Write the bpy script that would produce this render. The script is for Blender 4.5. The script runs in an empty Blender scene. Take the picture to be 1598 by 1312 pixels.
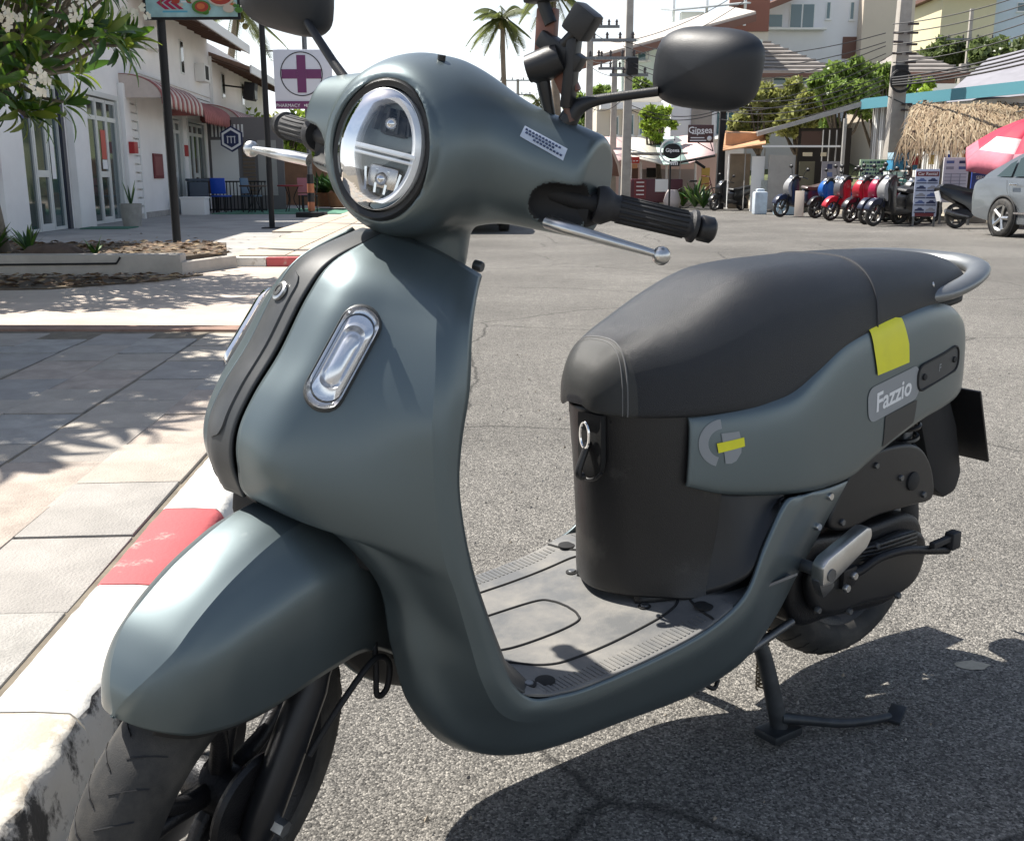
import bpy, bmesh, math, random
import numpy as np
from mathutils import Vector, Matrix
random.seed(7); rng = np.random.default_rng(7)
R = math.radians
sc = bpy.context.scene
C = sc.collection
# ------------------------------------------------------------------ camera, world, sun, exposure
F_PX, HOR, CAM_H = 1610.0, 277.0, 0.976
cd = bpy.data.cameras.new('camera'); cam = bpy.data.objects.new('camera', cd); C.objects.link(cam)
cd.sensor_width = 36; cd.lens = F_PX/1598*36; cd.clip_start = .02; cd.clip_end = 3000
cam.location = (0, 0, CAM_H); cam.rotation_euler = (R(90)-math.atan((656-HOR)/F_PX), 0, 0)
sc.camera = cam
SUN = Vector((-.475, .245, .845)).normalized()          # direction towards the sun
EL = math.asin(SUN.z); AZ = math.atan2(SUN.x, SUN.y)
w = bpy.data.worlds.new('World'); sc.world = w; w.use_nodes = True
nt = w.node_tree; nt.nodes.clear()
sky = nt.nodes.new('ShaderNodeTexSky'); sky.sky_type = 'NISHITA'; sky.sun_disc = False
sky.sun_elevation = EL; sky.sun_rotation = AZ; sky.air_density = 1.0; sky.dust_density = 1.6; sky.ozone_density = 2.0
bg = nt.nodes.new('ShaderNodeBackground'); bg.inputs[1].default_value = .072
ow = nt.nodes.new('ShaderNodeOutputWorld')
# thin bright haze clouds, thicker towards the horizon
tc = nt.nodes.new('ShaderNodeTexCoord'); nz = nt.nodes.new('ShaderNodeTexNoise'); nz.inputs['Scale'].default_value = 2.2; nz.inputs['Detail'].default_value = 6
mp = nt.nodes.new('ShaderNodeMapping'); mp.inputs['Scale'].default_value = (1, 1, 3.2)
rp = nt.nodes.new('ShaderNodeValToRGB'); rp.color_ramp.elements[0].position = .36; rp.color_ramp.elements[1].position = .66
sx = nt.nodes.new('ShaderNodeSeparateXYZ'); hr = nt.nodes.new('ShaderNodeMapRange')
hr.inputs[1].default_value = .0; hr.inputs[2].default_value = .30; hr.inputs[3].default_value = .97; hr.inputs[4].default_value = .0
mx = nt.nodes.new('ShaderNodeMath'); mx.operation = 'MAXIMUM'; ml = nt.nodes.new('ShaderNodeMath'); ml.operation = 'MULTIPLY'; ml.inputs[1].default_value = .16
mixc = nt.nodes.new('ShaderNodeMixRGB'); mixc.inputs[2].default_value = (13.0, 13.5, 13.7, 1)
L = nt.links.new
L(tc.outputs['Generated'], mp.inputs[0]); L(mp.outputs[0], nz.inputs['Vector']); L(nz.outputs[0], rp.inputs[0])
L(tc.outputs['Generated'], sx.inputs[0]); L(sx.outputs[2], hr.inputs[0]); L(rp.outputs[0], ml.inputs[0])
L(ml.outputs[0], mx.inputs[0]); L(hr.outputs[0], mx.inputs[1]); L(mx.outputs[0], mixc.inputs[0])
L(sky.outputs[0], mixc.inputs[1]); L(mixc.outputs[0], bg.inputs[0]); L(bg.outputs[0], ow.inputs[0])
sl = bpy.data.lights.new('sun', 'SUN'); sl.energy = 5.0; sl.angle = R(.53); sl.color = (1, .95, .87)
so = bpy.data.objects.new('sun', sl); C.objects.link(so); so.rotation_euler = (-SUN).to_track_quat('-Z', 'Y').to_euler(); so.location = (0, 0, 30)
sc.view_settings.view_transform = 'Standard'; sc.view_settings.look = 'None'; sc.view_settings.exposure = .86; sc.view_settings.gamma = 1
sc.render.engine = 'CYCLES'; sc.cycles.max_bounces = 6; sc.cycles.transparent_max_bounces = 8
sc.render.resolution_x = 1024; sc.render.resolution_y = 840

# ------------------------------------------------------------------ materials
def srgb(r, g, b):
    f = lambda c: c/12.92 if c <= .04045 else ((c+.055)/1.055)**2.4
    return (f(r/255), f(g/255), f(b/255))
MATS = {}
def mat(name, col, rough=.5, metal=0., var=0., vscale=6., bump=0., bscale=60., spec=.5, coat=0., trans=0., alpha=1., emit=None, detail=4):
    """principled material; var = brightness variation from noise, bump = fine relief"""
    if name in MATS: return MATS[name]
    m = bpy.data.materials.new(name); m.use_nodes = True; n = m.node_tree.nodes; l = m.node_tree.links.new
    b = n['Principled BSDF']; b.inputs['Base Color'].default_value = (*col, 1); b.inputs['Roughness'].default_value = rough
    b.inputs['Metallic'].default_value = metal; b.inputs['Specular IOR Level'].default_value = spec
    b.inputs['Coat Weight'].default_value = coat; b.inputs['Transmission Weight'].default_value = trans; b.inputs['Alpha'].default_value = alpha
    if emit: b.inputs['Emission Color'].default_value = (*emit, 1); b.inputs['Emission Strength'].default_value = 1
    if var or bump:
        t = n.new('ShaderNodeTexCoord')
    if var:
        z = n.new('ShaderNodeTexNoise'); z.inputs['Scale'].default_value = vscale; z.inputs['Detail'].default_value = detail; z.inputs['Roughness'].default_value = .65
        r = n.new('ShaderNodeMapRange'); r.inputs[1].default_value = .3; r.inputs[2].default_value = .7; r.inputs[3].default_value = 1-var; r.inputs[4].default_value = 1+var
        v = n.new('ShaderNodeVectorMath'); v.operation = 'SCALE'; v.inputs[0].default_value = col
        l(t.outputs['Object'], z.inputs['Vector']); l(z.outputs[0], r.inputs[0]); l(r.outputs[0], v.inputs['Scale']); l(v.outputs[0], b.inputs['Base Color'])
        r2 = n.new('ShaderNodeMapRange'); r2.inputs[3].default_value = max(0, rough-.12); r2.inputs[4].default_value = min(1, rough+.12)
        l(z.outputs[0], r2.inputs[0]); l(r2.outputs[0], b.inputs['Roughness'])
    if bump:
        z = n.new('ShaderNodeTexNoise'); z.inputs['Scale'].default_value = bscale; z.inputs['Detail'].default_value = 3
        p = n.new('ShaderNodeBump'); p.inputs['Strength'].default_value = bump; p.inputs['Distance'].default_value = .01
        l(t.outputs['Object'], z.inputs['Vector']); l(z.outputs[0], p.inputs['Height']); l(p.outputs[0], b.inputs['Normal'])
    MATS[name] = m; return m

# ------------------------------------------------------------------ mesh helpers
def link(name, me, m=None, parent=None, smooth=True):
    o = bpy.data.objects.new(name, me); C.objects.link(o)
    if m is not None:
        for q in (m if isinstance(m, (list, tuple)) else [m]): me.materials.append(q)
    if smooth and len(me.polygons): me.polygons.foreach_set('use_smooth', [True]*len(me.polygons))
    if parent: o.parent = parent
    return o
def pydata(name, v, f, m=None, parent=None, smooth=True, xf=None, angle=None):
    v = np.asarray(v, float).reshape(-1, 3)
    if xf is not None: v = xf(v)
    me = bpy.data.meshes.new(name); me.from_pydata(v.tolist(), [], [list(map(int, q)) for q in f]); me.update()
    o = link(name, me, m, parent, smooth)
    if angle: sharp(o, angle)
    return o
def sharp(o, deg=35):
    me = o.data; bm = bmesh.new(); bm.from_mesh(me)
    for e in bm.edges:
        if len(e.link_faces) == 2: e.smooth = e.calc_face_angle(0) < R(deg)
    bm.to_mesh(me); bm.free()
    return o
def empty(name, loc=(0, 0, 0), rz=0.):
    o = bpy.data.objects.new(name, None); C.objects.link(o); o.location = loc; o.rotation_euler = (0, 0, rz); o.empty_display_size = .1
    return o
def tag(o, label, cat, group=None):
    o['label'] = label; o['category'] = cat
    if group: o['group'] = group
    return o
def kind(o, k): o['kind'] = k; return o
class MB:
    """collects boxes, tubes, lathes into one mesh"""
    def __init__(s): s.v = []; s.f = []; s.mi = []
    def add(s, v, f, mi=0):
        k = len(s.v); s.v += [tuple(map(float, p)) for p in v]; s.f += [[int(i)+k for i in q] for q in f]; s.mi += [mi]*len(f); return s
    def box(s, c, d, rz=0, mi=0, rx=0, ry=0):
        M = Matrix.Rotation(rz, 3, 'Z') @ Matrix.Rotation(ry, 3, 'Y') @ Matrix.Rotation(rx, 3, 'X')
        v = [Vector(c)+M @ Vector((x*d[0]/2, y*d[1]/2, z*d[2]/2)) for x in (-1, 1) for y in (-1, 1) for z in (-1, 1)]
        return s.add(v, [(0, 1, 3, 2), (4, 6, 7, 5), (0, 4, 5, 1), (2, 3, 7, 6), (0, 2, 6, 4), (1, 5, 7, 3)], mi)
    def tube(s, pts, r, n=8, mi=0, cap=True, squash=None):
        v, f = tube_geo(pts, r, n, cap, squash); return s.add(v, f, mi)
    def prism(s, poly, h0, h1, axis='z', mi=0):
        """polygon (a,b) extruded along axis"""
        n = len(poly); mk = {'z': lambda a, b, h: (a, b, h), 'y': lambda a, b, h: (a, h, b), 'x': lambda a, b, h: (h, a, b)}[axis]
        v = [mk(a, b, h0) for a, b in poly]+[mk(a, b, h1) for a, b in poly]
        return s.add(v, [list(range(n))[::-1], list(range(n, 2*n))]+[(i, (i+1) % n, n+(i+1) % n, n+i) for i in range(n)], mi)
    def build(s, name, m, parent=None, smooth=False, bevel=0, xf=None, angle=None, seg=2, weld=0):
        v = np.asarray(s.v, float)
        if xf is not None: v = xf(v)
        me = bpy.data.meshes.new(name); me.from_pydata(v.tolist(), [], s.f); me.update()
        o = link(name, me, m, parent, smooth)
        if max(s.mi, default=0): me.polygons.foreach_set('material_index', s.mi)
        bm = bmesh.new(); bm.from_mesh(me)
        if weld: bmesh.ops.remove_doubles(bm, verts=bm.verts, dist=weld)
        bmesh.ops.recalc_face_normals(bm, faces=bm.faces)
        if bevel:
            es = [e for e in bm.edges if len(e.link_faces) == 2 and e.calc_face_angle(0) > R(30)]
            bmesh.ops.bevel(bm, geom=es, offset=bevel, segments=seg, affect='EDGES', profile=.6, clamp_overlap=True)
            for f in bm.faces: f.smooth = True
        bm.to_mesh(me); bm.free()
        if bevel: sharp(o, 40)
        elif angle: sharp(o, angle)
        return o
def cr(P, n, closed=False):
    """Catmull-Rom through P (k,d) -> n samples"""
    P = np.asarray(P, float); k = len(P)
    t = np.linspace(0, k if closed else k-1, n, endpoint=not closed); i = np.floor(t).astype(int)
    if not closed: i = np.minimum(i, k-2)
    u = (t-i)[:, None] if P.ndim == 2 else (t-i).reshape(-1, *([1]*(P.ndim-1)))
    if closed: g = lambda j: P[j % k]
    else:
        Q = np.concatenate([[2*P[0]-P[1]], P, [2*P[-1]-P[-2]]]); g = lambda j: Q[j+1]
    a, b, c, d = g(i-1), g(i), g(i+1), g(i+2)
    return .5*((2*b)+(-a+c)*u+(2*a-5*b+4*c-d)*u**2+(-a+3*b-3*c+d)*u**3)
def tube_geo(pts, r, n=8, cap=True, squash=None):
    pts = np.asarray(pts, float); k = len(pts); r = np.broadcast_to(np.asarray(r, float), (k,))
    T = np.gradient(pts, axis=0); T /= np.linalg.norm(T, axis=1)[:, None]+1e-12
    up = np.array([0, 0, 1.]) if abs(T[0, 2]) < .9 else np.array([1., 0, 0])
    V = []; a = np.cross(T[0], up); a /= np.linalg.norm(a)
    th = np.arange(n)*2*np.pi/n
    for i in range(k):
        a = a-T[i]*a.dot(T[i]); a /= np.linalg.norm(a)+1e-12; b = np.cross(T[i], a)
        s1, s2 = squash if squash else (1, 1)
        V += list(pts[i]+r[i]*(np.cos(th)[:, None]*a*s1+np.sin(th)[:, None]*b*s2))
    f = [(i*n+j, i*n+(j+1) % n, (i+1)*n+(j+1) % n, (i+1)*n+j) for i in range(k-1) for j in range(n)]
    if cap: f += [tuple(range(n))[::-1], tuple(range((k-1)*n, k*n))]
    return V, f
def tube(name, pts, r, m, parent=None, n=10, curve=0, xf=None, squash=None):
    if curve:
        rr = np.broadcast_to(np.asarray(r, float), (len(pts),)); q = cr(np.c_[np.asarray(pts, float), rr], curve); pts, r = q[:, :3], q[:, 3]
    v, f = tube_geo(pts, r, n, True, squash); return pydata(name, v, f, m, parent, True, xf, 50)
def patch_geo(G, nu, nv):
    """G (rows, cols, 3) control grid -> interpolated quad grid"""
    G = np.asarray(G, float); A = cr(G, nu); B = cr(A.transpose(1, 0, 2), nv).transpose(1, 0, 2)
    V = B.reshape(-1, 3); F = [(i*nv+j, (i+1)*nv+j, (i+1)*nv+j+1, i*nv+j+1) for i in range(nu-1) for j in range(nv-1)]
    return V, F
def thick(o, t, offset=-1.):
    s = o.modifiers.new('thickness', 'SOLIDIFY'); s.thickness = t; s.offset = offset
    return o
def lathe_geo(prof, n=32, ax='y', closed=False):
    """prof: (radius, along) ; revolve about axis through the origin"""
    k = len(prof); V = []
    for r, a in prof:
        for j in range(n):
            c, s = math.cos(2*math.pi*j/n)*r, math.sin(2*math.pi*j/n)*r
            V.append({'y': (c, a, s), 'z': (c, s, a), 'x': (a, c, s)}[ax])
    kk = k if closed else k-1
    return V, [(i*n+j, i*n+(j+1) % n, ((i+1) % k)*n+(j+1) % n, ((i+1) % k)*n+j) for i in range(kk) for j in range(n)]
def surfnet(f, lo, hi, h):
    """surface nets of f(p)=0 on a grid, p shape (...,3)"""
    lo, hi = np.array(lo, float), np.array(hi, float); n = np.ceil((hi-lo)/h).astype(int)+1
    ax = [lo[i]+np.arange(n[i])*h for i in range(3)]
    P = np.stack(np.meshgrid(*ax, indexing='ij'), -1); D = f(P); S = D < 0
    idx = -np.ones(tuple(n-1), int); acc = np.zeros((*tuple(n-1), 3)); cnt = np.zeros(tuple(n-1))
    faces = []; cross = []
    for a in range(3):
        sl0 = [slice(None)]*3; sl1 = [slice(None)]*3; sl0[a] = slice(0, -1); sl1[a] = slice(1, None)
        d0, d1 = D[tuple(sl0)], D[tuple(sl1)]; m = (d0 < 0) != (d1 < 0); I = np.argwhere(m)
        t = d0[m]/(d0[m]-d1[m]); p = P[tuple(sl0)][m].copy(); p[:, a] += t*h
        b, c = (a+1) % 3, (a+2) % 3
        ok = (I[:, b] > 0) & (I[:, c] > 0) & (I[:, b] < n[b]-1) & (I[:, c] < n[c]-1)
        I, p, inside = I[ok], p[ok], (d0[m] < 0)[ok]
        q = []
        for db, dc in ((-1, -1), (0, -1), (0, 0), (-1, 0)):
            J = I.copy(); J[:, b] += db; J[:, c] += dc; q.append(J)
            np.add.at(acc, tuple(J.T), p); np.add.at(cnt, tuple(J.T), 1)
        cross.append((q, inside))
    used = cnt > 0; idx[used] = np.arange(used.sum()); V = acc[used]/cnt[used][:, None]
    for q, ins in cross:
        k = np.stack([idx[tuple(J.T)] for J in q], 1); k[~ins] = k[~ins][:, ::-1]; faces.append(k)
    F = np.concatenate(faces)
    for _ in range(3):
        e = h*.3; g = np.stack([(f(V+np.eye(3)[i]*e)-f(V-np.eye(3)[i]*e))/(2*e) for i in range(3)], -1)
        V = V-np.clip(f(V), -h, h)[:, None]*g/np.maximum((g*g).sum(-1, keepdims=True), .2)
    return V, F
# signed distance pieces
def sd_ell(p, c, r):
    q = (p-np.array(c))/np.array(r); k = np.linalg.norm(q, axis=-1); return (k-1)*min(r)*.9
def sd_cone(p, a, b, r1, r2, sq=(1, 1, 1)):
    s = np.array(sq); a, b = np.array(a)/s, np.array(b)/s; q = p/s; ab = b-a; t = np.clip(((q-a)@ab)/ab.dot(ab), 0, 1)
    return (np.linalg.norm(q-a-t[..., None]*ab, axis=-1)-(r1+(r2-r1)*t))*min(sq)
def sd_box(p, c, d, r=0.):
    q = np.abs(p-np.array(c))-np.array(d)/2+r; return np.linalg.norm(np.maximum(q, 0), axis=-1)+np.minimum(q.max(-1), 0)-r
def smin(a, b, k):
    h = np.clip(.5+.5*(b-a)/k, 0, 1); return b+(a-b)*h-k*h*(1-h)
def smax(a, b, k): return -smin(-a, -b, k)
def text_mesh(name, body, size, m, parent=None, M=None, depth=.002, bold=0., sx=1., align='CENTER'):
    cu = bpy.data.curves.new(name, 'FONT'); cu.body = body; cu.size = size; cu.align_x = align; cu.align_y = 'CENTER'; cu.extrude = depth/2; cu.offset = bold; cu.resolution_u = 3
    o = bpy.data.objects.new(name, cu); me = bpy.data.meshes.new_from_object(o); bpy.data.objects.remove(o)
    me.transform(Matrix.Diagonal((sx, 1, 1, 1)))
    if M is not None: me.transform(M)
    return link(name, me, m, parent, False)
# ------------------------------------------------------------------ the big scooter in front (x forward, y left, z up; rear axle x=0, front axle x=1.28)
PSI, LEAN, STEER, PITCH = R(216.85), R(-.4), R(29.3), R(2.0)
SCO = tag(empty('scooter'), 'large matte grey-green scooter parked diagonally by the kerb in the foreground', 'scooter')
SCO.matrix_world = (Matrix.Translation((.651, 1.945, 0)) @ Matrix.Rotation(PSI, 4, 'Z') @ Matrix.Rotation(LEAN, 4, 'X') @
    Matrix.Translation((1.28, 0, 0)) @ Matrix.Rotation(PITCH, 4, 'Y') @ Matrix.Translation((-1.28, 0, 0)))
_ax = Vector((-math.sin(R(26.5)), 0, math.cos(R(26.5))))
_SM = np.array(Matrix.Rotation(STEER, 3, _ax)); _AP = np.array((1.37, 0, 0))
def st(v): return (np.asarray(v, float)-_AP) @ _SM.T+_AP          # steering turned to the left
def paint_mat():
    m = mat('matte_paint', (.120, .152, .162), .45, .72, coat=.42)
    n = m.node_tree.nodes; l = m.node_tree.links.new; b = n['Principled BSDF']; b.inputs['Coat Roughness'].default_value = .22
    t = n.new('ShaderNodeTexCoord'); z = n.new('ShaderNodeTexNoise'); z.inputs['Scale'].default_value = 2500; p = n.new('ShaderNodeBump'); p.inputs['Strength'].default_value = .04; p.inputs['Distance'].default_value = .001
    l(t.outputs['Object'], z.inputs['Vector']); l(z.outputs[0], p.inputs['Height']); l(p.outputs[0], b.inputs['Normal'])
    z2 = n.new('ShaderNodeTexNoise'); z2.inputs['Scale'].default_value = 7; z2.inputs['Detail'].default_value = 8; r = n.new('ShaderNodeMapRange'); r.inputs[3].default_value = .40; r.inputs[4].default_value = .50
    l(t.outputs['Object'], z2.inputs['Vector']); l(z2.outputs[0], r.inputs[0]); l(r.outputs[0], b.inputs['Roughness'])
    return m
PAINT = paint_mat()
DGREY = mat('dark_grey_plastic', (.045, .048, .05), .5, .1, var=.12, vscale=9, bump=.05, bscale=900)
def dusty(name, col, dust, rough, lo, hi, scale):
    m = mat(name, col, rough, 0, bump=.12, bscale=600); n = m.node_tree.nodes; l = m.node_tree.links.new; b = n['Principled BSDF']; t = n.new('ShaderNodeTexCoord')
    z = n.new('ShaderNodeTexNoise'); z.inputs['Scale'].default_value = scale; z.inputs['Detail'].default_value = 9; z.inputs['Roughness'].default_value = .68; r = n.new('ShaderNodeMapRange'); r.inputs[1].default_value = lo; r.inputs[2].default_value = hi
    x = n.new('ShaderNodeMixRGB'); x.inputs[1].default_value = (*col, 1); x.inputs[2].default_value = (*dust, 1); r2 = n.new('ShaderNodeMapRange'); r2.inputs[1].default_value = lo; r2.inputs[2].default_value = hi; r2.inputs[3].default_value = rough; r2.inputs[4].default_value = .85
    l(t.outputs['Object'], z.inputs['Vector']); l(z.outputs[0], r.inputs[0]); l(r.outputs[0], x.inputs[0]); l(x.outputs[0], b.inputs['Base Color']); l(z.outputs[0], r2.inputs[0]); l(r2.outputs[0], b.inputs['Roughness']); return m
BOXM = dusty('scuffed_black', (.011, .011, .012), (.075, .070, .062), .38, .56, .80, 9)
BLACKP = mat('black_plastic', (.012, .012, .013), .42, 0, var=.2, vscale=7, bump=.08, bscale=700)
MATTEB = mat('matte_black', (.01, .01, .011), .7, 0, var=.15, vscale=12)
FLOORP = dusty('floorboard_plastic', (.115, .118, .12), (.26, .245, .22), .55, .38, .72, 8)
SEATM = mat('seat_vinyl', (.013, .0145, .018), .42, 0, var=.16, vscale=6, bump=.35, bscale=900)
SEATF = mat('seat_nose_vinyl', (.032, .033, .032), .48, 0, var=.12, vscale=10, bump=.25, bscale=1300)
RUBBER = dusty('tyre_rubber', (.020, .020, .020), (.085, .078, .068), .7, .40, .75, 14)
GRIPM = mat('grip_rubber', (.02, .02, .022), .6, 0, bump=.1, bscale=400)
ALU = mat('silver_metal', (.62, .62, .61), .32, 1., var=.1, vscale=30)
CHROME = mat('chrome', (.78, .79, .8), .12, 1.)
DMETAL = mat('dark_cast_metal', (.018, .018, .02), .42, .5, var=.25, vscale=14, bump=.15, bscale=300)
STEEL = mat('worn_steel', (.16, .165, .17), .45, .8, var=.3, vscale=20)
YTAPE = mat('yellow_tape', (.78, .74, .02), .45, 0, var=.05, vscale=20)
LGREY = mat('grey_decal', (.27, .285, .295), .5)
WHITEP = mat('white_print', (.8, .8, .8), .5)
REDL = mat('red_lens', (.35, .01, .01), .2)
def glass_mat(name, tint=(1, 1, 1), base=.06, rough=.03):
    m = bpy.data.materials.new(name); m.use_nodes = True; n = m.node_tree.nodes; l = m.node_tree.links.new; n.clear()
    o = n.new('ShaderNodeOutputMaterial'); mx = n.new('ShaderNodeMixShader'); a = n.new('ShaderNodeBsdfTransparent'); g = n.new('ShaderNodeBsdfGlossy'); fr = n.new('ShaderNodeFresnel'); ad = n.new('ShaderNodeMath')
    a.inputs[0].default_value = (*tint, 1); g.inputs['Roughness'].default_value = rough; fr.inputs[0].default_value = 1.5; ad.inputs[1].default_value = base
    l(fr.outputs[0], ad.inputs[0]); l(ad.outputs[0], mx.inputs[0]); l(a.outputs[0], mx.inputs[1]); l(g.outputs[0], mx.inputs[2]); l(mx.outputs[0], o.inputs[0])
    MATS[name] = m; return m
LENS = glass_mat('clear_lens', (.95, .96, .97), .03)
def mirror_y(G): G = np.array(G, float); G[..., 1] *= -1; return G
def panel(name, G, m, nu=40, nv=24, t=.004, xf=None, flip=False, parent=None, ctr=(.45, 0, .45)):
    V, F = patch_geo(G, nu, nv)
    V = np.asarray(V); q = np.asarray(F); nn = np.cross(V[q[:, 1]]-V[q[:, 0]], V[q[:, 2]]-V[q[:, 0]])
    if (nn*(V[q].mean(1)-np.array(ctr))).sum() < 0: F = [k[::-1] for k in F]
    o = pydata(name, V, F, m, parent or SCO, True, xf)
    return thick(o, t, -1.)
# --- leg shield and sill: rows run from the top of the shield down, along the floor and up to the tail
LS = np.array([
 [(1.010,.045,.905),(.988,.066,.893),(.966,.085,.881),(.946,.103,.866),(.918,.110,.848)],
 [(1.085,.045,.874),(1.064,.073,.864),(1.032,.104,.851),(.998,.136,.834),(.950,.150,.812)],
 [(1.122,.045,.837),(1.099,.077,.827),(1.060,.113,.815),(1.016,.154,.799),(.960,.166,.782)],
 [(1.163,.045,.775),(1.138,.080,.768),(1.090,.123,.760),(1.031,.172,.750),(.972,.180,.728)],
 [(1.199,.045,.730),(1.172,.082,.721),(1.114,.129,.710),(1.044,.183,.700),(.990,.188,.672)],
 [(1.222,.045,.690),(1.193,.084,.677),(1.127,.134,.661),(1.047,.186,.645),(.998,.191,.620)],
 [(1.227,.045,.650),(1.197,.086,.634),(1.130,.137,.610),(1.045,.187,.585),(.994,.193,.560)],
 [(1.217,.047,.608),(1.178,.089,.588),(1.116,.140,.560),(1.039,.189,.530),(.985,.194,.500)],
 [(1.156,.098,.577),(1.127,.124,.557),(1.082,.155,.525),(1.026,.191,.484),(.974,.196,.446)],
 [(1.092,.112,.490),(1.076,.136,.470),(1.048,.163,.446),(1.010,.193,.418),(.962,.198,.390)],
 [(1.078,.114,.400),(1.063,.140,.388),(1.036,.166,.372),(.994,.195,.356),(.946,.201,.336)],
 [(1.058,.118,.310),(1.040,.146,.304),(1.010,.171,.300),(.968,.196,.302),(.921,.203,.306)],
 [(1.000,.120,.228),(.985,.150,.232),(.960,.176,.246),(.925,.197,.272),(.880,.204,.296)],
 [(.897,.120,.180),(.886,.155,.190),(.870,.182,.214),(.850,.198,.252),(.826,.204,.290)],
 [(.716,.120,.162),(.715,.155,.174),(.712,.182,.204),(.710,.198,.246),(.704,.204,.291)],
 [(.579,.120,.154),(.580,.155,.166),(.582,.182,.200),(.585,.198,.250),(.588,.204,.303)],
 [(.450,.120,.164),(.460,.155,.182),(.475,.182,.218),(.490,.195,.272),(.505,.200,.334)],
 [(.362,.130,.212),(.378,.155,.238),(.402,.175,.282),(.427,.187,.332),(.456,.192,.396)],
 [(.290,.140,.306),(.306,.155,.326),(.334,.169,.358),(.364,.178,.396),(.402,.183,.450)],
 [(.190,.148,.432),(.225,.157,.436),(.268,.166,.441),(.312,.172,.446),(.360,.176,.452)]])
for _r, _k in zip(range(1, 11), (.5, .85, 1, 1, 1, 1, .9, .7, .4, .2)):
    LS[_r, 1] += np.array((.010, .018, .003))*_k; LS[_r, 2] += np.array((.012, .022, .003))*_k; LS[_r, 3] += np.array((.008, .017, .002))*_k; LS[_r, 4] += np.array((.026, .016, 0))*_k
for _r, _k in zip(range(2, 13), (.5, .8, 1, 1, 1, 1, 1, 1, .9, .7, .4)):
    LS[_r, 3] += np.array((.006, .005, .001))*_k; LS[_r, 2] += np.array((-.004, -.006, 0))*_k; LS[_r, 4] += np.array((0, -.003, 0))*_k
for s in (1, -1):
    G = LS if s > 0 else mirror_y(LS)
    W2 = np.stack([G[:, 3], (G[:, 3]+G[:, 4])/2+np.array([.0015, s*.0035, 0]), G[:, 4]], 1)
    lm_ = MB()
    for gg, nv_ in ((G[:, :4], 34), (W2, 8)):
        V, F = patch_geo(gg, 150, nv_); q = np.asarray(F); nn = np.cross(V[q[:, 1]]-V[q[:, 0]], V[q[:, 2]]-V[q[:, 0]])
        lm_.add(V, F if (nn*(V[q].mean(1)-np.array((.45, 0, .45)))).sum() > 0 else q[:, ::-1])
    o = lm_.build('leg_shield_panel', PAINT, SCO, True, weld=.0004)
    n_ = np.array([f.normal[1]*s for f in o.data.polygons]).mean()
    if n_ < 0: o.data.flip_normals()
    sharp(o, 14); thick(o, .005)
# groove and dark spine panel down the centre of the shield
sp = np.array([(1.006,.903),(1.084,.876),(1.124,.840),(1.166,.778),(1.203,.731),(1.227,.690),(1.233,.648),(1.222,.606)])
rows = []
for i, (x, z) in enumerate(sp):
    rows.append([(x-.002, y, z) if abs(y) > .03 else (x+.006-.004*(abs(y)/.02)**2, y, z+.002) for y in (-.0375, -.02, 0, .02, .0375)])
panel('shield_spine', rows, DGREY, 50, 16, .004)
V, F = patch_geo([[(x-.012, y, z-.006) for y in (-.05, 0, .05)] for x, z in sp], 50, 6); pydata('spine_groove', V, F, MATTEB, SCO)
# raised emblem strip with round badge
def stadium(L, w, n=10):
    a = [(w*math.sin(t), L/2-w+w*math.cos(t)) for t in np.linspace(-math.pi/2, math.pi/2, n)]
    return a+[(-x, -y) for x, y in a]
spc = cr(sp, 200); dl = np.r_[0, np.cumsum(np.linalg.norm(np.diff(spc, axis=0), axis=1))]
def on_spine(s, y, h):
    x = np.interp(s, dl, spc[:, 0]); z = np.interp(s, dl, spc[:, 1]); e = .004
    tx = np.interp(s+e, dl, spc[:, 0])-np.interp(s-e, dl, spc[:, 0]); tz = np.interp(s+e, dl, spc[:, 1])-np.interp(s-e, dl, spc[:, 1]); k = math.hypot(tx, tz)
    nx, nz = -tz/k, tx/k
    return (x+nx*(h+.006-.0025*(abs(y)/.02)**2), y, z+nz*(h+.006-.0025*(abs(y)/.02)**2))
def spine_strip(name, s0, s1, w, h, m, parent):
    out = []
    for i in range(41):
        s = s0+(s1-s0)*i/40; e = min(s-s0, s1-s); ww = w if e > w else math.sqrt(max(1e-8, w*w-(w-e)**2))
        out.append([on_spine(s, ww*k, h if abs(k) < 1 else -.003) for k in (-1, -.97, -.6, 0, .6, .97, 1)])
    V = np.array(out).reshape(-1, 3); F = [(i*7+j, (i+1)*7+j, (i+1)*7+j+1, i*7+j+1) for i in range(40) for j in range(6)]
    return pydata(name, V, F, m, parent, True, angle=40)
stp = spine_strip('emblem_strip', .115, .335, .021, .0016, mat('strip_plastic', (.06, .063, .066), .42, .2, var=.1, vscale=20), SCO)
def disc_on(name, c, nrm, r, h, m, parent, xf=None, n=24, ring=0.):
    nrm = Vector(nrm).normalized(); q = nrm.to_track_quat('Z', 'Y').to_matrix()
    prof = [(0.0001, h), (r*.85, h), (r, h*.55), (r, -h)] if not ring else [(r-ring, -h), (r-ring, h), (r, h), (r, -h)]
    v, f = lathe_geo(prof, n, 'z'); v = [Vector(c)+q @ Vector(p) for p in v]
    return pydata(name, v, f, m, parent, True, xf, 40)
bc = Vector(on_spine(.145, 0, .004)); bn = Vector(on_spine(.145, 0, .02))-bc
disc_on('round_badge', bc, bn, .0125, .0022, ALU, SCO)
b2 = disc_on('badge_ring', bc+bn.normalized()*.0015, bn, .0085, .0018, DGREY, SCO, ring=.0035)
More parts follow.
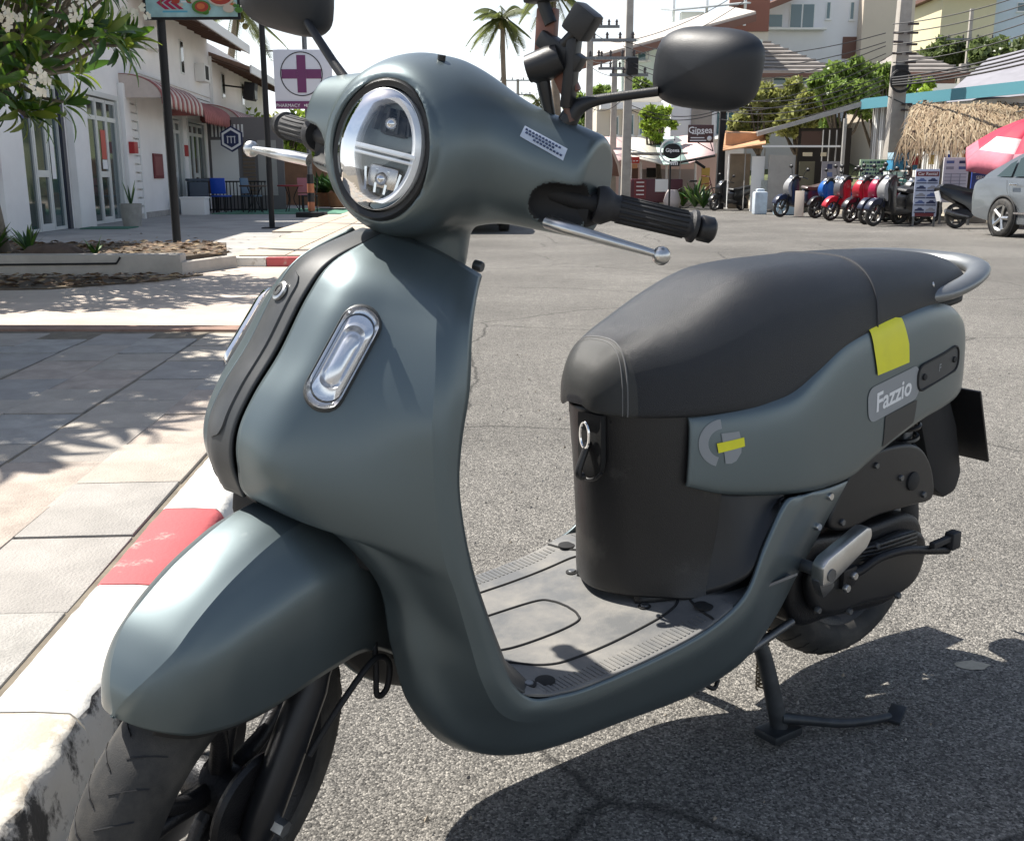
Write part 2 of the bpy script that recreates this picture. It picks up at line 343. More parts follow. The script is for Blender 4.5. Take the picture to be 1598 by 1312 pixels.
# turn signals: clear ovals on each wing of the shield
def shield_pt(u, v, s):
    """row u, col v on the left shield grid, offset s along the normal"""
    A = cr(LS, 400); i = int(u/19*399); B = cr(A[i], 100); j = int(v/4*99); p = B[j]
    du = cr(A[min(i+3, 399)], 100)[j]-cr(A[max(i-3, 0)], 100)[j]; dv = B[min(j+2, 99)]-B[max(j-2, 0)]
    n = np.cross(dv, du); n /= np.linalg.norm(n); n *= np.sign(n[0]); return p, n, du/np.linalg.norm(du)
def shield_near(q):
    d = ((_SA-q)**2).sum(-1); i, j = np.unravel_index(np.argmin(d), d.shape); i, j = np.clip(i, 2, 397), np.clip(j, 2, 97)
    n = np.cross(_SA[i, j+2]-_SA[i, j-2], _SA[i+2, j]-_SA[i-2, j]); n /= np.linalg.norm(n); return _SA[i, j], n*np.sign(n[0])
_SA = cr(cr(LS[:, :4], 400).transpose(1, 0, 2), 100).transpose(1, 0, 2)
pa, na = shield_near(np.array((1.082, .112, .815))); pb, nb = shield_near(np.array((1.150, .112, .724))); p0, n0 = shield_near((pa+pb)/2); p0 = (p0*.5+(pa+pb)*.25); n0 = na+nb+n0; ax_ = pb-pa; Ls = np.linalg.norm(ax_)+.012; ax_ /= np.linalg.norm(ax_); n0 = n0-ax_*n0.dot(ax_); n0 /= np.linalg.norm(n0); sd = np.cross(n0, ax_)
for s in (1, -1):
    def xs(v, s=s): v = np.asarray(v, float).copy(); v[:, 1] *= s; return v
    def oval(name, w, L, prof, m):
        rows = []
        for k, h in prof:
            rows.append([p0c+ax_*b*k*L/ L+sd*a*k+n0*h for a, b in stadium(L, w, 12)])
        V = np.array(rows).reshape(-1, 3); n = len(rows[0]); F = [(i*n+j, i*n+(j+1) % n, (i+1)*n+(j+1) % n, (i+1)*n+j) for i in range(len(rows)-1) for j in range(n)]; F.append(list(range((len(rows)-1)*n, len(rows)*n)))
        return pydata(name, V, F, m, SCO, True, xs, 50)
    p0c = p0+ax_*0+n0*.0
    ind = oval('indicator', .0238, Ls+.008, [(1, -.012), (1, .004), (.95, .006), (.93, .002)], DGREY)
    oval('indicator_reflector', .0212, Ls+.002, [(1, .0055), (.86, .0015), (.62, .0065), (.52, .002), (.36, .007), (.12, .0085)], mat('facet_reflector', (.9, .9, .91), .2, .8))
    oval('indicator_lens', .0226, Ls+.005, [(1, .007), (.93, .0135), (.75, .017), (.3, .0185)], LENS)
# inner side of the shield
IN = []
for i in range(0, 12):
    e = LS[i, 4]; back = .05+.03*min(1, i/6)
    IN.append([(e[0]+.002, e[1]-.008, e[2]-.002), (e[0]-back*.3, e[1]*.72, e[2]-.004), (e[0]-back*.5, 0, e[2]-.004), (e[0]-back*.3, -e[1]*.72, e[2]-.004), (e[0]+.002, -e[1]+.008, e[2]-.002)])
panel('inner_shield', IN, DGREY, 50, 24, .004, flip=True)
# top trim of the shield round the steering column
panel('shield_top_trim', [[tuple(LS[0, k]*np.array((1, s, 1))+np.array((0, 0, -.004))) for s, k in ((1, 0), (1, 2), (1, 4), )] , [(.99, .03, .885), (.955, .05, .872), (.925, .06, .85)], [(.99, -.03, .885), (.955, -.05, .872), (.925, -.06, .85)], [tuple(LS[0, k]*np.array((1, -1, 1))+np.array((0, 0, -.004))) for k in (0, 2, 4)]], MATTEB, 12, 10, .003)
# wheel arch liner behind the front wheel and belly
AR = []
for i in range(7, 17):
    e = LS[i, 0]; AR.append([(e[0]-.004, e[1]-.003, e[2]), (e[0]-.05, e[1]*.6, e[2]+(.02 if i < 12 else -.01)), (e[0]-.06, 0, e[2]+(.03 if i < 12 else -.015)), (e[0]-.05, -e[1]*.6, e[2]+(.02 if i < 12 else -.01)), (e[0]-.004, -e[1]+.003, e[2])])
panel('arch_liner', AR, MATTEB, 50, 20, .004)
# --- floorboard
FE = cr(LS[10:18, 4], 60)
rows = []
for x in np.linspace(.952, .37, 30):
    z = float(np.interp(-x, -FE[::1, 0], FE[:, 2])) if x > .50 else .334
    y = float(np.interp(-x, -FE[:, 0], FE[:, 1]))
    zz = min(z, .315) if x > .5 else .315
    if x > .90: zz = .303+(x-.90)*.25
    rows.append([(x, s*y*k, zz+(0.004 if abs(k) < .96 else (z-zz)*.6)) for s, k in ((1, .985), (1, .95), (1, .6), (1, .2), (-1, .2), (-1, .6), (-1, .95), (-1, .985))])
V, F = patch_geo(rows, 90, 70); pydata('floorboard', V, [q[::-1] for q in F], FLOORP, SCO)
_FV = np.asarray(V)
def on_floor(x, y):
    d = (_FV[:, 0]-x)**2+(_FV[:, 1]-y)**2; k = np.argsort(d)[:4]; return float((_FV[k, 2]/(d[k]+1e-8)).sum()/(1/(d[k]+1e-8)).sum())
LINE = mat('floor_groove', (.01, .01, .01), .8)
def floor_line(pts, r=.0022, n=40):
    q = cr(np.array(pts), n); tube('floor_groove', [(x, y, on_floor(x, y)+.0004) for x, y in q], r, LINE, SCO, 6)
for s in (1, -1):
    floor_line([(.93, s*.03), (.90, s*.075), (.84, s*.125), (.78, s*.135), (.66, s*.132), (.595, s*.128), (.57, s*.118), (.555, s*.1)])
    floor_line([(.93, s*.052), (.8, s*.056), (.72, s*.05), (.7, s*.03), (.695, 0)])
    floor_line([(.56, s*.135), (.57, s*.165), (.575, s*.197)], n=12)
    for (x, y, r) in ((.873, .166, .014), (.56, .163, .0155)):
        disc_on('drain_hole', (x, s*y, on_floor(x, y)+.0012), (0, 0, 1), r, .0014, LINE, SCO)
    for (x, y) in ((.905, .172), (.612, .088)):
        disc_on('floor_screw', (x, s*y, on_floor(x, y)+.002), (0, 0, 1), .0065, .002, STEEL, SCO, n=12)
        disc_on('screw_recess', (x, s*y, on_floor(x, y)+.0008), (0, 0, 1), .0105, .001, LINE, SCO, n=14)
    RB = MB()
    for i in range(46):
        x = .895-i*.0082
        if x > .58 or x < .53: RB.box((x, s*.180, on_floor(x, s*.18)+.0002), (.0035, .030 if x > .6 else .02, .0016))
    kind(RB.build('tread_ribs', FLOORP, SCO), 'stuff')
# --- seat box
SB = []
for z, fx, wd in ((.315, .648, .186), (.335, .652, .176), (.37, .655, .166), (.42, .657, .161), (.50, .662, .157), (.57, .668, .154), (.618, .672, .152)):
    half = [(.38, wd*.72), (.43, wd*.86), (.50, wd*.85), (.555, wd*.73), (fx-.058, wd*.54), (fx-.022, wd*.30), (fx-.004, 0)]
    SB.append([(x, y, z) for x, y in half]+[(x, -y, z) for x, y in half[-2::-1]])
panel('seat_box', SB, BOXM, 40, 60, .004, flip=False)
# recess with the bag hook
RC = MB(); RC.prism([(a*.027, b) for a, b in [(-1, .045), (1, .045), (1, -.03), (.85, -.045), (.5, -.055), (0, -.058), (-.5, -.055), (-.85, -.045), (-1, -.03)]], -.004, .006, 'x')
def rec(v): v = np.asarray(v, float).copy(); return np.c_[v[:, 0]+.661, v[:, 1]+.022, v[:, 2]+.566] @ np.eye(3)
RC.build('hook_recess', mat('recess_black', (.004, .004, .004), .8), SCO, bevel=.002, xf=rec)
tube('hook_rim', [(.668, -.004, .522), (.670, .006, .512), (.670, .022, .507), (.668, .038, .512), (.665, .047, .522)], .003, BLACKP, SCO, 8, 20)
hk = tube('bag_hook', [(.668, .022, .568), (.678, .022, .548), (.687, .022, .530), (.689, .022, .520), (.684, .022, .514), (.679, .026, .516)], .0055, BLACKP, SCO, 8, 24)
tube('hook_ring', [(.676, .022+.010*math.cos(t), .578+.020*math.sin(t)) for t in np.linspace(0, 2*math.pi, 24)], .0022, CHROME, SCO, 6)
# --- side covers of the tail
tp = [(.553,.604,.114),(.50,.606,.133),(.42,.611,.149),(.36,.620,.155),(.30,.650,.153),(.24,.681,.150),(.17,.697,.147),(.07,.709,.143),(-.03,.714,.138),(-.11,.702,.128),(-.18,.672,.112),(-.235,.630,.088),(-.262,.585,.062)]
bt = [(.563,.498,.122),(.51,.480,.142),(.44,.466,.158),(.36,.454,.168),(.28,.446,.165),(.205,.447,.160),(.15,.462,.156),(.07,.484,.150),(-.03,.503,.141),(-.11,.510,.132),(-.18,.515,.116),(-.24,.520,.090),(-.266,.545,.062)]
SG = []
for (a, b) in zip(tp, bt):
    row = []
    for k, bl in ((0, 0), (.07, .009), (.25, .013), (.55, .013), (.90, .010), (1, .004)):
        bl = bl*(1 if a[0] > -.2 else .6)*(.45 if a[0] > .55 else .8 if a[0] > .46 else 1)
        row.append((a[0]+(b[0]-a[0])*k, a[2]+(b[2]-a[2])*k+bl, a[1]+(b[1]-a[1])*k))
    SG.append(row)
SG = np.array(SG)
for s in (1, -1): panel('side_cover', SG if s > 0 else mirror_y(SG), PAINT, 80, 30, .005, flip=(s < 0))
_e = cr(LS[15:19, 4], 12); _t = cr(np.array([(b[0], b[2], b[1]) for b in bt[:4]]), 12)
MO = [[tuple(_t[i]+np.array((.004, -.006, .006))), tuple(_t[i]*.55+_e[i]*.45+np.array((0, -.012, 0))), tuple(_t[i]*.2+_e[i]*.8+np.array((0, -.014, 0))), tuple(_e[i]+np.array((0, -.006, -.004)))] for i in range(12)]
MO = [[tuple(np.array(q)+np.array((.028, -.125, 0))*max(0, 1-i/5.5)**1.3) for q in r] for i, r in enumerate(MO)]
panel('side_moulding', MO, BLACKP, 30, 14, .004); panel('side_moulding', mirror_y(MO), BLACKP, 30, 14, .004)
def cover_pt(x, z, off=.0012):
    """point on the left side cover above (x,z)"""
    A = cover_pt.A
    d = (A[..., 0]-x)**2+(A[..., 2]-z)**2; i = np.unravel_index(np.argmin(d), d.shape); i0, j0 = np.clip(i[0], 1, A.shape[0]-2), np.clip(i[1], 1, A.shape[1]-2)
    du = A[i0+1, j0]-A[i0-1, j0]; dv = A[i0, j0+1]-A[i0, j0-1]; n = np.cross(du, dv); n /= np.linalg.norm(n); n *= np.sign(n[1])
    p = A[i0, j0]; y = p[1]-(n[0]*(x-p[0])+n[2]*(z-p[2]))/n[1]; return np.array((x, y, z))+n*off
cover_pt.A = cr(cr(SG, 260).transpose(1, 0, 2), 160).transpose(1, 0, 2)
def decal(name, poly, m, off=.0012, parent=None, step=.006):
    """polygon in (x,z) wrapped onto the side cover"""
    bm = bmesh.new(); bm.faces.new([bm.verts.new((x, 0, z)) for x, z in poly])
    xs_ = [p[0] for p in poly]; zs_ = [p[1] for p in poly]
    for a, lo, hi in (((1, 0, 0), min(xs_), max(xs_)), ((0, 0, 1), min(zs_), max(zs_))):
        k = lo+step
        while k < hi:
            bmesh.ops.bisect_plane(bm, geom=bm.verts[:]+bm.edges[:]+bm.faces[:], plane_co=Vector(a)*k, plane_no=a); k += step
    me = bpy.data.meshes.new(name); 
    for v in bm.verts: v.co = cover_pt(v.co.x, v.co.z, off)
    bmesh.ops.recalc_face_normals(bm, faces=bm.faces); bm.to_mesh(me); bm.free()
    return link(name, me, m, parent or SCO)
def rrect(c, ax1, w, h, r, n=6):
    """rounded rectangle in (x,z) about c, long axis direction ax1"""
    a = np.array(ax1)/np.linalg.norm(ax1); b = np.array((-a[1], a[0])); P = []
    for sx_, sy_, t0 in ((1, 1, 0), (-1, 1, 90), (-1, -1, 180), (1, -1, 270)):
        for t in np.linspace(t0, t0+90, n): P.append(tuple(np.array(c)+a*(sx_*(w/2-r)+r*math.cos(R(t)))+b*(sy_*(h/2-r)+r*math.sin(R(t)))))
    return P
dk = np.array((-1, .12)); dk /= np.linalg.norm(dk)
decal('yellow_tape', [(.168,.699),(.160,.655),(.150,.614),(.052,.622),(.055,.655),(.072,.700),(.10,.704),(.13,.702)], YTAPE, .0026)
decal('decal_patch', rrect((.092, .573), dk, .165, .062, .02), LGREY, .0012)
decal('dark_patch', [(.118, .538), (.012, .548), (.016, .506), (.118, .482)], mat('dark_decal', (.035, .036, .036), .5), .0012)
pl = decal('side_badge', rrect((-.062, .594), dk, .155, .042, .017), DGREY, .0016)
bz = rrect((-.062, .594), dk, .160, .047, .019, 8); tube('badge_rim', [cover_pt(*p, .002) for p in bz+bz[:1]], .0022, MATTEB, SCO, 6)
for k in (-.058, .058):
    p = cover_pt(-.062+dk[0]*k, .594+dk[1]*k, .003); disc_on('badge_screw', p, (0, 1, .1), .0058, .0022, MATTEB, SCO, n=12)
tm = text_mesh('badge_emblem', 'F', .02, LGREY, SCO, Matrix(((-1, 0, 0, 0), (0, 0, 1, 0), (0, 1, 0, 0), (0, 0, 0, 1))), .0005)
for v in tm.data.vertices: v.co = cover_pt(v.co.x-.062, v.co.z+.594, .0022+v.co.y*.2)
tm = text_mesh('side_lettering', 'Fazzio', .046, WHITEP, SCO, None, .0004, .0010)
for v in tm.data.vertices:
    a, b = v.co.x, v.co.y; v.co = cover_pt(.094+dk[0]*a*1.0-dk[1]*b*0, .571+dk[1]*a+b, .0018+v.co.z*.2)
# front round logo: a ring arc and a split bar with a strip of yellow tape
def arc(c, r0, r1, a0, a1, n=20):
    o = [(c[0]-r1*math.cos(t), c[1]+r1*math.sin(t)) for t in np.linspace(R(a0), R(a1), n)]; i = [(c[0]-r0*math.cos(t), c[1]+r0*math.sin(t)) for t in np.linspace(R(a1), R(a0), n)]
    return o+i
decal('logo_arc', arc((.508, .560), .022, .036, 90, 250), LGREY, .0012, step=.009)
decal('logo_bar', [(.510, .575), (.480, .575), (.477, .558), (.478, .542), (.487, .530), (.495, .527), (.505, .528)], LGREY, .0012, step=.009)
decal('logo_tape', [(.518, .561), (.473, .565), (.472, .551), (.516, .546)], YTAPE, .0022, step=.009)
# --- seat
ST = [(.677,.637,.630,.018),(.672,.661,.622,.036),(.658,.688,.617,.056),(.632,.712,.613,.078),(.595,.728,.610,.101),(.54,.746,.608,.126),(.46,.776,.606,.147),(.38,.800,.608,.156),(.30,.806,.640,.158),(.22,.806,.676,.156),(.13,.805,.694,.152),(.03,.802,.707,.146),(-.07,.797,.712,.136),(-.15,.789,.712,.122),(-.21,.776,.712,.104),(-.25,.752,.712,.078),(-.262,.726,.714,.05)]
def seat_row(x, t, e, w_, k=1.0, lift=0.):
    r = []
    for a in np.linspace(0, math.pi, 17):
        c, s = math.cos(a), math.sin(a); y = w_*np.sign(c)*abs(c)**.55*(1-.20*abs(s)**1.5); z = e+(t-e)*abs(s)**.60
        if 0 < a < math.pi: z -= 0.004*(1-abs(c))*0
        r.append((x, y*k, z+lift))
    return [(x, w_*.9, e-.006)]+r+[(x, -w_*.9, e-.006)]
SR = [seat_row(*q) for q in ST]; SR[0] = [(p[0], p[1], p[2]) for p in SR[0]]
V, F = patch_geo(np.array(SR), 110, 72); n = 72
F2 = F+[list(range(n)), list(range(len(V)-n, len(V)))[::-1], ]
seat = pydata('seat', V, F2, [SEATM, SEATF], SCO)
seat.data.polygons.foreach_set('material_index', [1 if np.mean([V[i][0] for i in q]) > .622+.6*(abs(np.mean([V[i][1] for i in q]))**2) and len(q) == 4 else 0 for q in F2])
seat_A = cr(cr(np.array(SR), 300).transpose(1, 0, 2), 160).transpose(1, 0, 2)
def seat_seam(name, fx, m, r=.0013, j0=6, j1=154):
    pts = []
    for j in range(j0, j1, 3):
        col = seat_A[::-1, j]; xx = fx(seat_A[150, j, 1], j); pts.append([np.interp(xx, col[:, 0], col[:, k]) for k in range(3)])
    return tube(name, pts, r, m, seat, 6)
seat_seam('seat_seam', lambda y, j: .622+.6*y*y, mat('stitch_thread', (.16, .16, .16), .7))
seat_seam('seat_seam', lambda y, j: .628+.6*y*y, MATS['stitch_thread'], .0009)
seat_seam('seat_piping', lambda y, j: .115+.9*y*y*1.2+ (0), mat('piping', (.035, .036, .04), .45), .0022)
# seat underside and dark gap
panel('seat_base', [[(x-.012, y*.86, e-.008) for y in (w_, 0, -w_)] for x, t, e, w_ in ST[2:]], MATTEB, 30, 8, .012)
# tail filler below the seat, rear lamp
FLT = []
for x, zt, zb, w_ in ((.60, .60, .36, .07), (.5, .60, .33, .115), (.36, .60, .40, .15), (.24, .66, .46, .142), (.1, .69, .49, .138), (-.03, .70, .51, .130), (-.15, .68, .52, .108), (-.22, .645, .53, .08), (-.272, .60, .555, .04)):
    FLT.append([(x, w_, zb), (x, w_, zt), (x, 0, zt+.004), (x, -w_, zt), (x, -w_, zb), (x, 0, zb-.004), (x, w_, zb)])
V, F = patch_geo(FLT, 40, 40); pydata('tail_core', V, F, MATTEB, SCO)
panel('tail_lamp', [[(-.235, .07, .655), (-.258, 0, .662), (-.235, -.07, .655)], [(-.262, .07, .60), (-.288, 0, .605), (-.262, -.07, .60)], [(-.268, .065, .565), (-.290, 0, .57), (-.268, -.065, .565)]], REDL, 12, 16, .004)
# --- grab rail
tube('grab_rail', [(-.055, .118, .722), (-.10, .135, .728), (-.17, .135, .742), (-.245, .105, .754), (-.283, .05, .760), (-.292, 0, .762), (-.283, -.05, .764), (-.245, -.105, .766), (-.17, -.135, .766), (-.10, -.135, .752), (-.05, -.118, .735)], .020, mat('rail_silver', (.24, .25, .255), .42, .8, var=.08, vscale=12), SCO, 14, 70, squash=(1.1, .72))
for s in (1, -1): MB().box((-.05, s*.108, .718), (.07, .03, .03)).build('rail_bracket', MATTEB, SCO, bevel=.006)
tube('rail_bolt', [(-.035, .122, .742), (-.05, .132, .745)], .006, ALU, SCO, 8)
# --- rear mudguard and number plate carrier
mf = [(-.18, .525), (-.265, .515), (-.318, .42), (-.352, .31), (-.335, .272), (-.29, .266), (-.245, .30), (-.18, .45)]
MB().prism(mf, -.052, .052, 'y').build('rear_mudguard', MATTEB, SCO, bevel=.012)
pc = Matrix.Rotation(R(18), 4, 'Y')
MB().box((0, 0, 0), (.006, .19, .17)).build('plate_holder', BLACKP, SCO, bevel=.002, xf=lambda v: np.array([Matrix.Translation((-.345, .0, .420)) @ Matrix.Rotation(R(20), 4, 'Y') @ Vector(p) for p in v]))
MB().box((-.006, 0, .004), (.003, .175, .14)).build('number_plate', mat('plate_white', (.6, .6, .58), .5), SCO, xf=lambda v: np.array([Matrix.Translation((-.345, .0, .420)) @ Matrix.Rotation(R(20), 4, 'Y') @ Vector(p) for p in v]))
MB().box((-.29, 0, .50), (.13, .05, .035), ry=R(25)).build('plate_arm', MATTEB, SCO, bevel=.006)
# --- wheels
def wheel(cx, xf, w_=.055, r=.228):
    prof = [(.155, -.030), (.160, -.044), (.175, -w_*.98), (.192, -w_), (.207, -w_*.86), (.219, -w_*.62), (.226, -w_*.32), (r, 0), (.226, w_*.32), (.219, w_*.62), (.207, w_*.86), (.192, w_), (.175, w_*.98), (.160, .044), (.155, .030)]
    f2 = lambda v: xf(np.asarray(v, float)+np.array((cx, 0, .228)))
    V, F = lathe_geo(prof, 72); ty = pydata('tyre', V, F, RUBBER, SCO, True, f2)
    g = MB()
    for k in range(36):
        for s in (-1, 1):
            a = 2*math.pi*k/36+(.08 if s > 0 else 0); pts = []
            for t in np.linspace(.12, .85, 5):
                y = s*w_*t; rr = np.interp(abs(y), [0, w_*.32, w_*.62, w_*.86], [r, .226, .219, .207])+.0006; aa = a+t*.13; pts.append((rr*math.cos(aa), y, rr*math.sin(aa)))
            g.tube(pts, .0011, 4, cap=False)
    g.build('tread_groove', MATTEB, ty, xf=f2)
    V, F = lathe_geo([(.148, -.034), (.160, -.040), (.163, -.036), (.152, -.028), (.142, -.012), (.142, .012), (.152, .028), (.163, .036), (.160, .040), (.148, .034), (.135, .012), (.135, -.012)], 60, closed=True)
    rim = pydata('rim', V, F, DMETAL, SCO, True, f2, 45)
    h = MB()
    for k in range(5):
        a = 2*math.pi*k/5+.3
        for da in (-.16, .16):
            h.tube([(.03*math.cos(a), 0, .03*math.sin(a)), (.08*math.cos(a+da*.5), .004, .08*math.sin(a+da*.5)), (.142*math.cos(a+da), 0, .142*math.sin(a+da))], [.015, .011, .012], 8, squash=(1, 1))
    V, F = lathe_geo([(.0005, -.042), (.026, -.042), (.034, -.03), (.034, .03), (.026, .042), (.0005, .042)], 24); h.add(V, F)
    h.build('spokes', DMETAL, rim, True, xf=f2, angle=50)
    return f2
idt = lambda v: np.asarray(v, float)
fw = wheel(1.28, st, .044, .225); wheel(0., idt)
V, F = lathe_geo([(.065, -.046), (.105, -.046), (.105, -.050), (.065, -.050)], 48, closed=True); pydata('brake_disc', V, F, mat('disc_steel', (.3, .3, .3), .3, 1.), SCO, True, fw, 40)
V, F = lathe_geo([(.02, .042), (.066, .044), (.07, .05), (.066, .056), (.0005, .058)], 36); pydata('hub_cover', V, F, DMETAL, SCO, True, lambda v: st(np.asarray(v)+np.array((1.28, 0, .228))), 40)
MB().box((.085, -.052, .06), (.07, .034, .05), ry=R(-45)).build('brake_caliper', ALU, SCO, bevel=.008, xf=lambda v: fw(v))
MB().box((.02, -.052, .09), (.06, .012, .02), ry=R(-20)).build('caliper_bracket', STEEL, SCO, bevel=.003, xf=lambda v: fw(v))
# fork legs, axle, yoke
for s in (1, -1):
    a = np.array((1.285, s*.074, .225)); d = np.array(_ax)
    tube('fork_leg', [a-d*.03, a, a+d*.05, a+d*.17, a+d*.19, a+d*.36], [.019, .024, .0245, .0235, .020, .0185], mat('fork_enamel', (.014, .015, .018), .36, .3, var=.2, vscale=20), SCO, 16, xf=st)
    tube('axle_nut', [a+np.array((0, s*.018, 0)), a+np.array((0, s*.036, 0))], .011, ALU, SCO, 6, xf=st)
tube('front_axle', [(1.285, -.09, .225), (1.285, .09, .225)], .009, STEEL, SCO, 10, xf=st)
MB().box((1.285-.36*math.sin(R(26.5))+.0, 0, .225+.36*math.cos(R(26.5))), (.06, .22, .04)).build('fork_yoke', MATTEB, SCO, bevel=.01, xf=st)
tube('steering_column', [np.array((1.16, 0, .43)), np.array((.93, 0, .88))], .034, MATTEB, SCO, 14, xf=st)
tube('brake_hose', [(1.235, .10, .30), (1.19, .112, .36), (1.13, .115, .39), (1.10, .12, .37), (1.105, .125, .335), (1.12, .12, .33), (1.115, .11, .37), (1.09, .08, .44), (1.04, .04, .55)], .0042, MATTEB, SCO, 8, 60, xf=st)
tube('speed_cable', [(1.285, .06, .26), (1.24, .065, .33), (1.2, .07, .40), (1.15, .06, .5)], .004, MATTEB, SCO, 6, 30, xf=st)
# --- front fender
_ft = np.array([(1.452,.452),(1.445,.478),(1.43,.502),(1.395,.534),(1.34,.566),(1.275,.588),(1.21,.598),(1.14,.590),(1.08,.563),(1.04,.52)])[::-1]
_fe = np.array([(1.452,.452),(1.445,.447),(1.43,.438),(1.395,.421),(1.34,.410),(1.275,.408),(1.21,.410),(1.14,.400),(1.08,.370),(1.04,.335)])[::-1]
FR = []
for k in np.linspace(0, 1, 16):
    x = 1.04+.412*math.sin(k*math.pi/2)**.9; w_ = float(np.interp(x, (1.04, 1.15, 1.22, 1.30, 1.36, 1.40, 1.426, 1.442, 1.450), (.103, .103, .099, .089, .076, .062, .046, .026, .004)))
    FR.append((x, float(np.interp(x, _ft[:, 0], _ft[:, 1])), float(np.interp(x, _fe[:, 0], _fe[:, 1])), w_))
FR = FR[::-1]
crown, side = [], []
for x, t, e, w_ in FR:
    h = t-e; c = min(.036, w_*.6)
    crown.append([(x, y, z) for y, z in ((c, e+.972*h), (c*.5, e+.993*h), (0, t), (-c*.5, e+.993*h), (-c, e+.972*h))])
    side.append([(x, y, z) for y, z in ((w_*.985, e), (w_, e+.22*h), (w_*.975, e+.48*h), (w_*.88, e+.70*h), (c+(w_-c)*.36, e+.865*h), (c, e+.972*h))])
fm = MB()
for gg, nv_ in ((crown, 16), (side, 26), (mirror_y(side), 26)):
    V, F = patch_geo(gg, 80, nv_); q = np.asarray(F); nn = np.cross(V[q[:, 1]]-V[q[:, 0]], V[q[:, 2]]-V[q[:, 0]])
    fm.add(V, F if (nn*(V[q].mean(1)-np.array((1.25, 0, .35)))).sum() > 0 else q[:, ::-1])
fo = fm.build('front_fender', PAINT, SCO, True, xf=st, weld=.0003)
if np.mean([f.normal[2] for f in fo.data.polygons]) < 0: fo.data.flip_normals()
sharp(fo, 14); thick(fo, .003)
panel('fender_liner', [[(p[0]-.006, p[1]*.9, p[2]-.012) for p in a+b[::-1][1:]] for a, b in zip(side[3:], mirror_y(side).tolist()[3:])], MATTEB, 40, 30, .002, xf=st)
# --- handlebar cowl (smooth union of barrel, arms and neck)
HC = np.array((1.047, -.003, 1.008)); HT = R(9)                       # headlight centre, tilt back
hN = np.array((math.cos(HT), 0, math.sin(HT))); hU = np.array((-math.sin(HT), 0, math.cos(HT)))
def cowl_hole(p):
    q = np.stack([p[..., 0], np.abs(p[..., 1]), p[..., 2]], -1); return sd_cone(q, (.940, .174, .971), (.885, .30, .972), .0265, .030, (1, 1, 1.05))
def cowl_sdf(p):
    y = np.abs(p[..., 1]); q = np.stack([p[..., 0], y, p[..., 2]], -1)
    loc = p-HC; a = loc@hN; u = loc@hU; v = loc[..., 1]
    rr = np.sqrt((v/.096)**2+(u/.099)**2); taper = np.clip(1-.55*np.clip((-a-.05)/.22, 0, 1)**1.5, .3, 1)*(.70+.30*np.sqrt(np.clip(1-(1-np.clip(-a, 0, .055)/.055)**2, 0, 1)))
    barrel = smax((rr-taper)*.09, np.maximum(a-.002, -a-.30), .012)
    back = sd_ell(p, (.93, 0, 1.020), (.125, .092, .084))
    arm = sd_cone(q, (.938, .02, 1.014), (.868, .235, .987), .079, .056, (.86, 1, 1.06))
    neck = sd_cone(p, (.938, 0, .95), (.945, 0, .80), .064, .066, (1.05, .95, 1))
    neck = smax(neck, .835-p[..., 2]-(p[..., 0]-.96)*.55, .006)
    d = smin(barrel, back, .05); d = smin(d, arm, .035); d = smin(d, neck, .014)
    d = smax(d, y-.204, .010)
    d = smax(d, -cowl_hole(p), .003)
    bez = smax((np.sqrt((v/.0665)**2+(u/.080)**2)-1)*.07, -(a+.022), .002)
    return smax(d, -bez, .006)
V, F = surfnet(cowl_sdf, (.72, -.235, .80), (1.12, .235, 1.14), .0033)
cowl = pydata('handlebar_cowl', V, F, [PAINT, MATTEB], SCO, True, st)
cowl.data.polygons.foreach_set('material_index', (cowl_hole(V[F].mean(1)) < .0016).astype(int).tolist())
disc_on('cowl_screw', (.900, .068, .862), (0, 1, 0), .0075, .006, STEEL, SCO, st, 14)
tube('cowl_top_pin', [(.975, .02, 1.112), (.975, .02, 1.118)], .005, BLACKP, SCO, 8, xf=st)
# compliance sticker on the cowl
def cowl_pt(x, y, z0=1.2):
    z = z0
    for _ in range(60): z -= max(.0006, float(cowl_sdf(np.array([[x, y, z]]))[0])*.6)*(1 if float(cowl_sdf(np.array([[x, y, z]]))[0]) > 0.0004 else 0)
    return (x, y, z+.0008)
# sticker lies on the front/top face of the left arm
def cowl_ray(o, d):
    p = np.array(o, float); d = np.array(d, float)/np.linalg.norm(d)
    for _ in range(120):
        k = float(cowl_sdf(p[None])[0])
        if k < .0002: break
        p = p+d*max(k*.5, .0002)
    return p-d*.0012
sg = []
for i in range(13):
    row = []
    for j in range(5):
        o = np.array((1.15, .128+.052*i/12, 1.11+.0*j))-np.array((0, 0, .0)); tgt = np.array((.935-.004*i/12, .128+.052*i/12, 1.040-.0035*(i/12)*2-.020*j/4+.004)); dd = np.array((-.75, 0, -.66)); row.append(cowl_ray(tgt-dd*.12, dd))
    sg.append(row)
V, F = patch_geo(np.array(sg), 24, 8)
stk = pydata('cowl_sticker', V, F, mat('pale_sticker', (.5, .56, .66), .4), SCO, True, st)
lm = MB(); sga = np.array(sg)
for j, (a, b) in enumerate(((.06, .9), (.1, .75), (.3, .95))):
    A = cr(sga, 40)[:, 0]*(1-(.25+.25*j))+cr(sga, 40)[:, -1]*(.25+.25*j); k0, k1 = int(a*39), int(b*39)
    for q in range(k0, k1, 3): lm.tube(A[q:q+3]+np.array((.0009, 0, .0009)), .0012, 4)
lm.build('sticker_print', mat('sticker_ink', (.03, .05, .12), .5), stk, xf=st)
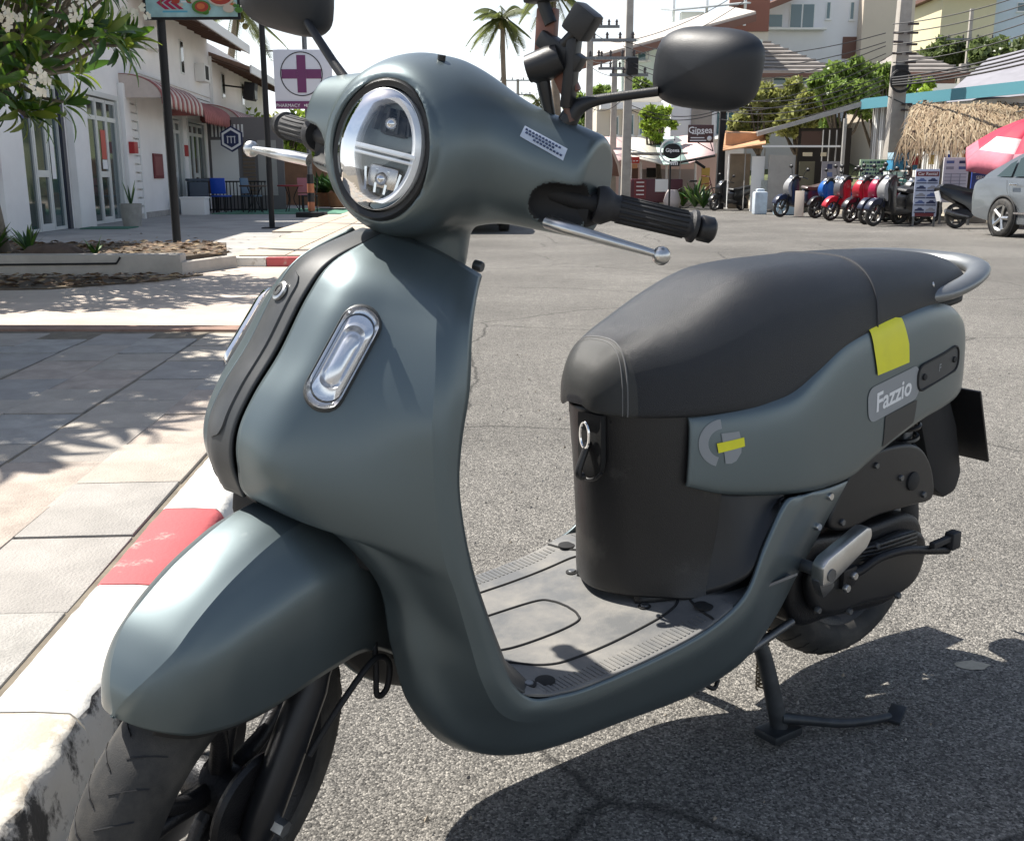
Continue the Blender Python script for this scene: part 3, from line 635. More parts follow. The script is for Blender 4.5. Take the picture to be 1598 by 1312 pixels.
# --- headlight
def hl(v): v = np.asarray(v, float)*np.array((.925, .91, .95)); return st(HC+v[:, 2:3]*hN+v[:, 0:1]*np.array((0, -1, 0))+v[:, 1:2]*hU)
def oval_lathe(name, prof, m, n=64, parent=None):
    """prof: (k, depth): k scales the oval half-axes"""
    V = []; 
    for a, b, h in prof:
        for j in range(n): t = 2*math.pi*j/n; V.append((a*math.cos(t), b*math.sin(t), h))
    F = [(i*n+j, i*n+(j+1) % n, (i+1)*n+(j+1) % n, (i+1)*n+j) for i in range(len(prof)-1) for j in range(n)]
    return pydata(name, V, F, m, parent or HL, True, hl, 50)
HL = oval_lathe('headlight', [(.073, .089, -.022), (.073, .089, .000), (.070, .086, .003), (.063, .079, .001), (.061, .077, -.012)], BLACKP, parent=SCO)
RING = mat('light_guide', (.80, .82, .84), .25, .35)
oval_lathe('light_ring', [(.061, .077, -.010), (.060, .076, .006), (.054, .070, .010), (.047, .063, .006), (.044, .060, -.014)], RING)
oval_lathe('reflector_bowl', [(.048, .064, -.012), (.044, .058, -.034), (.030, .040, -.050), (.0005, .0005, -.056)], mat('bowl_metal', (.80, .80, .80), .34, .8))
HB = MB(); HB.box((0, .0, .002), (.112, .0065, .016)).box((0, -.008, .004), (.108, .0045, .012)); HB.build('light_bar', RING, HL, xf=hl, bevel=.0015)
MB().box((0, .033, -.030), (.040, .028, .03)).build('upper_projector', DMETAL, HL, xf=hl, bevel=.006)
MB().box((0, -.034, -.026), (.046, .030, .03)).build('lower_projector', mat('smoked_chrome', (.6, .57, .54), .25, 1.), HL, xf=hl, bevel=.006)
for yy, ss in ((.034, 1), (-.036, -1)):
    V, F = lathe_geo([(.0005, .004), (.006, .003), (.009, -.004), (.010, -.016)], 24, 'z'); pydata('projector_eye', np.array(V)+np.array((0, yy, -.008)), F, CHROME, HL, True, hl)
    for k in range(4): MB().box((-.024+.016*k, yy+ss*.004, -.016), (.0035, .030, .010), rz=(.12*ss*(k-1.5))).build('reflector_fin', CHROME if ss < 0 else BLACKP, HL, xf=hl)
oval_lathe('headlight_lens', [(.0605, .0765, .004), (.056, .072, .014), (.042, .056, .021), (.022, .03, .0245), (.0005, .0005, .0255)], LENS)
# --- bars, grips, levers, mirrors
for s in (1, -1):
    g0 = np.array((.903, s*.185, .978)); g1 = np.array((.820, s*.322, .964)); d = (g1-g0)/np.linalg.norm(g1-g0)
    tube('bar_tube', [np.array((.93, s*.05, .985)), g0, g1-d*.01], .0115, MATTEB, SCO, 10, xf=st)
    v = [g0+d*t for t in (.028, .034, .040, .046, .052, .125, .150, .153, .158, .160)]
    tube('grip', v, [.021, .0235, .0235, .020, .0165, .0158, .0165, .0205, .0205, .015], GRIPM, SCO, 20, xf=st)
    rg = MB(); e1 = np.cross(d, (0, 0, 1)); e1 /= np.linalg.norm(e1); e2 = np.cross(d, e1)
    for k in range(16):
        a = 2*math.pi*k/16; off = (math.cos(a)*e1+math.sin(a)*e2)*.0163; rg.tube([g0+d*.058+off, g0+d*.145+off], .0016, 5)
    rg.build('grip_ribs', GRIPM, SCO, True, xf=st)
    tube('bar_end', [g0+d*.160, g0+d*.165, g0+d*.180, g0+d*.184], [.012, .0165, .0165, .012], BLACKP, SCO, 16, xf=st)
    MB().box((.880, s*.192, .967), (.045, .034, .046)).build('switch_housing', MATTEB, SCO, bevel=.01, xf=st)
    LV = [(.950, s*.178, .953), (.956, s*.205, .953), (.948, s*.232, .950), (.930, s*.262, .945), (.915, s*.290, .941), (.909, s*.305, .939)]
    tube('brake_lever', LV, [.011, .0105, .0092, .0078, .0066, .006], ALU, SCO, 12, 40, xf=st, squash=(1, .75))
    V, F = lathe_geo([(.0003, .0115), (.006, .0098), (.0098, .006), (.0115, 0), (.0098, -.006), (.006, -.0098), (.0003, -.0115)], 18, 'z'); pydata('lever_ball', np.array(V)+np.array((.907, s*.311, .938)), F, ALU, SCO, True, st)
    # mirror
    if s < 0: tube('mirror_stem', [(.905, -.140, 1.040), (.890, -.195, 1.075), (.872, -.256, 1.117)], [.0075, .0062, .0056], BLACKP, SCO, 12, xf=st)
    else: tube('mirror_stem', [(.900, s*.150, 1.030), (.898, s*.158, 1.062), (.893, s*.166, 1.082), (.885, s*.185, 1.094), (.878, s*.220, 1.106), (.872, s*.256, 1.117)], [.0125, .0125, .0105, .0068, .0058, .0056], BLACKP, SCO, 12, 40, xf=st)
    tube('stem_foot', [(.902, s*.148, 1.022), (.900, s*.152, 1.040)], .0145, MATTEB, SCO, 12, xf=st)
    mc = np.array((.862, s*.303, 1.150 if s > 0 else 1.142)); V = []; n = 40; lay = [(1.0, -.012), (1.02, -.004), (.99, .006), (.9, .016), (.72, .025), (.45, .031), (.15, .0335), (.01, .034)]
    for k, h in lay:
        for j in range(n):
            t = 2*math.pi*j/n; c, q = math.cos(t), math.sin(t); a = .067*np.sign(c)*abs(c)**.66; b = .045*np.sign(q)*abs(q)**.60
            b += .006*(a/.067); V.append((h+.10*0, a*k*s, b*k))
    F = [(i*n+j, i*n+(j+1) % n, (i+1)*n+(j+1) % n, (i+1)*n+j) for i in range(len(lay)-1) for j in range(n)]+[list(range(n))]
    rot = np.array(Matrix.Rotation(s*R(-14), 3, 'Z') @ Matrix.Rotation(R(6), 3, 'Y'))
    mr = pydata('mirror', np.array(V) @ rot.T+mc, F, mat('mirror_shell', (.016, .018, .022), .5, 0, var=.08, vscale=20, bump=.06, bscale=900), SCO, True, st, 60)
    V2 = [(-.0125, .061*np.sign(math.cos(t))*abs(math.cos(t))**.72, .041*np.sign(math.sin(t))*abs(math.sin(t))**.78) for t in np.linspace(0, 2*math.pi, 32, endpoint=False)]
    pydata('mirror_glass', np.array(V2) @ rot.T+mc, [list(range(32))], CHROME, mr, False, st)
# dashboard on the rear of the cowl
V, F = lathe_geo([(.0005, .006), (.05, .006), (.055, .0), (.055, -.01)], 32, 'z'); q = np.array(Matrix.Rotation(R(-40), 3, 'Y')); pydata('dashboard', np.array(V) @ q.T+np.array((.845, 0, 1.065)), F, BLACKP, SCO, True, st, 40)
# --- phone holder clamped to the left mirror stem (a thing of its own)
PH = tag(empty('phone_holder'), 'black and orange phone holder clamped on the left mirror stem of the scooter', 'phone holder')
PH.matrix_world = SCO.matrix_world
ORG = mat('orange_plastic', (.20, .085, .06), .5, var=.15, vscale=20)
tube('holder_arm', [(.895, .146, 1.036), (.900, .134, 1.070), (.905, .124, 1.10), (.905, .119, 1.112)], [.0075, .0075, .0085, .009], BLACKP, PH, 10, 24, xf=st)
V, F = lathe_geo([(.0003, .0175), (.009, .015), (.0152, .0088), (.0175, 0), (.0152, -.0088), (.009, -.015), (.0003, -.0175)], 20, 'z'); pydata('ball_joint', np.array(V)+np.array((.905, .117, 1.118)), F, BLACKP, PH, True, st)
tube('joint_collar', [(.915, .104, 1.116), (.908, .128, 1.128), (.905, .140, 1.136)], [.016, .019, .016], BLACKP, PH, 12, xf=st)
MB().box((.898, .136, 1.142), (.022, .062, .020), rx=R(-22)).build('clamp_body', BLACKP, PH, bevel=.004, xf=st)
MB().box((.893, .112, 1.152), (.014, .026, .070), rx=R(6)).build('clamp_plate', ORG, PH, bevel=.004, xf=st)
MB().box((.893, .140, 1.118), (.014, .024, .056), rx=R(38)).build('clamp_plate', ORG, PH, bevel=.004, xf=st)
MB().box((.900, .154, 1.120), (.020, .014, .080), rx=R(4)).build('clamp_jaw', BLACKP, PH, bevel=.004, xf=st)
tube('clamp_rod', [(.903, .152, 1.090), (.903, .166, 1.066)], .005, mat('brown_rod', (.12, .06, .04), .5), PH, 8, xf=st)
MB().box((.905, .160, 1.178), (.030, .032, .034), rx=R(-25)).build('upper_clamp', BLACKP, PH, bevel=.005, xf=st)
tube('upper_rod', [(.903, .140, 1.150), (.904, .156, 1.170)], .007, BLACKP, PH, 8, xf=st)
tube('upper_arm', [(.90, .118, 1.170), (.90, .106, 1.188), (.90, .098, 1.205)], .008, BLACKP, PH, 8, xf=st)
MB().box((.90, .100, 1.205), (.03, .04, .028), rx=R(15)).build('upper_jaw', BLACKP, PH, bevel=.005, xf=st)
# --- engine, transmission, stands
def plate(name, poly, y0, y1, m, bev=.008, n=None, seg=3):
    P = cr(np.array(poly), n, True).tolist() if n else poly
    return MB().prism(P, y0, y1, 'y').build(name, m, SCO, bevel=bev, seg=seg)
plate('transmission_case', [(.30, .30), (.305, .22), (.27, .175), (.18, .165), (.09, .150), (.0, .142), (-.06, .165), (-.095, .225), (-.085, .285), (-.03, .315), (.06, .318), (.16, .322), (.25, .335)], .05, .128, DMETAL, .016, 60)
plate('clutch_cover', [(.275, .285), (.27, .225), (.22, .19), (.12, .182), (.02, .168), (-.045, .185), (-.07, .235), (-.055, .275), (0, .292), (.1, .292), (.2, .305)], .128, .152, BLACKP, .012, 60)
RBm = MB()
for k in range(4): RBm.tube([(.24-.02*k, .145, .305-.008*k), (.1, .153, .292-.008*k), (-.03, .150, .283-.008*k)], .004, 6)
RBm.build('case_ribs', DMETAL, SCO, True)
plate('air_filter_box', [(.225, .36), (.18, .43), (.12, .462), (.03, .464), (-.04, .445), (-.085, .395), (-.095, .335), (-.03, .335), (.08, .34), (.17, .335)], .055, .140, BLACKP, .02, 60)
disc_on('filter_cap', (-.02, .141, .385), (0, 1, 0), .018, .004, MATTEB, SCO, n=20)
for (x, z) in ((.19, .355), (.02, .40), (-.06, .35), (.1, .44)): disc_on('filter_screw', (x, .142, z), (0, 1, 0), .006, .003, STEEL, SCO, n=10)
for (x, z) in ((.262, .215), (.17, .185), (.02, .172), (-.058, .24), (.1, .292)): disc_on('case_bolt', (x, .154, z), (0, 1, 0), .0065, .004, STEEL, SCO, n=6)
plate('engine_block', [(.42, .31), (.44, .20), (.36, .155), (.24, .165), (.20, .30), (.28, .36)], -.08, .055, DMETAL, .012, 40)
tube('muffler', [(.30, -.10, .20), (.1, -.12, .21), (-.12, -.135, .25), (-.26, -.14, .28)], [.02, .045, .05, .04], MATTEB, SCO, 16, 24)
for s in (1, -1):
    q = np.linspace(0, 9*2*math.pi, 180); tube('shock_spring', [(-.04-.035*t/q[-1]+.023*math.cos(t), s*.092+.023*math.sin(t), .335+.20*t/q[-1]) for t in q], .0045, mat('spring_black', (.02, .02, .02), .35), SCO, 6)
    tube('shock_absorber', [(-.035, s*.092, .27), (-.078, s*.092, .56)], .013, STEEL, SCO, 10)
# kick starter
KS = [(.175, .152, .258), (.155, .160, .262), (.115, .170, .278), (.05, .178, .278), (-.02, .184, .262), (-.075, .188, .250)]
tube('kick_lever', KS, [.011, .009, .008, .008, .0085, .009], DMETAL, SCO, 10, 40)
MB().box((.182, .152, .255), (.042, .018, .038)).build('kick_boss', DMETAL, SCO, bevel=.006)
for (x, z) in ((.176, .258), (.196, .240)): disc_on('kick_bolt', (x, .163, z), (0, 1, 0), .0075, .004, ALU, SCO, n=8)
MB().box((-.085, .192, .268), (.028, .02, .034)).build('kick_pedal', GRIPM, SCO, bevel=.004)
MB().box((-.045, .192, .274), (.06, .012, .012)).build('pedal_arm', GRIPM, SCO, bevel=.003)
# silver pillion foot peg, folded up
MB().prism([(.338, .300), (.338, .335), (.325, .345), (.225, .375), (.212, .372), (.208, .356), (.222, .338), (.312, .298)], .190, .216, 'y').build('foot_peg', ALU, SCO, bevel=.006)
MB().box((.318, .201, .298), (.034, .018, .040), ry=R(25)).build('peg_bracket', STEEL, SCO, bevel=.007)
tube('peg_pivot', [(.318, .150, .316), (.318, .218, .316)], .011, STEEL, SCO, 10)
for (x, y, z) in ((.395, .178, .440), (.262, .165, .425), (.290, .165, .378)): disc_on('panel_screw', (x, y, z), (0, 1, .05), .0065, .004, ALU, SCO, n=12)
# centre stand with its foot lever, folded side stand, spring
for s in (1, -1):
    tube('centre_stand_leg', [(.345, s*.085, .175), (.330, s*.10, .12), (.318, s*.118, .03), (.314, s*.124, -.005)], [.014, .0145, .0155, .016], STEEL if s < 0 else mat('stand_steel', (.05, .055, .06), .45, .6, var=.3, vscale=30), SCO, 12, 20)
    MB().box((.318, s*.126, -.010), (.075, .05, .016), ry=R(-4)).build('stand_foot', MATS['stand_steel'], SCO, bevel=.005)
tube('stand_lever', [(.316, .128, .016), (.27, .150, .004), (.21, .176, -.012), (.15, .194, -.022), (.100, .204, -.028)], [.011, .0095, .009, .0085, .008], MATS['stand_steel'], SCO, 10, 30)
MB().box((.086, .208, -.026), (.05, .028, .008), ry=R(10), rz=R(20)).build('lever_tab', MATS['stand_steel'], SCO, bevel=.003)
tube('stand_cross_tube', [(.345, -.10, .172), (.345, .10, .172)], .014, MATTEB, SCO, 10)
tube('side_stand', [(.50, .125, .165), (.40, .128, .178), (.30, .13, .197)], [.008, .0075, .007], STEEL, SCO, 8)
q = np.linspace(0, 16*2*math.pi, 220); tube('stand_spring', [(.275+.010*math.cos(t), .05+.010*math.sin(t), .15-.125*t/q[-1]) for t in q], .002, mat('rusty_spring', (.2, .15, .09), .6, .4), SCO, 5)
tube('frame_tube', [(.50, .06, .20), (.36, .06, .21), (.24, .06, .25)], .018, MATTEB, SCO, 10)
tube('vent_hose', [(.52, .13, .155), (.50, .135, .142), (.485, .13, .150)], .004, MATTEB, SCO, 6, 12)
# ------------------------------------------------------------------ setting: road, pavements, kerbs
_p = math.atan((656-HOR)/F_PX); _c, _s = math.cos(_p), math.sin(_p)
def at(u, v, D):
    """world point seen at photo pixel (u,v) at distance D down the street"""
    a, b = (u-799)/F_PX, (v-656)/F_PX; dy, dz = _c-b*_s, -_s-b*_c; t = D/dy
    return Vector((a*t, D, CAM_H+dz*t))
TD = Vector((-.057, .9984, 0)); TN = Vector((.9984, .057, 0))        # street direction, towards the road
TRZ = math.atan2(-TD.x, TD.y)
def asphalt():
    m = bpy.data.materials.new('asphalt'); m.use_nodes = True; n = m.node_tree.nodes; l = m.node_tree.links.new; b = n['Principled BSDF']
    t = n.new('ShaderNodeTexCoord')
    v1 = n.new('ShaderNodeTexVoronoi'); v1.inputs['Scale'].default_value = 250; v2 = n.new('ShaderNodeTexVoronoi'); v2.inputs['Scale'].default_value = 430
    z = n.new('ShaderNodeTexNoise'); z.inputs['Scale'].default_value = .55; z.inputs['Detail'].default_value = 7; z.inputs['Roughness'].default_value = .6
    z3 = n.new('ShaderNodeTexNoise'); z3.inputs['Scale'].default_value = 9; z3.inputs['Detail'].default_value = 6; z3.inputs['Roughness'].default_value = .7
    for q in (v1, v2, z, z3): l(t.outputs['Object'], q.inputs['Vector'])
    s1 = n.new('ShaderNodeSeparateColor'); l(v1.outputs['Color'], s1.inputs[0])
    r1 = n.new('ShaderNodeValToRGB'); e = r1.color_ramp.elements; e[0].position = 0; e[0].color = (.065, .062, .057, 1); e[1].position = 1; e[1].color = (.44, .415, .37, 1)
    for p, c in ((.25, (.135, .128, .117, 1)), (.6, (.220, .208, .188, 1)), (.85, (.30, .283, .255, 1))): k = e.new(p); k.color = c
    l(s1.outputs[0], r1.inputs[0])
    s2 = n.new('ShaderNodeSeparateColor'); l(v2.outputs['Color'], s2.inputs[0])
    r2 = n.new('ShaderNodeMapRange'); r2.inputs[3].default_value = .72; r2.inputs[4].default_value = 1.28; l(s2.outputs[1], r2.inputs[0])
    m1 = n.new('ShaderNodeVectorMath'); m1.operation = 'SCALE'; l(r1.outputs[0], m1.inputs[0]); l(r2.outputs[0], m1.inputs['Scale'])
    r3 = n.new('ShaderNodeMapRange'); r3.inputs[1].default_value = .3; r3.inputs[2].default_value = .7; r3.inputs[3].default_value = .64; r3.inputs[4].default_value = 1.04; l(z.outputs[0], r3.inputs[0])
    r4 = n.new('ShaderNodeMapRange'); r4.inputs[1].default_value = .3; r4.inputs[2].default_value = .7; r4.inputs[3].default_value = .84; r4.inputs[4].default_value = 1.12; l(z3.outputs[0], r4.inputs[0])
    mm = n.new('ShaderNodeMath'); mm.operation = 'MULTIPLY'; l(r3.outputs[0], mm.inputs[0]); l(r4.outputs[0], mm.inputs[1])
    m2 = n.new('ShaderNodeVectorMath'); m2.operation = 'SCALE'; l(m1.outputs[0], m2.inputs[0]); l(mm.outputs[0], m2.inputs['Scale'])
    zc = n.new('ShaderNodeTexNoise'); zc.inputs['Scale'].default_value = 1.1; zc.inputs['Detail'].default_value = 5; vc = n.new('ShaderNodeTexVoronoi'); vc.feature = 'DISTANCE_TO_EDGE'; vc.inputs['Scale'].default_value = .42
    mv = n.new('ShaderNodeMixRGB'); mv.blend_type = 'ADD'; mv.inputs[0].default_value = .35; l(t.outputs['Object'], mv.inputs[1]); l(zc.outputs['Color'], mv.inputs[2]); l(t.outputs['Object'], zc.inputs['Vector']); l(mv.outputs[0], vc.inputs['Vector'])
    ck = n.new('ShaderNodeMapRange'); ck.inputs[1].default_value = .0012; ck.inputs[2].default_value = .0045; ck.inputs[3].default_value = .45; ck.inputs[4].default_value = 1.; l(vc.outputs['Distance'], ck.inputs[0])
    zs = n.new('ShaderNodeTexNoise'); zs.inputs['Scale'].default_value = .16; zs.inputs['Detail'].default_value = 3; l(t.outputs['Object'], zs.inputs['Vector']); rs = n.new('ShaderNodeMapRange'); rs.inputs[1].default_value = .35; rs.inputs[2].default_value = .65; rs.inputs[3].default_value = .86; rs.inputs[4].default_value = 1.12; l(zs.outputs[0], rs.inputs[0])
    m3 = n.new('ShaderNodeMath'); m3.operation = 'MULTIPLY'; l(ck.outputs[0], m3.inputs[0]); l(rs.outputs[0], m3.inputs[1]); m4 = n.new('ShaderNodeVectorMath'); m4.operation = 'SCALE'; l(m2.outputs[0], m4.inputs[0]); l(m3.outputs[0], m4.inputs['Scale'])
    l(m4.outputs[0], b.inputs['Base Color']); b.inputs['Roughness'].default_value = .82; b.inputs['Specular IOR Level'].default_value = .3
    bp = n.new('ShaderNodeBump'); bp.inputs['Strength'].default_value = .8; bp.inputs['Distance'].default_value = .004
    iv = n.new('ShaderNodeMath'); iv.operation = 'SUBTRACT'; iv.inputs[0].default_value = 1; l(v1.outputs['Distance'], iv.inputs[1]); ad = n.new('ShaderNodeMath'); ad.operation = 'ADD'; l(iv.outputs[0], ad.inputs[0]); l(s1.outputs[0], ad.inputs[1])
    l(ad.outputs[0], bp.inputs['Height']); l(bp.outputs[0], b.inputs['Normal'])
    return m
ASPH = asphalt()
CONC = mat('pale_concrete', (.42, .385, .34), .85, 0, var=.22, vscale=2.2, bump=.35, bscale=120, detail=8)
CONC2 = mat('grey_concrete', (.34, .33, .31), .88, 0, var=.25, vscale=1.2, bump=.35, bscale=60, detail=8)
SLABM = [mat('paving_slab_%d' % i, c, .88, 0, var=.2, vscale=5, bump=.5, bscale=150, detail=8) for i, c in enumerate(((.36, .325, .285), (.325, .305, .28), (.385, .345, .295)))]
EARTH = mat('dry_earth', (.10, .075, .05), .95, 0, var=.4, vscale=8, bump=.8, bscale=60)
g = MB(); g.add([(-400, -60, 0), (400, -60, 0), (400, 900, 0), (-400, 900, 0)], [(0, 1, 2, 3)]); kind(g.build('road', ASPH), 'structure')
def strip(name, pts, z, m, h=.0):
    """flat polygon (x,y) at height z, with side walls down to z-h"""
    b = MB(); b.prism(pts, z-h, z, 'z') if h else b.add([(x, y, z) for x, y in pts], [tuple(range(len(pts)))])
    return kind(b.build(name, m), 'structure')
def kx(y, off=0.): return -.665-.057*(y-1.0)-off            # x of the kerb's road face
KH = .13
# near pavement bed, slabs laid on it with open joints
strip('pavement', [(kx(-4, .16), -4), (kx(5.9, .16), 5.9), (-9, 5.9), (-9, -4)], KH-.006, mat('joint_sand', (.17, .145, .11), .95, 0, var=.3, vscale=14), .11)
PAVE = bpy.data.objects['pavement']
def slab_mesh(wd, ln, th=.03):
    b = MB().box((0, 0, -th/2), (wd, ln, th)); o = b.build('paving_slab', SLABM[0], bevel=.004); me = o.data; bpy.data.objects.remove(o); return me
sm = [slab_mesh(.293, .442) for _ in range(5)]
SLABM += [mat('paving_slab_3', (.39, .33, .28), .9, 0, var=.3, vscale=6, bump=.5, bscale=150, detail=8), mat('paving_slab_4', (.34, .325, .30), .9, 0, var=.3, vscale=6, bump=.5, bscale=150, detail=8)]
for i, me in enumerate(sm): me.materials[0] = SLABM[i]
for r in range(13):
    for c in range(14):
        y = .80+r*.448; x = kx(y+.22, .163)-.150-c*.297; y += (.224 if c % 2 else 0)
        if y > 5.7 or y < .6: continue
        o = bpy.data.objects.new('paving_slab', sm[random.randrange(5)]); C.objects.link(o); o.parent = PAVE
        o.location = (x+random.uniform(-.002, .002), y+random.uniform(-.002, .002), KH+random.uniform(-.004, .003)); o.rotation_euler = (random.uniform(-.006, .006), random.uniform(-.006, .006), TRZ+random.choice((0, math.pi))+random.uniform(-.004, .004))
# pale drive that crosses the pavement
strip('driveway', [(kx(5.9, .02), 5.9), (kx(11.35, .02), 11.35), (-3.15, 11.35), (-9, 10.1), (-9, 5.9)], .035, mat('pink_concrete', (.47, .40, .34), .85, 0, var=.2, vscale=1.6, bump=.3, bscale=90, detail=8), .034)
strip('drive_edge', [(kx(5.9, .05), 5.80), (kx(5.9, .05), 5.98), (-8, 6.05), (-8, 5.90)], .137, mat('red_brown_edging', (.27, .17, .13), .9, 0, var=.3, vscale=6, bump=.3, bscale=80), .10)
# raised pavement beyond the drive
strip('far_pavement', [(kx(11.4, .16), 11.4), (kx(80, .16), 80), (-4.6-2.9, 80), (-4.0, 24), (-3.12, 11.4)], KH, mat('far_paving', (.43, .375, .31), .88, 0, var=.18, vscale=1.4, bump=.3, bscale=60, detail=8), .125)
FP = bpy.data.objects['far_pavement']
sm2 = slab_mesh(.50, .50); sm2.materials[0] = mat('far_slab', (.45, .385, .315), .88, 0, var=.14, vscale=3, bump=.3, bscale=100, detail=7)
for r in range(24):
    for c in range(3 if r < 10 else 4):
        y = 11.72+r*.52; o = bpy.data.objects.new('paving_slab', sm2); C.objects.link(o); o.parent = FP; o.location = (kx(y, .45)-c*.52, y, KH+.016+random.uniform(-.002, .002)); o.rotation_euler = (0, 0, TRZ)
# forecourt of the shops
strip('forecourt', [(-9, 10.2), (-3.3, 10.45), (-3.13, 11.36), (-4.0, 24), (-7.4, 80), (-20, 80), (-20, 10.2)], .022, CONC2, .02)
strip('right_pavement', [(7.2, 36.0), (8.6, 30.5), (10.2, 24.0), (11.0, 14), (40, 14), (40, 120), (5, 120), (5.6, 36)], .10, mat('right_concrete', (.44, .39, .31), .88, 0, var=.22, vscale=1.2, bump=.3, bscale=40), .098)
# kerb stones, white and red
def kerb_paint(name, col, under=(.34, .31, .27), wear=.5):
    m = bpy.data.materials.new(name); m.use_nodes = True; n = m.node_tree.nodes; l = m.node_tree.links.new; b = n['Principled BSDF']
    t = n.new('ShaderNodeTexCoord'); z = n.new('ShaderNodeTexNoise'); z.inputs['Scale'].default_value = 7; z.inputs['Detail'].default_value = 10; z.inputs['Roughness'].default_value = .72
    r = n.new('ShaderNodeValToRGB'); r.color_ramp.elements[0].position = wear-.05; r.color_ramp.elements[1].position = wear+.03
    mx = n.new('ShaderNodeMixRGB'); mx.inputs[1].default_value = (*col, 1); mx.inputs[2].default_value = (*under, 1)
    z2 = n.new('ShaderNodeTexNoise'); z2.inputs['Scale'].default_value = 3; z2.inputs['Detail'].default_value = 6; r2 = n.new('ShaderNodeMapRange'); r2.inputs[1].default_value = .3; r2.inputs[2].default_value = .7; r2.inputs[3].default_value = .84; r2.inputs[4].default_value = 1.06
    v = n.new('ShaderNodeVectorMath'); v.operation = 'SCALE'
    l(t.outputs['Object'], z.inputs['Vector']); l(t.outputs['Object'], z2.inputs['Vector']); l(z.outputs[0], r.inputs[0]); l(r.outputs[0], mx.inputs[0]); l(z2.outputs[0], r2.inputs[0]); l(mx.outputs[0], v.inputs[0]); l(r2.outputs[0], v.inputs['Scale']); l(v.outputs[0], b.inputs['Base Color'])
    b.inputs['Roughness'].default_value = .75
    bp = n.new('ShaderNodeBump'); bp.inputs['Strength'].default_value = .4; bp.inputs['Distance'].default_value = .004; z4 = n.new('ShaderNodeTexNoise'); z4.inputs['Scale'].default_value = 90; z4.inputs['Detail'].default_value = 4
    l(t.outputs['Object'], z4.inputs['Vector']); l(z4.outputs[0], bp.inputs['Height']); l(bp.outputs[0], b.inputs['Normal'])
    return m
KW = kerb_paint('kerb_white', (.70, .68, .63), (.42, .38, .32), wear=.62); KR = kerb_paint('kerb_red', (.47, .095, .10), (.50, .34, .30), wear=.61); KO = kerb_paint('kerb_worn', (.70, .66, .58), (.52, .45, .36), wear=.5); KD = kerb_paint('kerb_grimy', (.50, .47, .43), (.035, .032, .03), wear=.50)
def kerb_block(y0, y1, m, parent, seed, rough=.004):
    r = np.random.default_rng(seed); n = max(3, int((y1-y0)/.035)); prof = [(.16, -.12), (.16, KH-.002), (.152, KH+.002), (.08, KH+.003), (.022, KH), (.008, KH-.010), (.0, KH-.03), (-.006, .07), (-.012, .03), (-.014, -.06)]
    V = []
    for i in range(n+1):
        y = y0+.003+(y1-y0-.006)*i/n
        for k, (o, z) in enumerate(prof):
            j = r.normal(0, rough) if 4 <= k <= 8 else r.normal(0, .0008); V.append((kx(y, o)+j, y, z+(r.normal(0, rough*.6) if 3 < k < 9 else 0)))
    k = len(prof); F = [(i*k+j, i*k+j+1, (i+1)*k+j+1, (i+1)*k+j) for i in range(n) for j in range(k-1)]+[tuple(range(k))[::-1], tuple(range(n*k, n*k+k))]
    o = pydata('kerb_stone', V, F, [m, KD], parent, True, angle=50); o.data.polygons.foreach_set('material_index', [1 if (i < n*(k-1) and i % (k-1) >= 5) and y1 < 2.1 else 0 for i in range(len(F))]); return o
KB = tag(empty('kerb', (0, 0, 0)), 'worn kerb painted in white and red blocks beside the front wheel of the big scooter', 'kerb')
for i, (a, b, m) in enumerate(((-1.5, -.4, KO), (-.4, .75, KO), (.75, 1.52, KO), (1.52, 2.06, KW), (2.06, 2.58, KR), (2.58, 3.62, KW), (3.62, 4.14, KR), (4.14, 5.18, KW), (5.18, 5.70, KR), (5.70, 6.0, KW))):
    kerb_block(a, b, m, KB, i, .0035 if b < 1.6 else .002)
FK = tag(empty('kerb', (0, 0, 0)), 'far kerb with a bright red painted face across the end of the raised pavement', 'kerb')
def box_between(b, p, q, th, z0, z1, mi=0):
    p, q = Vector((*p, 0)), Vector((*q, 0)); d = q-p; n = Vector((-d.y, d.x, 0)).normalized()*th
    v = [p, q, q+n, p+n]; return b.add([(a.x, a.y, z0) for a in v]+[(a.x, a.y, z1) for a in v], [(0, 1, 5, 4), (1, 2, 6, 5), (2, 3, 7, 6), (3, 0, 4, 7), (4, 5, 6, 7), (3, 2, 1, 0)], mi)
xa = (-3.12, -2.66, -2.10, -1.5, kx(11.4))
for i in range(4):
    box_between(MB(), (0, 0), (1, 0), .1, 0, 1); b = MB(); box_between(b, (xa[i]+.004, 11.26), (xa[i+1]-.004, 11.26), .14, -.02, KH+.004); b.build('kerb_stone', (KW, KR, KW, KR)[i], FK, bevel=.008)
yy = 11.42; k = 0
while yy < 40:
    ln = 1.04 if k % 2 == 0 else .52; kerb_block(yy, yy+ln, KW if k % 2 == 0 else KR, FK, 50+k, .003); yy += ln; k += 1
# pebbles, dry leaves and a flattened patch on the asphalt
ptm = mat('flat_patch', (.42, .38, .30), .9, 0, var=.2, vscale=30)
def blob(c, rx, ry, z, m, name, seed=1, n=20):
    r = np.random.default_rng(seed); V = [(c[0], c[1], z)]+[(c[0]+rx*(1+r.normal(0, .08))*math.cos(t), c[1]+ry*(1+r.normal(0, .08))*math.sin(t), z-.003) for t in np.linspace(0, 2*math.pi, n, endpoint=False)]
    return pydata(name, V, [(0, 1+i, 1+(i+1) % n) for i in range(n)], m, None, True)
q = at(1517, 1038, 1.0); G = lambda u, v, z=0: (lambda a, b: ((a*(CAM_H-z)/(_s+b*_c)), ((_c-b*_s)*(CAM_H-z)/(_s+b*_c))))((u-799)/F_PX, (v-656)/F_PX)
c = G(1517, 1038); tag(blob(c, .034, .020, .004, ptm, 'dried_patch', 3), 'small pale dried patch on the asphalt in the scooter shadow', 'stain')
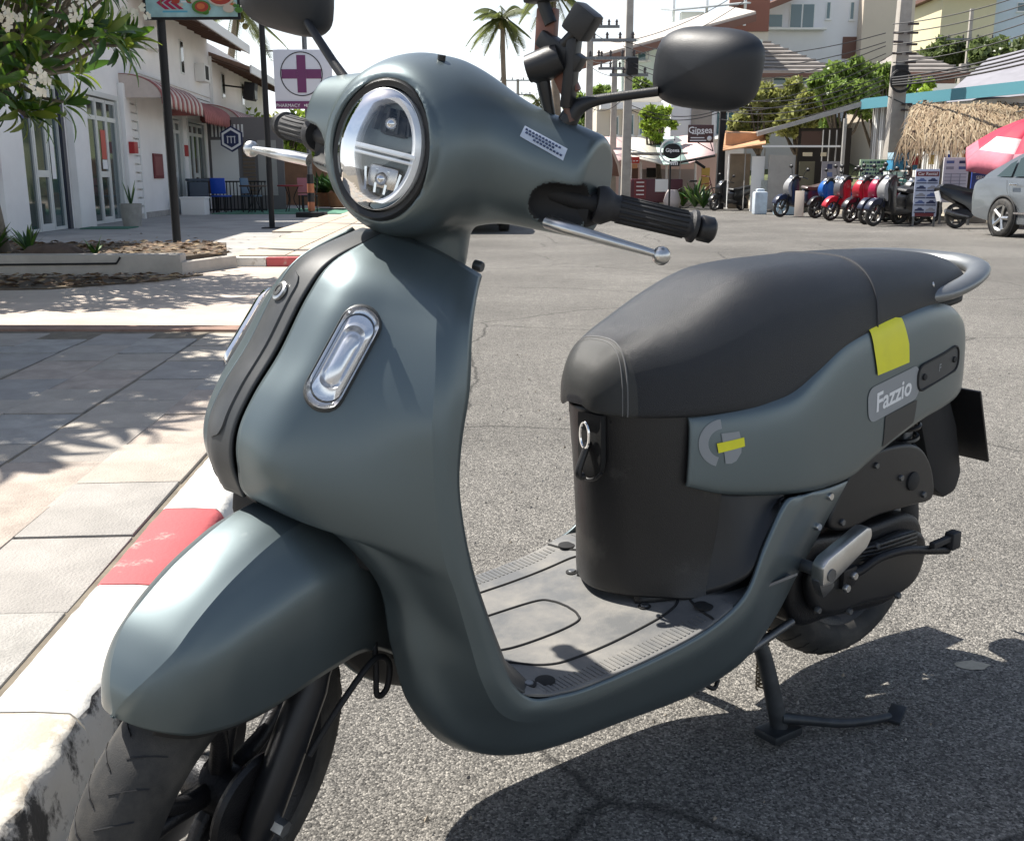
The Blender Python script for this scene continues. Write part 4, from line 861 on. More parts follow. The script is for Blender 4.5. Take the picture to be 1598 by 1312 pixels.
# leaf litter
def litter(name, zone, n, cols, size, z, seed):
    r = np.random.default_rng(seed); b = MB()
    for i in range(n):
        a, t = r.random(2); p = np.array(zone[0])*(1-a)*(1-t)+np.array(zone[1])*a*(1-t)+np.array(zone[2])*a*t+np.array(zone[3])*(1-a)*t
        an = r.uniform(0, 6.28); L_ = size*r.uniform(.5, 1.3); w_ = L_*r.uniform(.22, .4); up = r.uniform(.0, .5)*L_
        dx, dy = math.cos(an)*L_/2, math.sin(an)*L_/2; ex, ey = -math.sin(an)*w_/2, math.cos(an)*w_/2; zz = z+.004+r.uniform(0, .01)
        b.add([(p[0]-dx, p[1]-dy, zz), (p[0]+ex, p[1]+ey, zz+up*.5), (p[0]+dx, p[1]+dy, zz+up*.3), (p[0]-ex, p[1]-ey, zz+.001)], [(0, 1, 2), (0, 2, 3)], int(r.integers(len(cols))))
    o = b.build(name, cols); kind(o, 'stuff'); return o
LC = [mat('dead_leaf_a', (.13, .075, .04), .8), mat('dead_leaf_b', (.22, .14, .08), .8), mat('dead_leaf_c', (.07, .045, .03), .85), mat('dead_leaf_d', (.30, .22, .13), .8)]
strip('soil_strip', [(-9, 8.35), (-4.0, 8.9), (-3.3, 9.6), (-3.05, 10.25), (-3.35, 10.0), (-9, 9.75)], .048, EARTH, .012)
tag(litter('leaf_litter', [(-7, 8.3), (-3.3, 9.2), (-3.0, 10.3), (-7, 9.9)], 900, LC, .10, .045, 1), 'brown dead leaves strewn along the low planter wall', 'leaves')
tag(litter('leaf_litter', [(-7, 10.6), (-2.9, 10.7), (-3.6, 12.9), (-7, 12.6)], 1000, LC, .11, .2, 2), 'brown dead leaves covering the planter bed', 'leaves')
tag(litter('leaf_litter', [(-6, 12.5), (-3.3, 12.3), (-3.6, 17), (-6.5, 18)], 60, LC, .10, .02, 5), 'few scattered dead leaves on the grey forecourt', 'leaves')
# low planter wall with soil behind
pw = MB(); 
PWL = tag(empty('planter_wall', (-5, 10.3, 0)), 'low pale concrete wall of the planter under the flowering tree', 'wall')
b = MB(); box_between(b, (-9, 10.05), (-3.28, 10.30), .22, 0, .235); o = b.build('wall_body', CONC, PWL, bevel=.015); o.location = (5, -10.3, 0)
b = MB(); box_between(b, (-3.27, 10.30), (-2.96, 11.2), .16, 0, .16); o = b.build('wall_return', CONC, PWL, bevel=.015); o.location = (5, -10.3, 0)
o = tube('conduit', [(-9, 10.035, .13), (-6, 10.165, .135), (-3.9, 10.255, .15), (-3.86, 10.26, .21)], .011, MATTEB, PWL, 6); o.location = (5, -10.3, 0)
strip('planter_bed', [(-9, 10.25), (-3.32, 10.48), (-3.1, 11.2), (-3.5, 12.8), (-9, 12.6)], .20, EARTH, .19)

# loose grit on the road and along the kerb
r = np.random.default_rng(12); b = MB(); tet = np.array(((1, 0, -.6), (-.5, .85, -.6), (-.5, -.85, -.6), (.1, .1, .9), (.6, .7, .2)))
for k in range(1500):
    if k < 800: y = r.uniform(.9, 7); x = kx(y)+abs(r.normal(0, .10))+.016
    else: x, y = r.uniform(-.5, 2.6), r.uniform(1.1, 6)
    q_ = r.uniform(.0018, .0055); V = (tet+r.normal(0, .2, tet.shape))*q_+np.array((x, y, q_*.5)); b.add(V, [(0, 1, 3), (1, 2, 3), (2, 0, 3), (0, 4, 3)], int(r.integers(3)))
kind(tag(b.build('road_grit', [mat('grit_a', (.42, .39, .34), .9), mat('grit_b', (.16, .15, .14), .9), mat('grit_c', (.30, .25, .19), .9)]), 'loose grit scattered on the asphalt beside the kerb', 'grit'), 'stuff')
# ------------------------------------------------------------------ left side: shop row, signs, flowering tree
WALLW = mat('white_render', (.84, .83, .81), .8, 0, var=.08, vscale=.7, bump=.1, bscale=30, detail=7)
TRIMW = mat('white_trim', (.78, .78, .76), .6)
SOFF = mat('brown_soffit', (.115, .065, .045), .7, 0, var=.12, vscale=3)
DKFR = mat('dark_blue_frame', (.03, .035, .055), .45)
ALFR = mat('pale_frame', (.66, .68, .66), .4, .1)
GLAS = mat('shop_glass', (.035, .055, .052), .06, 0, spec=.9)
GLAS2 = mat('teal_glass', (.05, .085, .09), .06, 0, spec=.9)
REDB = mat('red_plastic', (.42, .03, .03), .5)
MAROON = mat('maroon_board', (.16, .025, .03), .6)
LRZ = math.atan2(.9976, -.07)
def lroot(name, label, cat, s, n=0., z=0., group=None):
    """an Empty on the shop front: s metres along it, n metres out from it"""
    T_ = Vector((-.07, .9976, 0)); N_ = Vector((.9976, .07, 0)); p = Vector((-8.3, 18.3, 0))+T_*s+N_*n
    e = empty(name, (p.x, p.y, z), LRZ); return tag(e, label, cat, group)
def lbox(b, s0, s1, n0, n1, z0, z1, mi=0):
    """box in shop-front coordinates (along, out, up); local y points into the building"""
    return b.box(((s0+s1)/2, -(n0+n1)/2, (z0+z1)/2), (abs(s1-s0), abs(n1-n0), abs(z1-z0)), mi=mi)
SH = lroot('shop_building', 'long white two storey shop row with glass doors and brown eaves', 'building', 0)
def part(name, m, boxes, parent=None, bevel=0):
    b = MB()
    for q in boxes: lbox(b, *q)
    return b.build(name, m, parent or SH, bevel=bevel)
ops = [(-.50, 1.80, 2.75), (3.0, 5.4, 2.7), (9.25, 11.2, 2.6), (11.75, 14.0, 2.6)]     # door openings s0,s1,top
xs_ = [-9]; segs = []
for a, b_, t in ops: segs += [(xs_[-1], a, 0, 3.0), (a, b_, t, 3.0)]; xs_.append(b_)
segs += [(14.0, 26, 0, 3.0)]
for q in segs: part('wall', WALLW, [(q[0], q[1], -.25, 0, q[2], q[3])])
part('wall', WALLW, [(-9, 6.7, -.25, .004, 3.0, 6.6)]); part('wall', WALLW, [(6.7, 15.2, -.25, .004, 3.0, 5.4)]); part('wall', WALLW, [(15.2, 26, -.25, .004, 3.0, 5.0)])
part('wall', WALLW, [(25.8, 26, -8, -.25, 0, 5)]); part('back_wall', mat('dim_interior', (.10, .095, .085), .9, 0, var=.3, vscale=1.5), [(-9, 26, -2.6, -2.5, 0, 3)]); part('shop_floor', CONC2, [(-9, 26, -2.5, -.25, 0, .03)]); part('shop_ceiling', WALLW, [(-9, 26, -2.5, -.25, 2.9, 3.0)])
part('column', WALLW, [(1.95, 2.85, .002, .14, 0, 3.0)], bevel=.02); part('column', WALLW, [(5.45, 5.95, .002, .12, 0, 3.0)], bevel=.02); part('column', WALLW, [(-1.6, -.62, .002, .16, 0, 3.0)], bevel=.02)
part('roof_slab', WALLW, [(-9, 26, -8, -.25, 4.6, 4.7)])
# doors: dark outer frame, glass leaves with pale frames
def shop_door(s0, s1, top, dark):
    d = part('door', DKFR if dark else ALFR, [(s0, s0+.16, -.12, .03, 0, top), (s1-.16, s1, -.12, .03, 0, top), (s0+.16, s1-.16, -.12, .03, top-.1, top)])
    a, w_ = s0+.17, (s1-s0-.34)/3
    for k in range(3):
        x0, x1 = a+k*w_+.01, a+(k+1)*w_-.01; fw = .075 if k == 1 else .045
        f = part('door_frame', ALFR, [(x0, x0+fw, -.09, -.02, .03, top-.13), (x1-fw, x1, -.09, -.02, .03, top-.13), (x0+fw, x1-fw, -.09, -.02, .03, .16 if k == 1 else .09), (x0+fw, x1-fw, -.09, -.02, 2.13, 2.22), (x0+fw, x1-fw, -.09, -.02, top-.2, top-.13)]+([(x0+fw, x1-fw, -.09, -.02, .98, 1.1)] if k == 1 else []), d)
        part('pane', GLAS if k != 2 else GLAS2, [(x0+fw, x1-fw, -.06, -.05, .09, 2.13)], d); part('pane', GLAS, [(x0+fw, x1-fw, -.06, -.05, 2.22, top-.2)], d)
    return d
ds = [shop_door(*q, i == 0) for i, q in enumerate(ops)]
part('door_poster', mat('red_poster', (.55, .10, .07), .6), [(4.15, 4.5, -.045, -.042, 1.35, 1.95)], ds[1]); part('door_poster', WHITEP, [(4.15, 4.5, -.045, -.042, 1.15, 1.34)], ds[1])
part('door_notice', mat('blue_notice', (.03, .035, .16), .6), [(-.28, .05, -.045, -.042, 1.95, 2.3)], ds[0]); part('door_notice', WHITEP, [(-.25, .0, -.045, -.042, 2.02, 2.12)], ds[0])
part('door_decal', WHITEP, [(-.2, -.1, -.045, -.042, 1.2, 1.55)], ds[0]); part('door_decal', WHITEP, [(1.15, 1.35, -.045, -.042, .95, 1.9)], ds[0])
for k in range(14): part('louvre', TRIMW, [(5.98, 6.65, .01, .07+.02*(k % 2), .15+k*.19, .30+k*.19)])
for (s0, s1, z0, z1) in ((11.5, 11.9, 3.75, 4.65), (17.0, 17.5, 3.5, 4.3), (20.5, 21.0, 3.5, 4.3)):
    wn = part('window', ALFR, [(s0, s1, .004, .03, z0, z1)]); part('pane', GLAS, [(s0+.05, s1-.05, .03, .036, z0+.05, z1-.05)], wn)
part('cornice', TRIMW, [(6.75, 15.15, .006, .05, 3.35, 3.40)])
def roof(s0, s1, ze, zr, n0=1.25, n1=-4):
    b = MB(); th = .12; prof = [(-n0, ze), (-n1, zr), (-n1, zr+th), (-n0, ze+th)]; b.prism(prof, s0, s1, 'x'); r = b.build('roof', mat('roof_tile_brown', (.20, .13, .10), .8, 0, var=.2, vscale=5), SH)
    b = MB(); b.prism([(-n0+.03, ze-.03), (-n1, zr-.03), (-n1, zr-.005), (-n0+.03, ze-.005)], s0+.03, s1-.03, 'x'); b.build('soffit', SOFF, SH)
    b = MB(); lbox(b, s0-.05, s1+.05, n0, n0+.05, ze-.08, ze+.16); b.build('fascia', TRIMW, SH)
    b = MB(); k = (zr-ze)/(n0-n1); b.prism([(-n0, ze-.06), (-n1, zr-.06), (-n1, zr+.20), (-n0, ze+.20)], s1+.002, s1+.06, 'x'); b.build('verge_board', TRIMW, SH)
    for i in range(int((s1-s0)/.9)):
        b = MB(); x = s0+.4+i*.9; b.prism([(-n0+.1, ze-.10), (-n1, zr-.12), (-n1, zr-.035), (-n0+.1, ze-.035)], x, x+.07, 'x'); b.build('rafter', SOFF, SH)
roof(2.0, 6.6, 5.6, 7.6); roof(6.8, 15.1, 4.75, 6.6); roof(15.3, 26.2, 4.2, 6.0)
for (s0, z0) in ((8.0, 4.0), (13.2, 3.7)):
    ac = part('air_conditioner', TRIMW, [(s0, s0+.75, .01, .30, z0, z0+.5)], bevel=.02); part('fan_grille', MATTEB, [(s0+.08, s0+.5, .302, .308, z0+.06, z0+.44)], ac)
for s0 in (6.55, 15.15): part('drainpipe', TRIMW, [(s0, s0+.09, .01, .10, 0, 4.6)])
part('wall_cable', MATTEB, [(6.7, 15, .006, .022, 3.22, 3.235)]); part('wall_plinth', mat('stained_plinth', (.40, .38, .35), .9, 0, var=.3, vscale=2), [(5.6, 9.2, .002, .02, 0, .16)])
# awnings: quarter-round ribs of striped canvas with scalloped valance
STR = [mat('awning_red', (.33, .12, .11), .8, 0, var=.18, vscale=4), mat('awning_cream', (.58, .50, .45), .8, 0, var=.1, vscale=4)]
def awning(s0, s1, zb, zt, out, label, striped=True):
    A = lroot('awning', label, 'awning', s0, 0); n = int((s1-s0)/.22); w_ = (s1-s0)/n
    for i in range(n):
        arc_ = [(-(out*math.sin(t)), zb+(zt-zb)*math.cos(t)) for t in np.linspace(0, math.pi/2, 9)]; V = []; x0, x1 = i*w_, (i+1)*w_
        for y, z in arc_: V += [(x0, y-.01, z), ((x0+x1)/2, y-.035, z+.012), (x1, y-.01, z)]
        V += [(x0, -out-.01, zb-.12), ((x0+x1)/2, -out-.03, zb-.20), (x1, -out-.01, zb-.12)]
        F = [(k*3+j, k*3+j+1, k*3+j+4, k*3+j+3) for k in range(9) for j in range(2)]
        thick(pydata('canvas_strip', V, F, STR[i % 2 if striped else 0], A), .01)
    for x in (0.02, s1-s0-.02):
        b = MB(); b.prism([(0, zb)]+[(-(out*math.sin(t)), zb+(zt-zb)*math.cos(t)) for t in np.linspace(math.pi/2, 0, 9)], x-.008, x+.008, 'x'); b.build('end_panel', STR[1 if striped else 0], A)
    tube('awning_bar', [(0, -out, zb), (s1-s0, -out, zb)], .018, STEEL, A, 6)
    return A
awning(5.6, 9.7, 2.7, 3.2, .9, 'red and cream striped round awning over the second glass door, nearest of the row')
awning(9.9, 13.6, 2.55, 3.05, .9, 'plain dark red awning between the two striped awnings', False)
awning(13.8, 24, 2.55, 3.1, 1.1, 'striped awning over the cafe terrace, farthest of the row')
def wall_thing(name, label, cat, m, s0, s1, z0, z1, d=.04, n=.0, grp=None):
    r = lroot(name, label, cat, (s0+s1)/2, n, (z0+z1)/2, grp); MB().box((0, -d/2, 0), (s1-s0, d, z1-z0)).build('panel', m, r, bevel=.004); return r
r = wall_thing('menu_board', 'small maroon board on the white wall right of the louvred column', 'sign', MAROON, 7.9, 8.75, .95, 1.55, .04, .006)
MB().box((0, -.043, .0), (.7, .006, .45)).build('board_print', mat('maroon_print', (.22, .06, .06), .6), r)
r = wall_thing('menu_board', 'maroon board with white lettering on the white wall at the left edge', 'sign', MAROON, -2.2, -1.65, .98, 1.62, .04, .006)
for k in range(5): MB().box((0, -.043, .22-.1*k), (.3, .005, .03)).build('board_line', WHITEP, r)
wall_thing('letter_box', 'small red box on the white column beside the second door', 'box', REDB, 5.55, 5.85, 1.5, 1.75, .12, .125)
wall_thing('fire_sign', 'red and white notice between the third and fourth doors', 'sign', REDB, 11.3, 11.7, 1.55, 1.85, .02, .006)
# black lantern box hanging on the upper wall
b = MB().box((0, 0, 0), (.65, .35, .55), rx=.15); o = lroot('wall_speaker', 'black box speaker hung on the upper wall above the cafe', 'speaker', 17.2, .9, 3.72); b.build('cabinet', MATTEB, o, bevel=.03); tube('bracket', [(0, .0, .1), (0, .9, .2)], .03, MATTEB, o, 6); MB().box((0, -.17, -.05), (.5, .02, .4)).build('grille', BLACKP, o)
# hexagon sign facing the camera
hx = empty('hexagon_sign', at(361, 217, 30.5)); tag(hx, 'blue and white hexagon sign hanging under the red awning', 'sign')
def hexa(r, y0, y1, m, nm, fill=True):
    P = [(r*math.sin(math.pi/3*i), r*math.cos(math.pi/3*i)) for i in range(6)]; return MB().prism(P, y0, y1, 'y').build(nm, m, hx)
hexa(.36, 0, .06, mat('navy', (.015, .025, .09), .5), 'sign_rim'); hexa(.31, -.012, -.002, WHITEP, 'sign_border'); hexa(.24, -.022, -.014, MATS['navy'], 'sign_face')
for x in (-.1, .1, 0): MB().box((x, -.027, -.02), (.025, .006, .2)).build('sign_stroke', WHITEP, hx)
MB().box((0, -.027, .06), (.25, .006, .025)).build('sign_stroke', WHITEP, hx); MB().box((0, .03, .42), (.03, .03, .2)).build('hanger', MATTEB, hx)
# cafe end wall with shutters, facing the camera
cf = tag(empty('cafe_partition', (-7.9, 31.6, 0), R(2)), 'white and dark louvred partition screen behind the cafe railing', 'partition')
MB().box((0, .1, 1.35), (2.2, .1, 2.7)).build('screen', mat('screen_dark', (.16, .15, .15), .7), cf)
MB().box((-.62, .03, 1.25), (.78, .03, 1.6)).build('white_panel', TRIMW, cf); MB().box((.62, .03, 1.25), (.55, .03, 1.6)).build('grey_panel', mat('grey_panel', (.35, .34, .32), .7), cf)
for k in range(14): MB().box((.08, .03, .5+k*.11), (.36, .03, .07), rx=.4).build('shutter_slat', mat('shutter_wood', (.20, .15, .11), .7), cf)
for k in range(9): MB().box((-.95+k*.11, .03, 2.32), (.05, .03, .36)).build('top_slat', TRIMW, cf)
# railing
rl = tag(empty('railing', (-7.85, 30.2, 0)), 'black metal railing with upright bars round the cafe terrace', 'railing')
for k in range(17): MB().box((-.8+k*.1, 0, .42), (.025, .025, .84)).build('bar', MATTEB, rl)
for z in (.08, .86): MB().box((0, 0, z), (1.66, .04, .04)).build('rail', MATTEB, rl)
# terrace carpet
tc_ = MB(); tc_.box((0, 0, .012), (3.6, 4.6, .02)); kr = tc_.build('terrace_carpet', mat('green_carpet', (.10, .25, .17), .95, 0, var=.15, vscale=6)); kr.location = (-6.2, 30.3, .022); tag(kr, 'green carpet laid on the cafe terrace', 'carpet')
dm = tag(MB().box((0, 0, .01), (.9, .7, .02)).build('door_mat', mat('green_mat', (.05, .16, .11), .95)), 'dark green mat in front of the first glass door', 'mat'); dm.location = (-7.75, 20.2, .024); dm.rotation_euler = (0, 0, .07)
def cafe_chair(loc, rz, m, label):
    c = tag(empty('cafe_chair', loc, rz), label, 'chair', 'cafe chairs on the terrace')
    MB().box((0, 0, .45), (.42, .42, .04)).build('seat', m, c, bevel=.01); MB().box((0, .2, .72), (.42, .035, .42), rx=-.12).build('backrest', m, c, bevel=.01)
    for x in (-.18, .18):
        for y in (-.18, .18): MB().box((x, y, .22), (.03, .03, .44)).build('leg', MATTEB, c)
    return c
def cafe_table(loc, label, m):
    c = tag(empty('cafe_table', loc), label, 'table', 'cafe tables on the terrace'); V, F = lathe_geo([(.0005, .74), (.36, .74), (.37, .72), (.36, .70), (.0005, .70)], 24, 'z'); pydata('table_top', V, F, m, c, True, angle=40)
    for k in range(3): a = k*2.1; tube('leg', [(.25*math.cos(a), .25*math.sin(a), 0), (.08*math.cos(a), .08*math.sin(a), .35), (.22*math.cos(a), .22*math.sin(a), .7)], .014, MATTEB, c, 6, 12)
BLU = mat('blue_plastic', (.02, .09, .55), .4); WD = mat('dark_wood', (.07, .045, .03), .6)
cafe_chair((-7.95, 28.9, .03), 3.0, BLU, 'bright blue chair in front of the cafe railing'); cafe_chair((-7.2, 29.2, .03), 1.3, mat('dusty_blue', (.06, .12, .2), .5), 'dusty blue chair turned sideways beside the railing'); cafe_chair((-8.35, 29.1, .03), .2, WD, 'dark wooden chair left of the blue chair')
cafe_chair((-5.55, 29.0, .03), -1.4, MATTEB, 'black chair right of the round metal table'); cafe_chair((-6.15, 31.6, .03), 3.1, mat('pink_cushion', (.55, .2, .24), .8), 'chair with a pink cushion behind the round metal table')
cafe_table((-6.2, 29.6, .03), 'round red topped metal table on the green carpet', mat('red_top', (.3, .03, .04), .5)); cafe_table((-7.0, 28.6, .03), 'dark round table beside the second black post', WD)
bx_ = tag(MB().box((0, 0, .21), (.62, .45, .42)).box((0, 0, .44), (.66, .49, .05)).build('cooler_box', TRIMW, bevel=.015), 'white cool box on the ground by the third door', 'box'); bx_.location = (-8.3, 27.6, .02)
bn = tag(empty('wheelie_bin', (-8.5, 28.6, .02), .4), 'dark blue wheeled bin behind the white cool box', 'bin'); MB().box((0, 0, .45), (.5, .5, .8)).build('body', mat('bin_blue', (.03, .05, .08), .5), bn, bevel=.03); MB().box((0, 0, .89), (.56, .56, .07)).build('lid', MATS['bin_blue'], bn, bevel=.02)
for x in (-.2, .2): tube('wheel', [(x, .27, .09), (x+.05, .27, .09)], .09, MATTEB, bn, 12)
# small plants -------------------------------------------------
LEAFG = [mat('leaf_green_%d' % i, c, .5, 0, var=.25, vscale=14) for i, c in enumerate(((.045, .115, .02), (.075, .165, .025), (.03, .08, .022), (.12, .20, .03)))]
def blades(n, L_, w_, seed, spread=.9, cols=4, droop=.5):
    r = np.random.default_rng(seed); b = MB()
    for i in range(n):
        a = r.uniform(0, 6.28); sp_ = r.uniform(.15, spread); l_ = L_*r.uniform(.6, 1.1); pts = []
        for t in (0, .35, .7, 1): pts.append((math.cos(a)*sp_*l_*t, math.sin(a)*sp_*l_*t, l_*(t-droop*t*t*sp_)))
        e = np.array((-math.sin(a), math.cos(a), 0))*w_/2; V = []
        for p, k in zip(pts, (.6, 1, .7, .05)): V += [np.array(p)-e*k, np.array(p)+e*k]
        b.add(V, [(0, 1, 3, 2), (2, 3, 5, 4), (4, 5, 7, 6)], int(r.integers(cols)))
    return b
def plant(name, loc, label, n, L_, w_, seed, pot=None, **k):
    p = tag(empty(name, loc), label, 'plant'); o = blades(n, L_, w_, seed, **k).build('leaves', LEAFG, p, True); o['kind'] = 'stuff'
    if pot:
        r_, h_, m = pot; V, F = lathe_geo([(r_*.8, 0), (r_*.95, h_*.5), (r_, h_), (r_*.88, h_), (r_*.85, h_*.85), (.001, h_*.85)], 24, 'z'); pydata('pot', V, F, m, p, True, angle=40); o.location = (0, 0, h_*.85)
    return p
plant('spiky_plant', (-5.35, 10.75, .2), 'spiky green plant in the planter at the left edge', 26, .42, .05, 1); plant('spiky_plant', (-5.05, 10.9, .2), 'smaller spiky plant beside the brown rock', 22, .36, .045, 2)
plant('spiky_plant', (-4.28, 10.7, .2), 'small pale plant right of the brown rock in the planter', 9, .25, .05, 3)
V, F = lathe_geo([(.001, .13), (.12, .12), (.24, .085), (.31, .03), (.33, -.05)], 14, 'z'); V = np.array(V)*np.array((1, .6, 1))+rng.normal(0, .012, (len(V), 3)); rk = pydata('rock', V, F, mat('brown_rock', (.10, .07, .055), .9, 0, var=.3, vscale=9, bump=.5, bscale=40)); rk.location = (-4.68, 10.62, .2); tag(rk, 'rounded brown rock lying in the planter', 'rock')
plant('potted_cactus', (-7.6, 21.0, .02), 'thin plant in a round grey pot between the first two doors', 9, .55, .05, 4, (.21, .45, mat('grey_pot', (.33, .32, .29), .8, 0, var=.15, vscale=8)), spread=.35)
TERRA = mat('terracotta', (.30, .12, .06), .8, 0, var=.2, vscale=8)
for i, (x, y) in enumerate(((-6.0, 33.0), (-5.5, 33.4), (-5.7, 32.3), (-5.2, 31.6))): plant('potted_shrub', (x, y, .1), ['bushy shrub in a terracotta pot at the end of the terrace', 'flowering shrub in a pot behind the terracotta planter', 'low green shrub in a terracotta pot beside the pavement', 'small round shrub in a pot at the pavement edge'][i], 90, .75, .12, 20+i, (.32, .42, TERRA), spread=1.1)
# posts and hanging signs --------------------------------------
def post(label, p, h, r, m=MATTEB, lean=(0, 0), base=True, name='sign_post'):
    o = tag(empty(name, p), label, 'post'); tube('shaft', [(0, 0, 0), (lean[0], lean[1], h)], r, m, o, 12)
    if base: MB().box((0, 0, .012), (.34, .34, .024)).build('base_plate', m, o, bevel=.005)
    return o
post('tall black square post at the corner of the planter carrying the food banner', (-4.23, 13.2, .02), 5.2, .052, base=False)
post('second black post standing on the forecourt carrying the pharmacy sign', (-4.62, 20.2, .02), 4.1, .055)
gp = post('grey post with an orange striped foot beside the cafe terrace', (-4.95, 26.0, .02), 5.6, .06, STEEL, name='striped_post')
for k in range(4): tube('foot_band', [(0, 0, .15+k*.22), (0, 0, .37+k*.22-.004)], .085, mat('band_orange', (.40, .15, .07), .6) if k % 2 == 0 else BLACKP, gp, 14)
MB().box((0, 0, .06), (.7, .5, .12)).build('foot_block', MATTEB, gp, bevel=.02)
# food banner
fb = tag(empty('food_banner', (-3.82, 13.12, 3.17), R(-2)), 'hanging banner with red arrows and a plate of shrimp noodles at top left', 'banner')
MB().box((0, 0, .0), (1.16, .03, .72)).build('frame', MATTEB, fb)
MB().box((0, -.018, .0), (1.10, .008, .66)).build('banner_face', mat('banner_teal', (.34, .52, .52), .5, 0, var=.25, vscale=3), fb)
for k in range(3):
    x = -.42+k*.085; MB().prism([(x, -.17), (x+.10, -.10), (x+.16, -.10), (x+.06, -.17), (x+.16, -.245), (x+.10, -.245)], -.026, -.0225, 'y').build('arrow', mat('crimson', (.40, .015, .07), .5), fb)
fr_ = np.random.default_rng(4); FOOD = [mat('shrimp_orange', (.62, .16, .05), .5), mat('sauce_red', (.40, .05, .03), .5), mat('herb_green', (.08, .2, .03), .5), mat('plate_cream', (.6, .5, .4), .5)]
b = MB()
for k in range(34):
    a = fr_.uniform(0, 6.28); q = fr_.uniform(0, .16)**.8*1.3; x, z = .25+q*1.5*math.cos(a), -.15+q*.75*math.sin(a); r_ = fr_.uniform(.02, .055); P = [(x+r_*math.cos(t), z+r_*.7*math.sin(t)) for t in np.linspace(0, 6.28, 8, endpoint=False)]; b.prism(P, -.0235-.0004*k, -.022, 'y', int(fr_.integers(4)))
kind(b.build('food_picture', FOOD, fb), 'stuff')
for k, (x, z, r_, m) in enumerate(((.36, -.10, .155, FOOD[3]), (.36, -.10, .13, FOOD[1]), (.34, -.09, .085, FOOD[0]), (.12, -.22, .10, FOOD[2]), (.13, -.22, .075, FOOD[1]), (.12, -.215, .045, FOOD[0]), (.45, -.24, .06, FOOD[3]))): MB().prism([(x+r_*math.cos(t)*1.1, z+r_*.75*math.sin(t)) for t in np.linspace(0, 6.28, 16, endpoint=False)], -.040-.0015*k, -.022, 'y').build('dish', m, fb)
for k, (x, z, w_) in enumerate(((.0, -.12, .16), (-.02, -.16, .2), (-.2, -.27, .3))): MB().box((x, -.0235, z), (w_, .003, .018)).build('print_line', TRIMW if k < 2 else mat('cyan_line', (.1, .4, .55), .5), fb)
# pharmacy sign
ps = tag(empty('pharmacy_sign', at(473, 124, 20.0)), 'square white sign with a purple cross in a circle', 'sign')
MB().box((0, .03, 0), (1.06, .12, 1.04)).build('cabinet', mat('sign_white', (.70, .70, .75), .4), ps, bevel=.015)
PUR = mat('purple', (.16, .035, .12), .5)
V, F = lathe_geo([(.375, -.033), (.375, -.037), (.392, -.037), (.392, -.033)], 48, 'y', True); o = pydata('circle', V, F, MATTEB, ps, True, angle=40); o.location = (-.02, 0, .09)
MB().box((-.02, -.033, .09), (.165, .01, .66)).build('cross_upright', PUR, ps); MB().box((-.245, -.033, .09), (.28, .01, .165)).build('cross_arm', PUR, ps); MB().box((.205, -.033, .09), (.28, .01, .165)).build('cross_arm', PUR, ps)
MB().box((-.09, -.036, -.46), (.86, .012, .14)).build('name_strip', PUR, ps)
tx = text_mesh('sign_text', 'PHARMACY', .085, TRIMW, ps, Matrix.Translation((-.29, -.044, -.47)) @ Matrix.Rotation(R(90), 4, 'X'), .003)
for k in range(9): MB().box((.02+k*.037, -.043, -.465), (.022, .004, .05 if k % 3 else .035)).build('sign_stroke', TRIMW, ps)
tube('bracket', [(-.53, .03, .50), (-.66, .05, .50)], .015, MATTEB, ps, 6)
# flowering plumeria trees --------------------------------------
def leaf_mat(name, c1, tr):
    m = bpy.data.materials.new(name); m.use_nodes = True; n = m.node_tree.nodes; l = m.node_tree.links.new; b = n['Principled BSDF']; o = n['Material Output']
    b.inputs['Base Color'].default_value = (*c1, 1); b.inputs['Roughness'].default_value = .38
    t = n.new('ShaderNodeBsdfTranslucent'); t.inputs[0].default_value = (*tr, 1); mx = n.new('ShaderNodeMixShader'); mx.inputs[0].default_value = .35
    l(b.outputs[0], mx.inputs[1]); l(t.outputs[0], mx.inputs[2]); l(mx.outputs[0], o.inputs[0]); return m
PLM = [leaf_mat('plumeria_leaf_%d' % i, c, t) for i, (c, t) in enumerate((((.042, .10, .022), (.16, .32, .03)), ((.065, .14, .022), (.26, .44, .04)), ((.03, .07, .025), (.09, .2, .03)), ((.11, .16, .03), (.36, .46, .06))))]
def leaf_mesh(L_, w_, m):
    V = []; N = 6
    for i in range(N+1):
        t = i/N; ww = w_*math.sin(math.pi*min(1, t*.92+.04))**.75*(1-.25*t)/2; z = .10*L_*math.sin(t*2.6)-.16*L_*t*t
        V += [(L_*t, -ww, z+ww*.35), (L_*t, 0, z), (L_*t, ww, z+ww*.35)]
    F = [(i*3+j, i*3+j+1, i*3+j+4, i*3+j+3) for i in range(N) for j in range(2)]
    me = bpy.data.meshes.new('leaf'); me.from_pydata(V, [], F); me.materials.append(m); me.polygons.foreach_set('use_smooth', [True]*len(F)); return me, np.array(V), F
LM = [leaf_mesh(L_, w_, PLM[i]) for i, (L_, w_) in enumerate(((.30, .085), (.26, .075), (.33, .09), (.28, .08)))]
BARK = mat('plumeria_bark', (.20, .18, .15), .85, 0, var=.25, vscale=12, bump=.4, bscale=40)
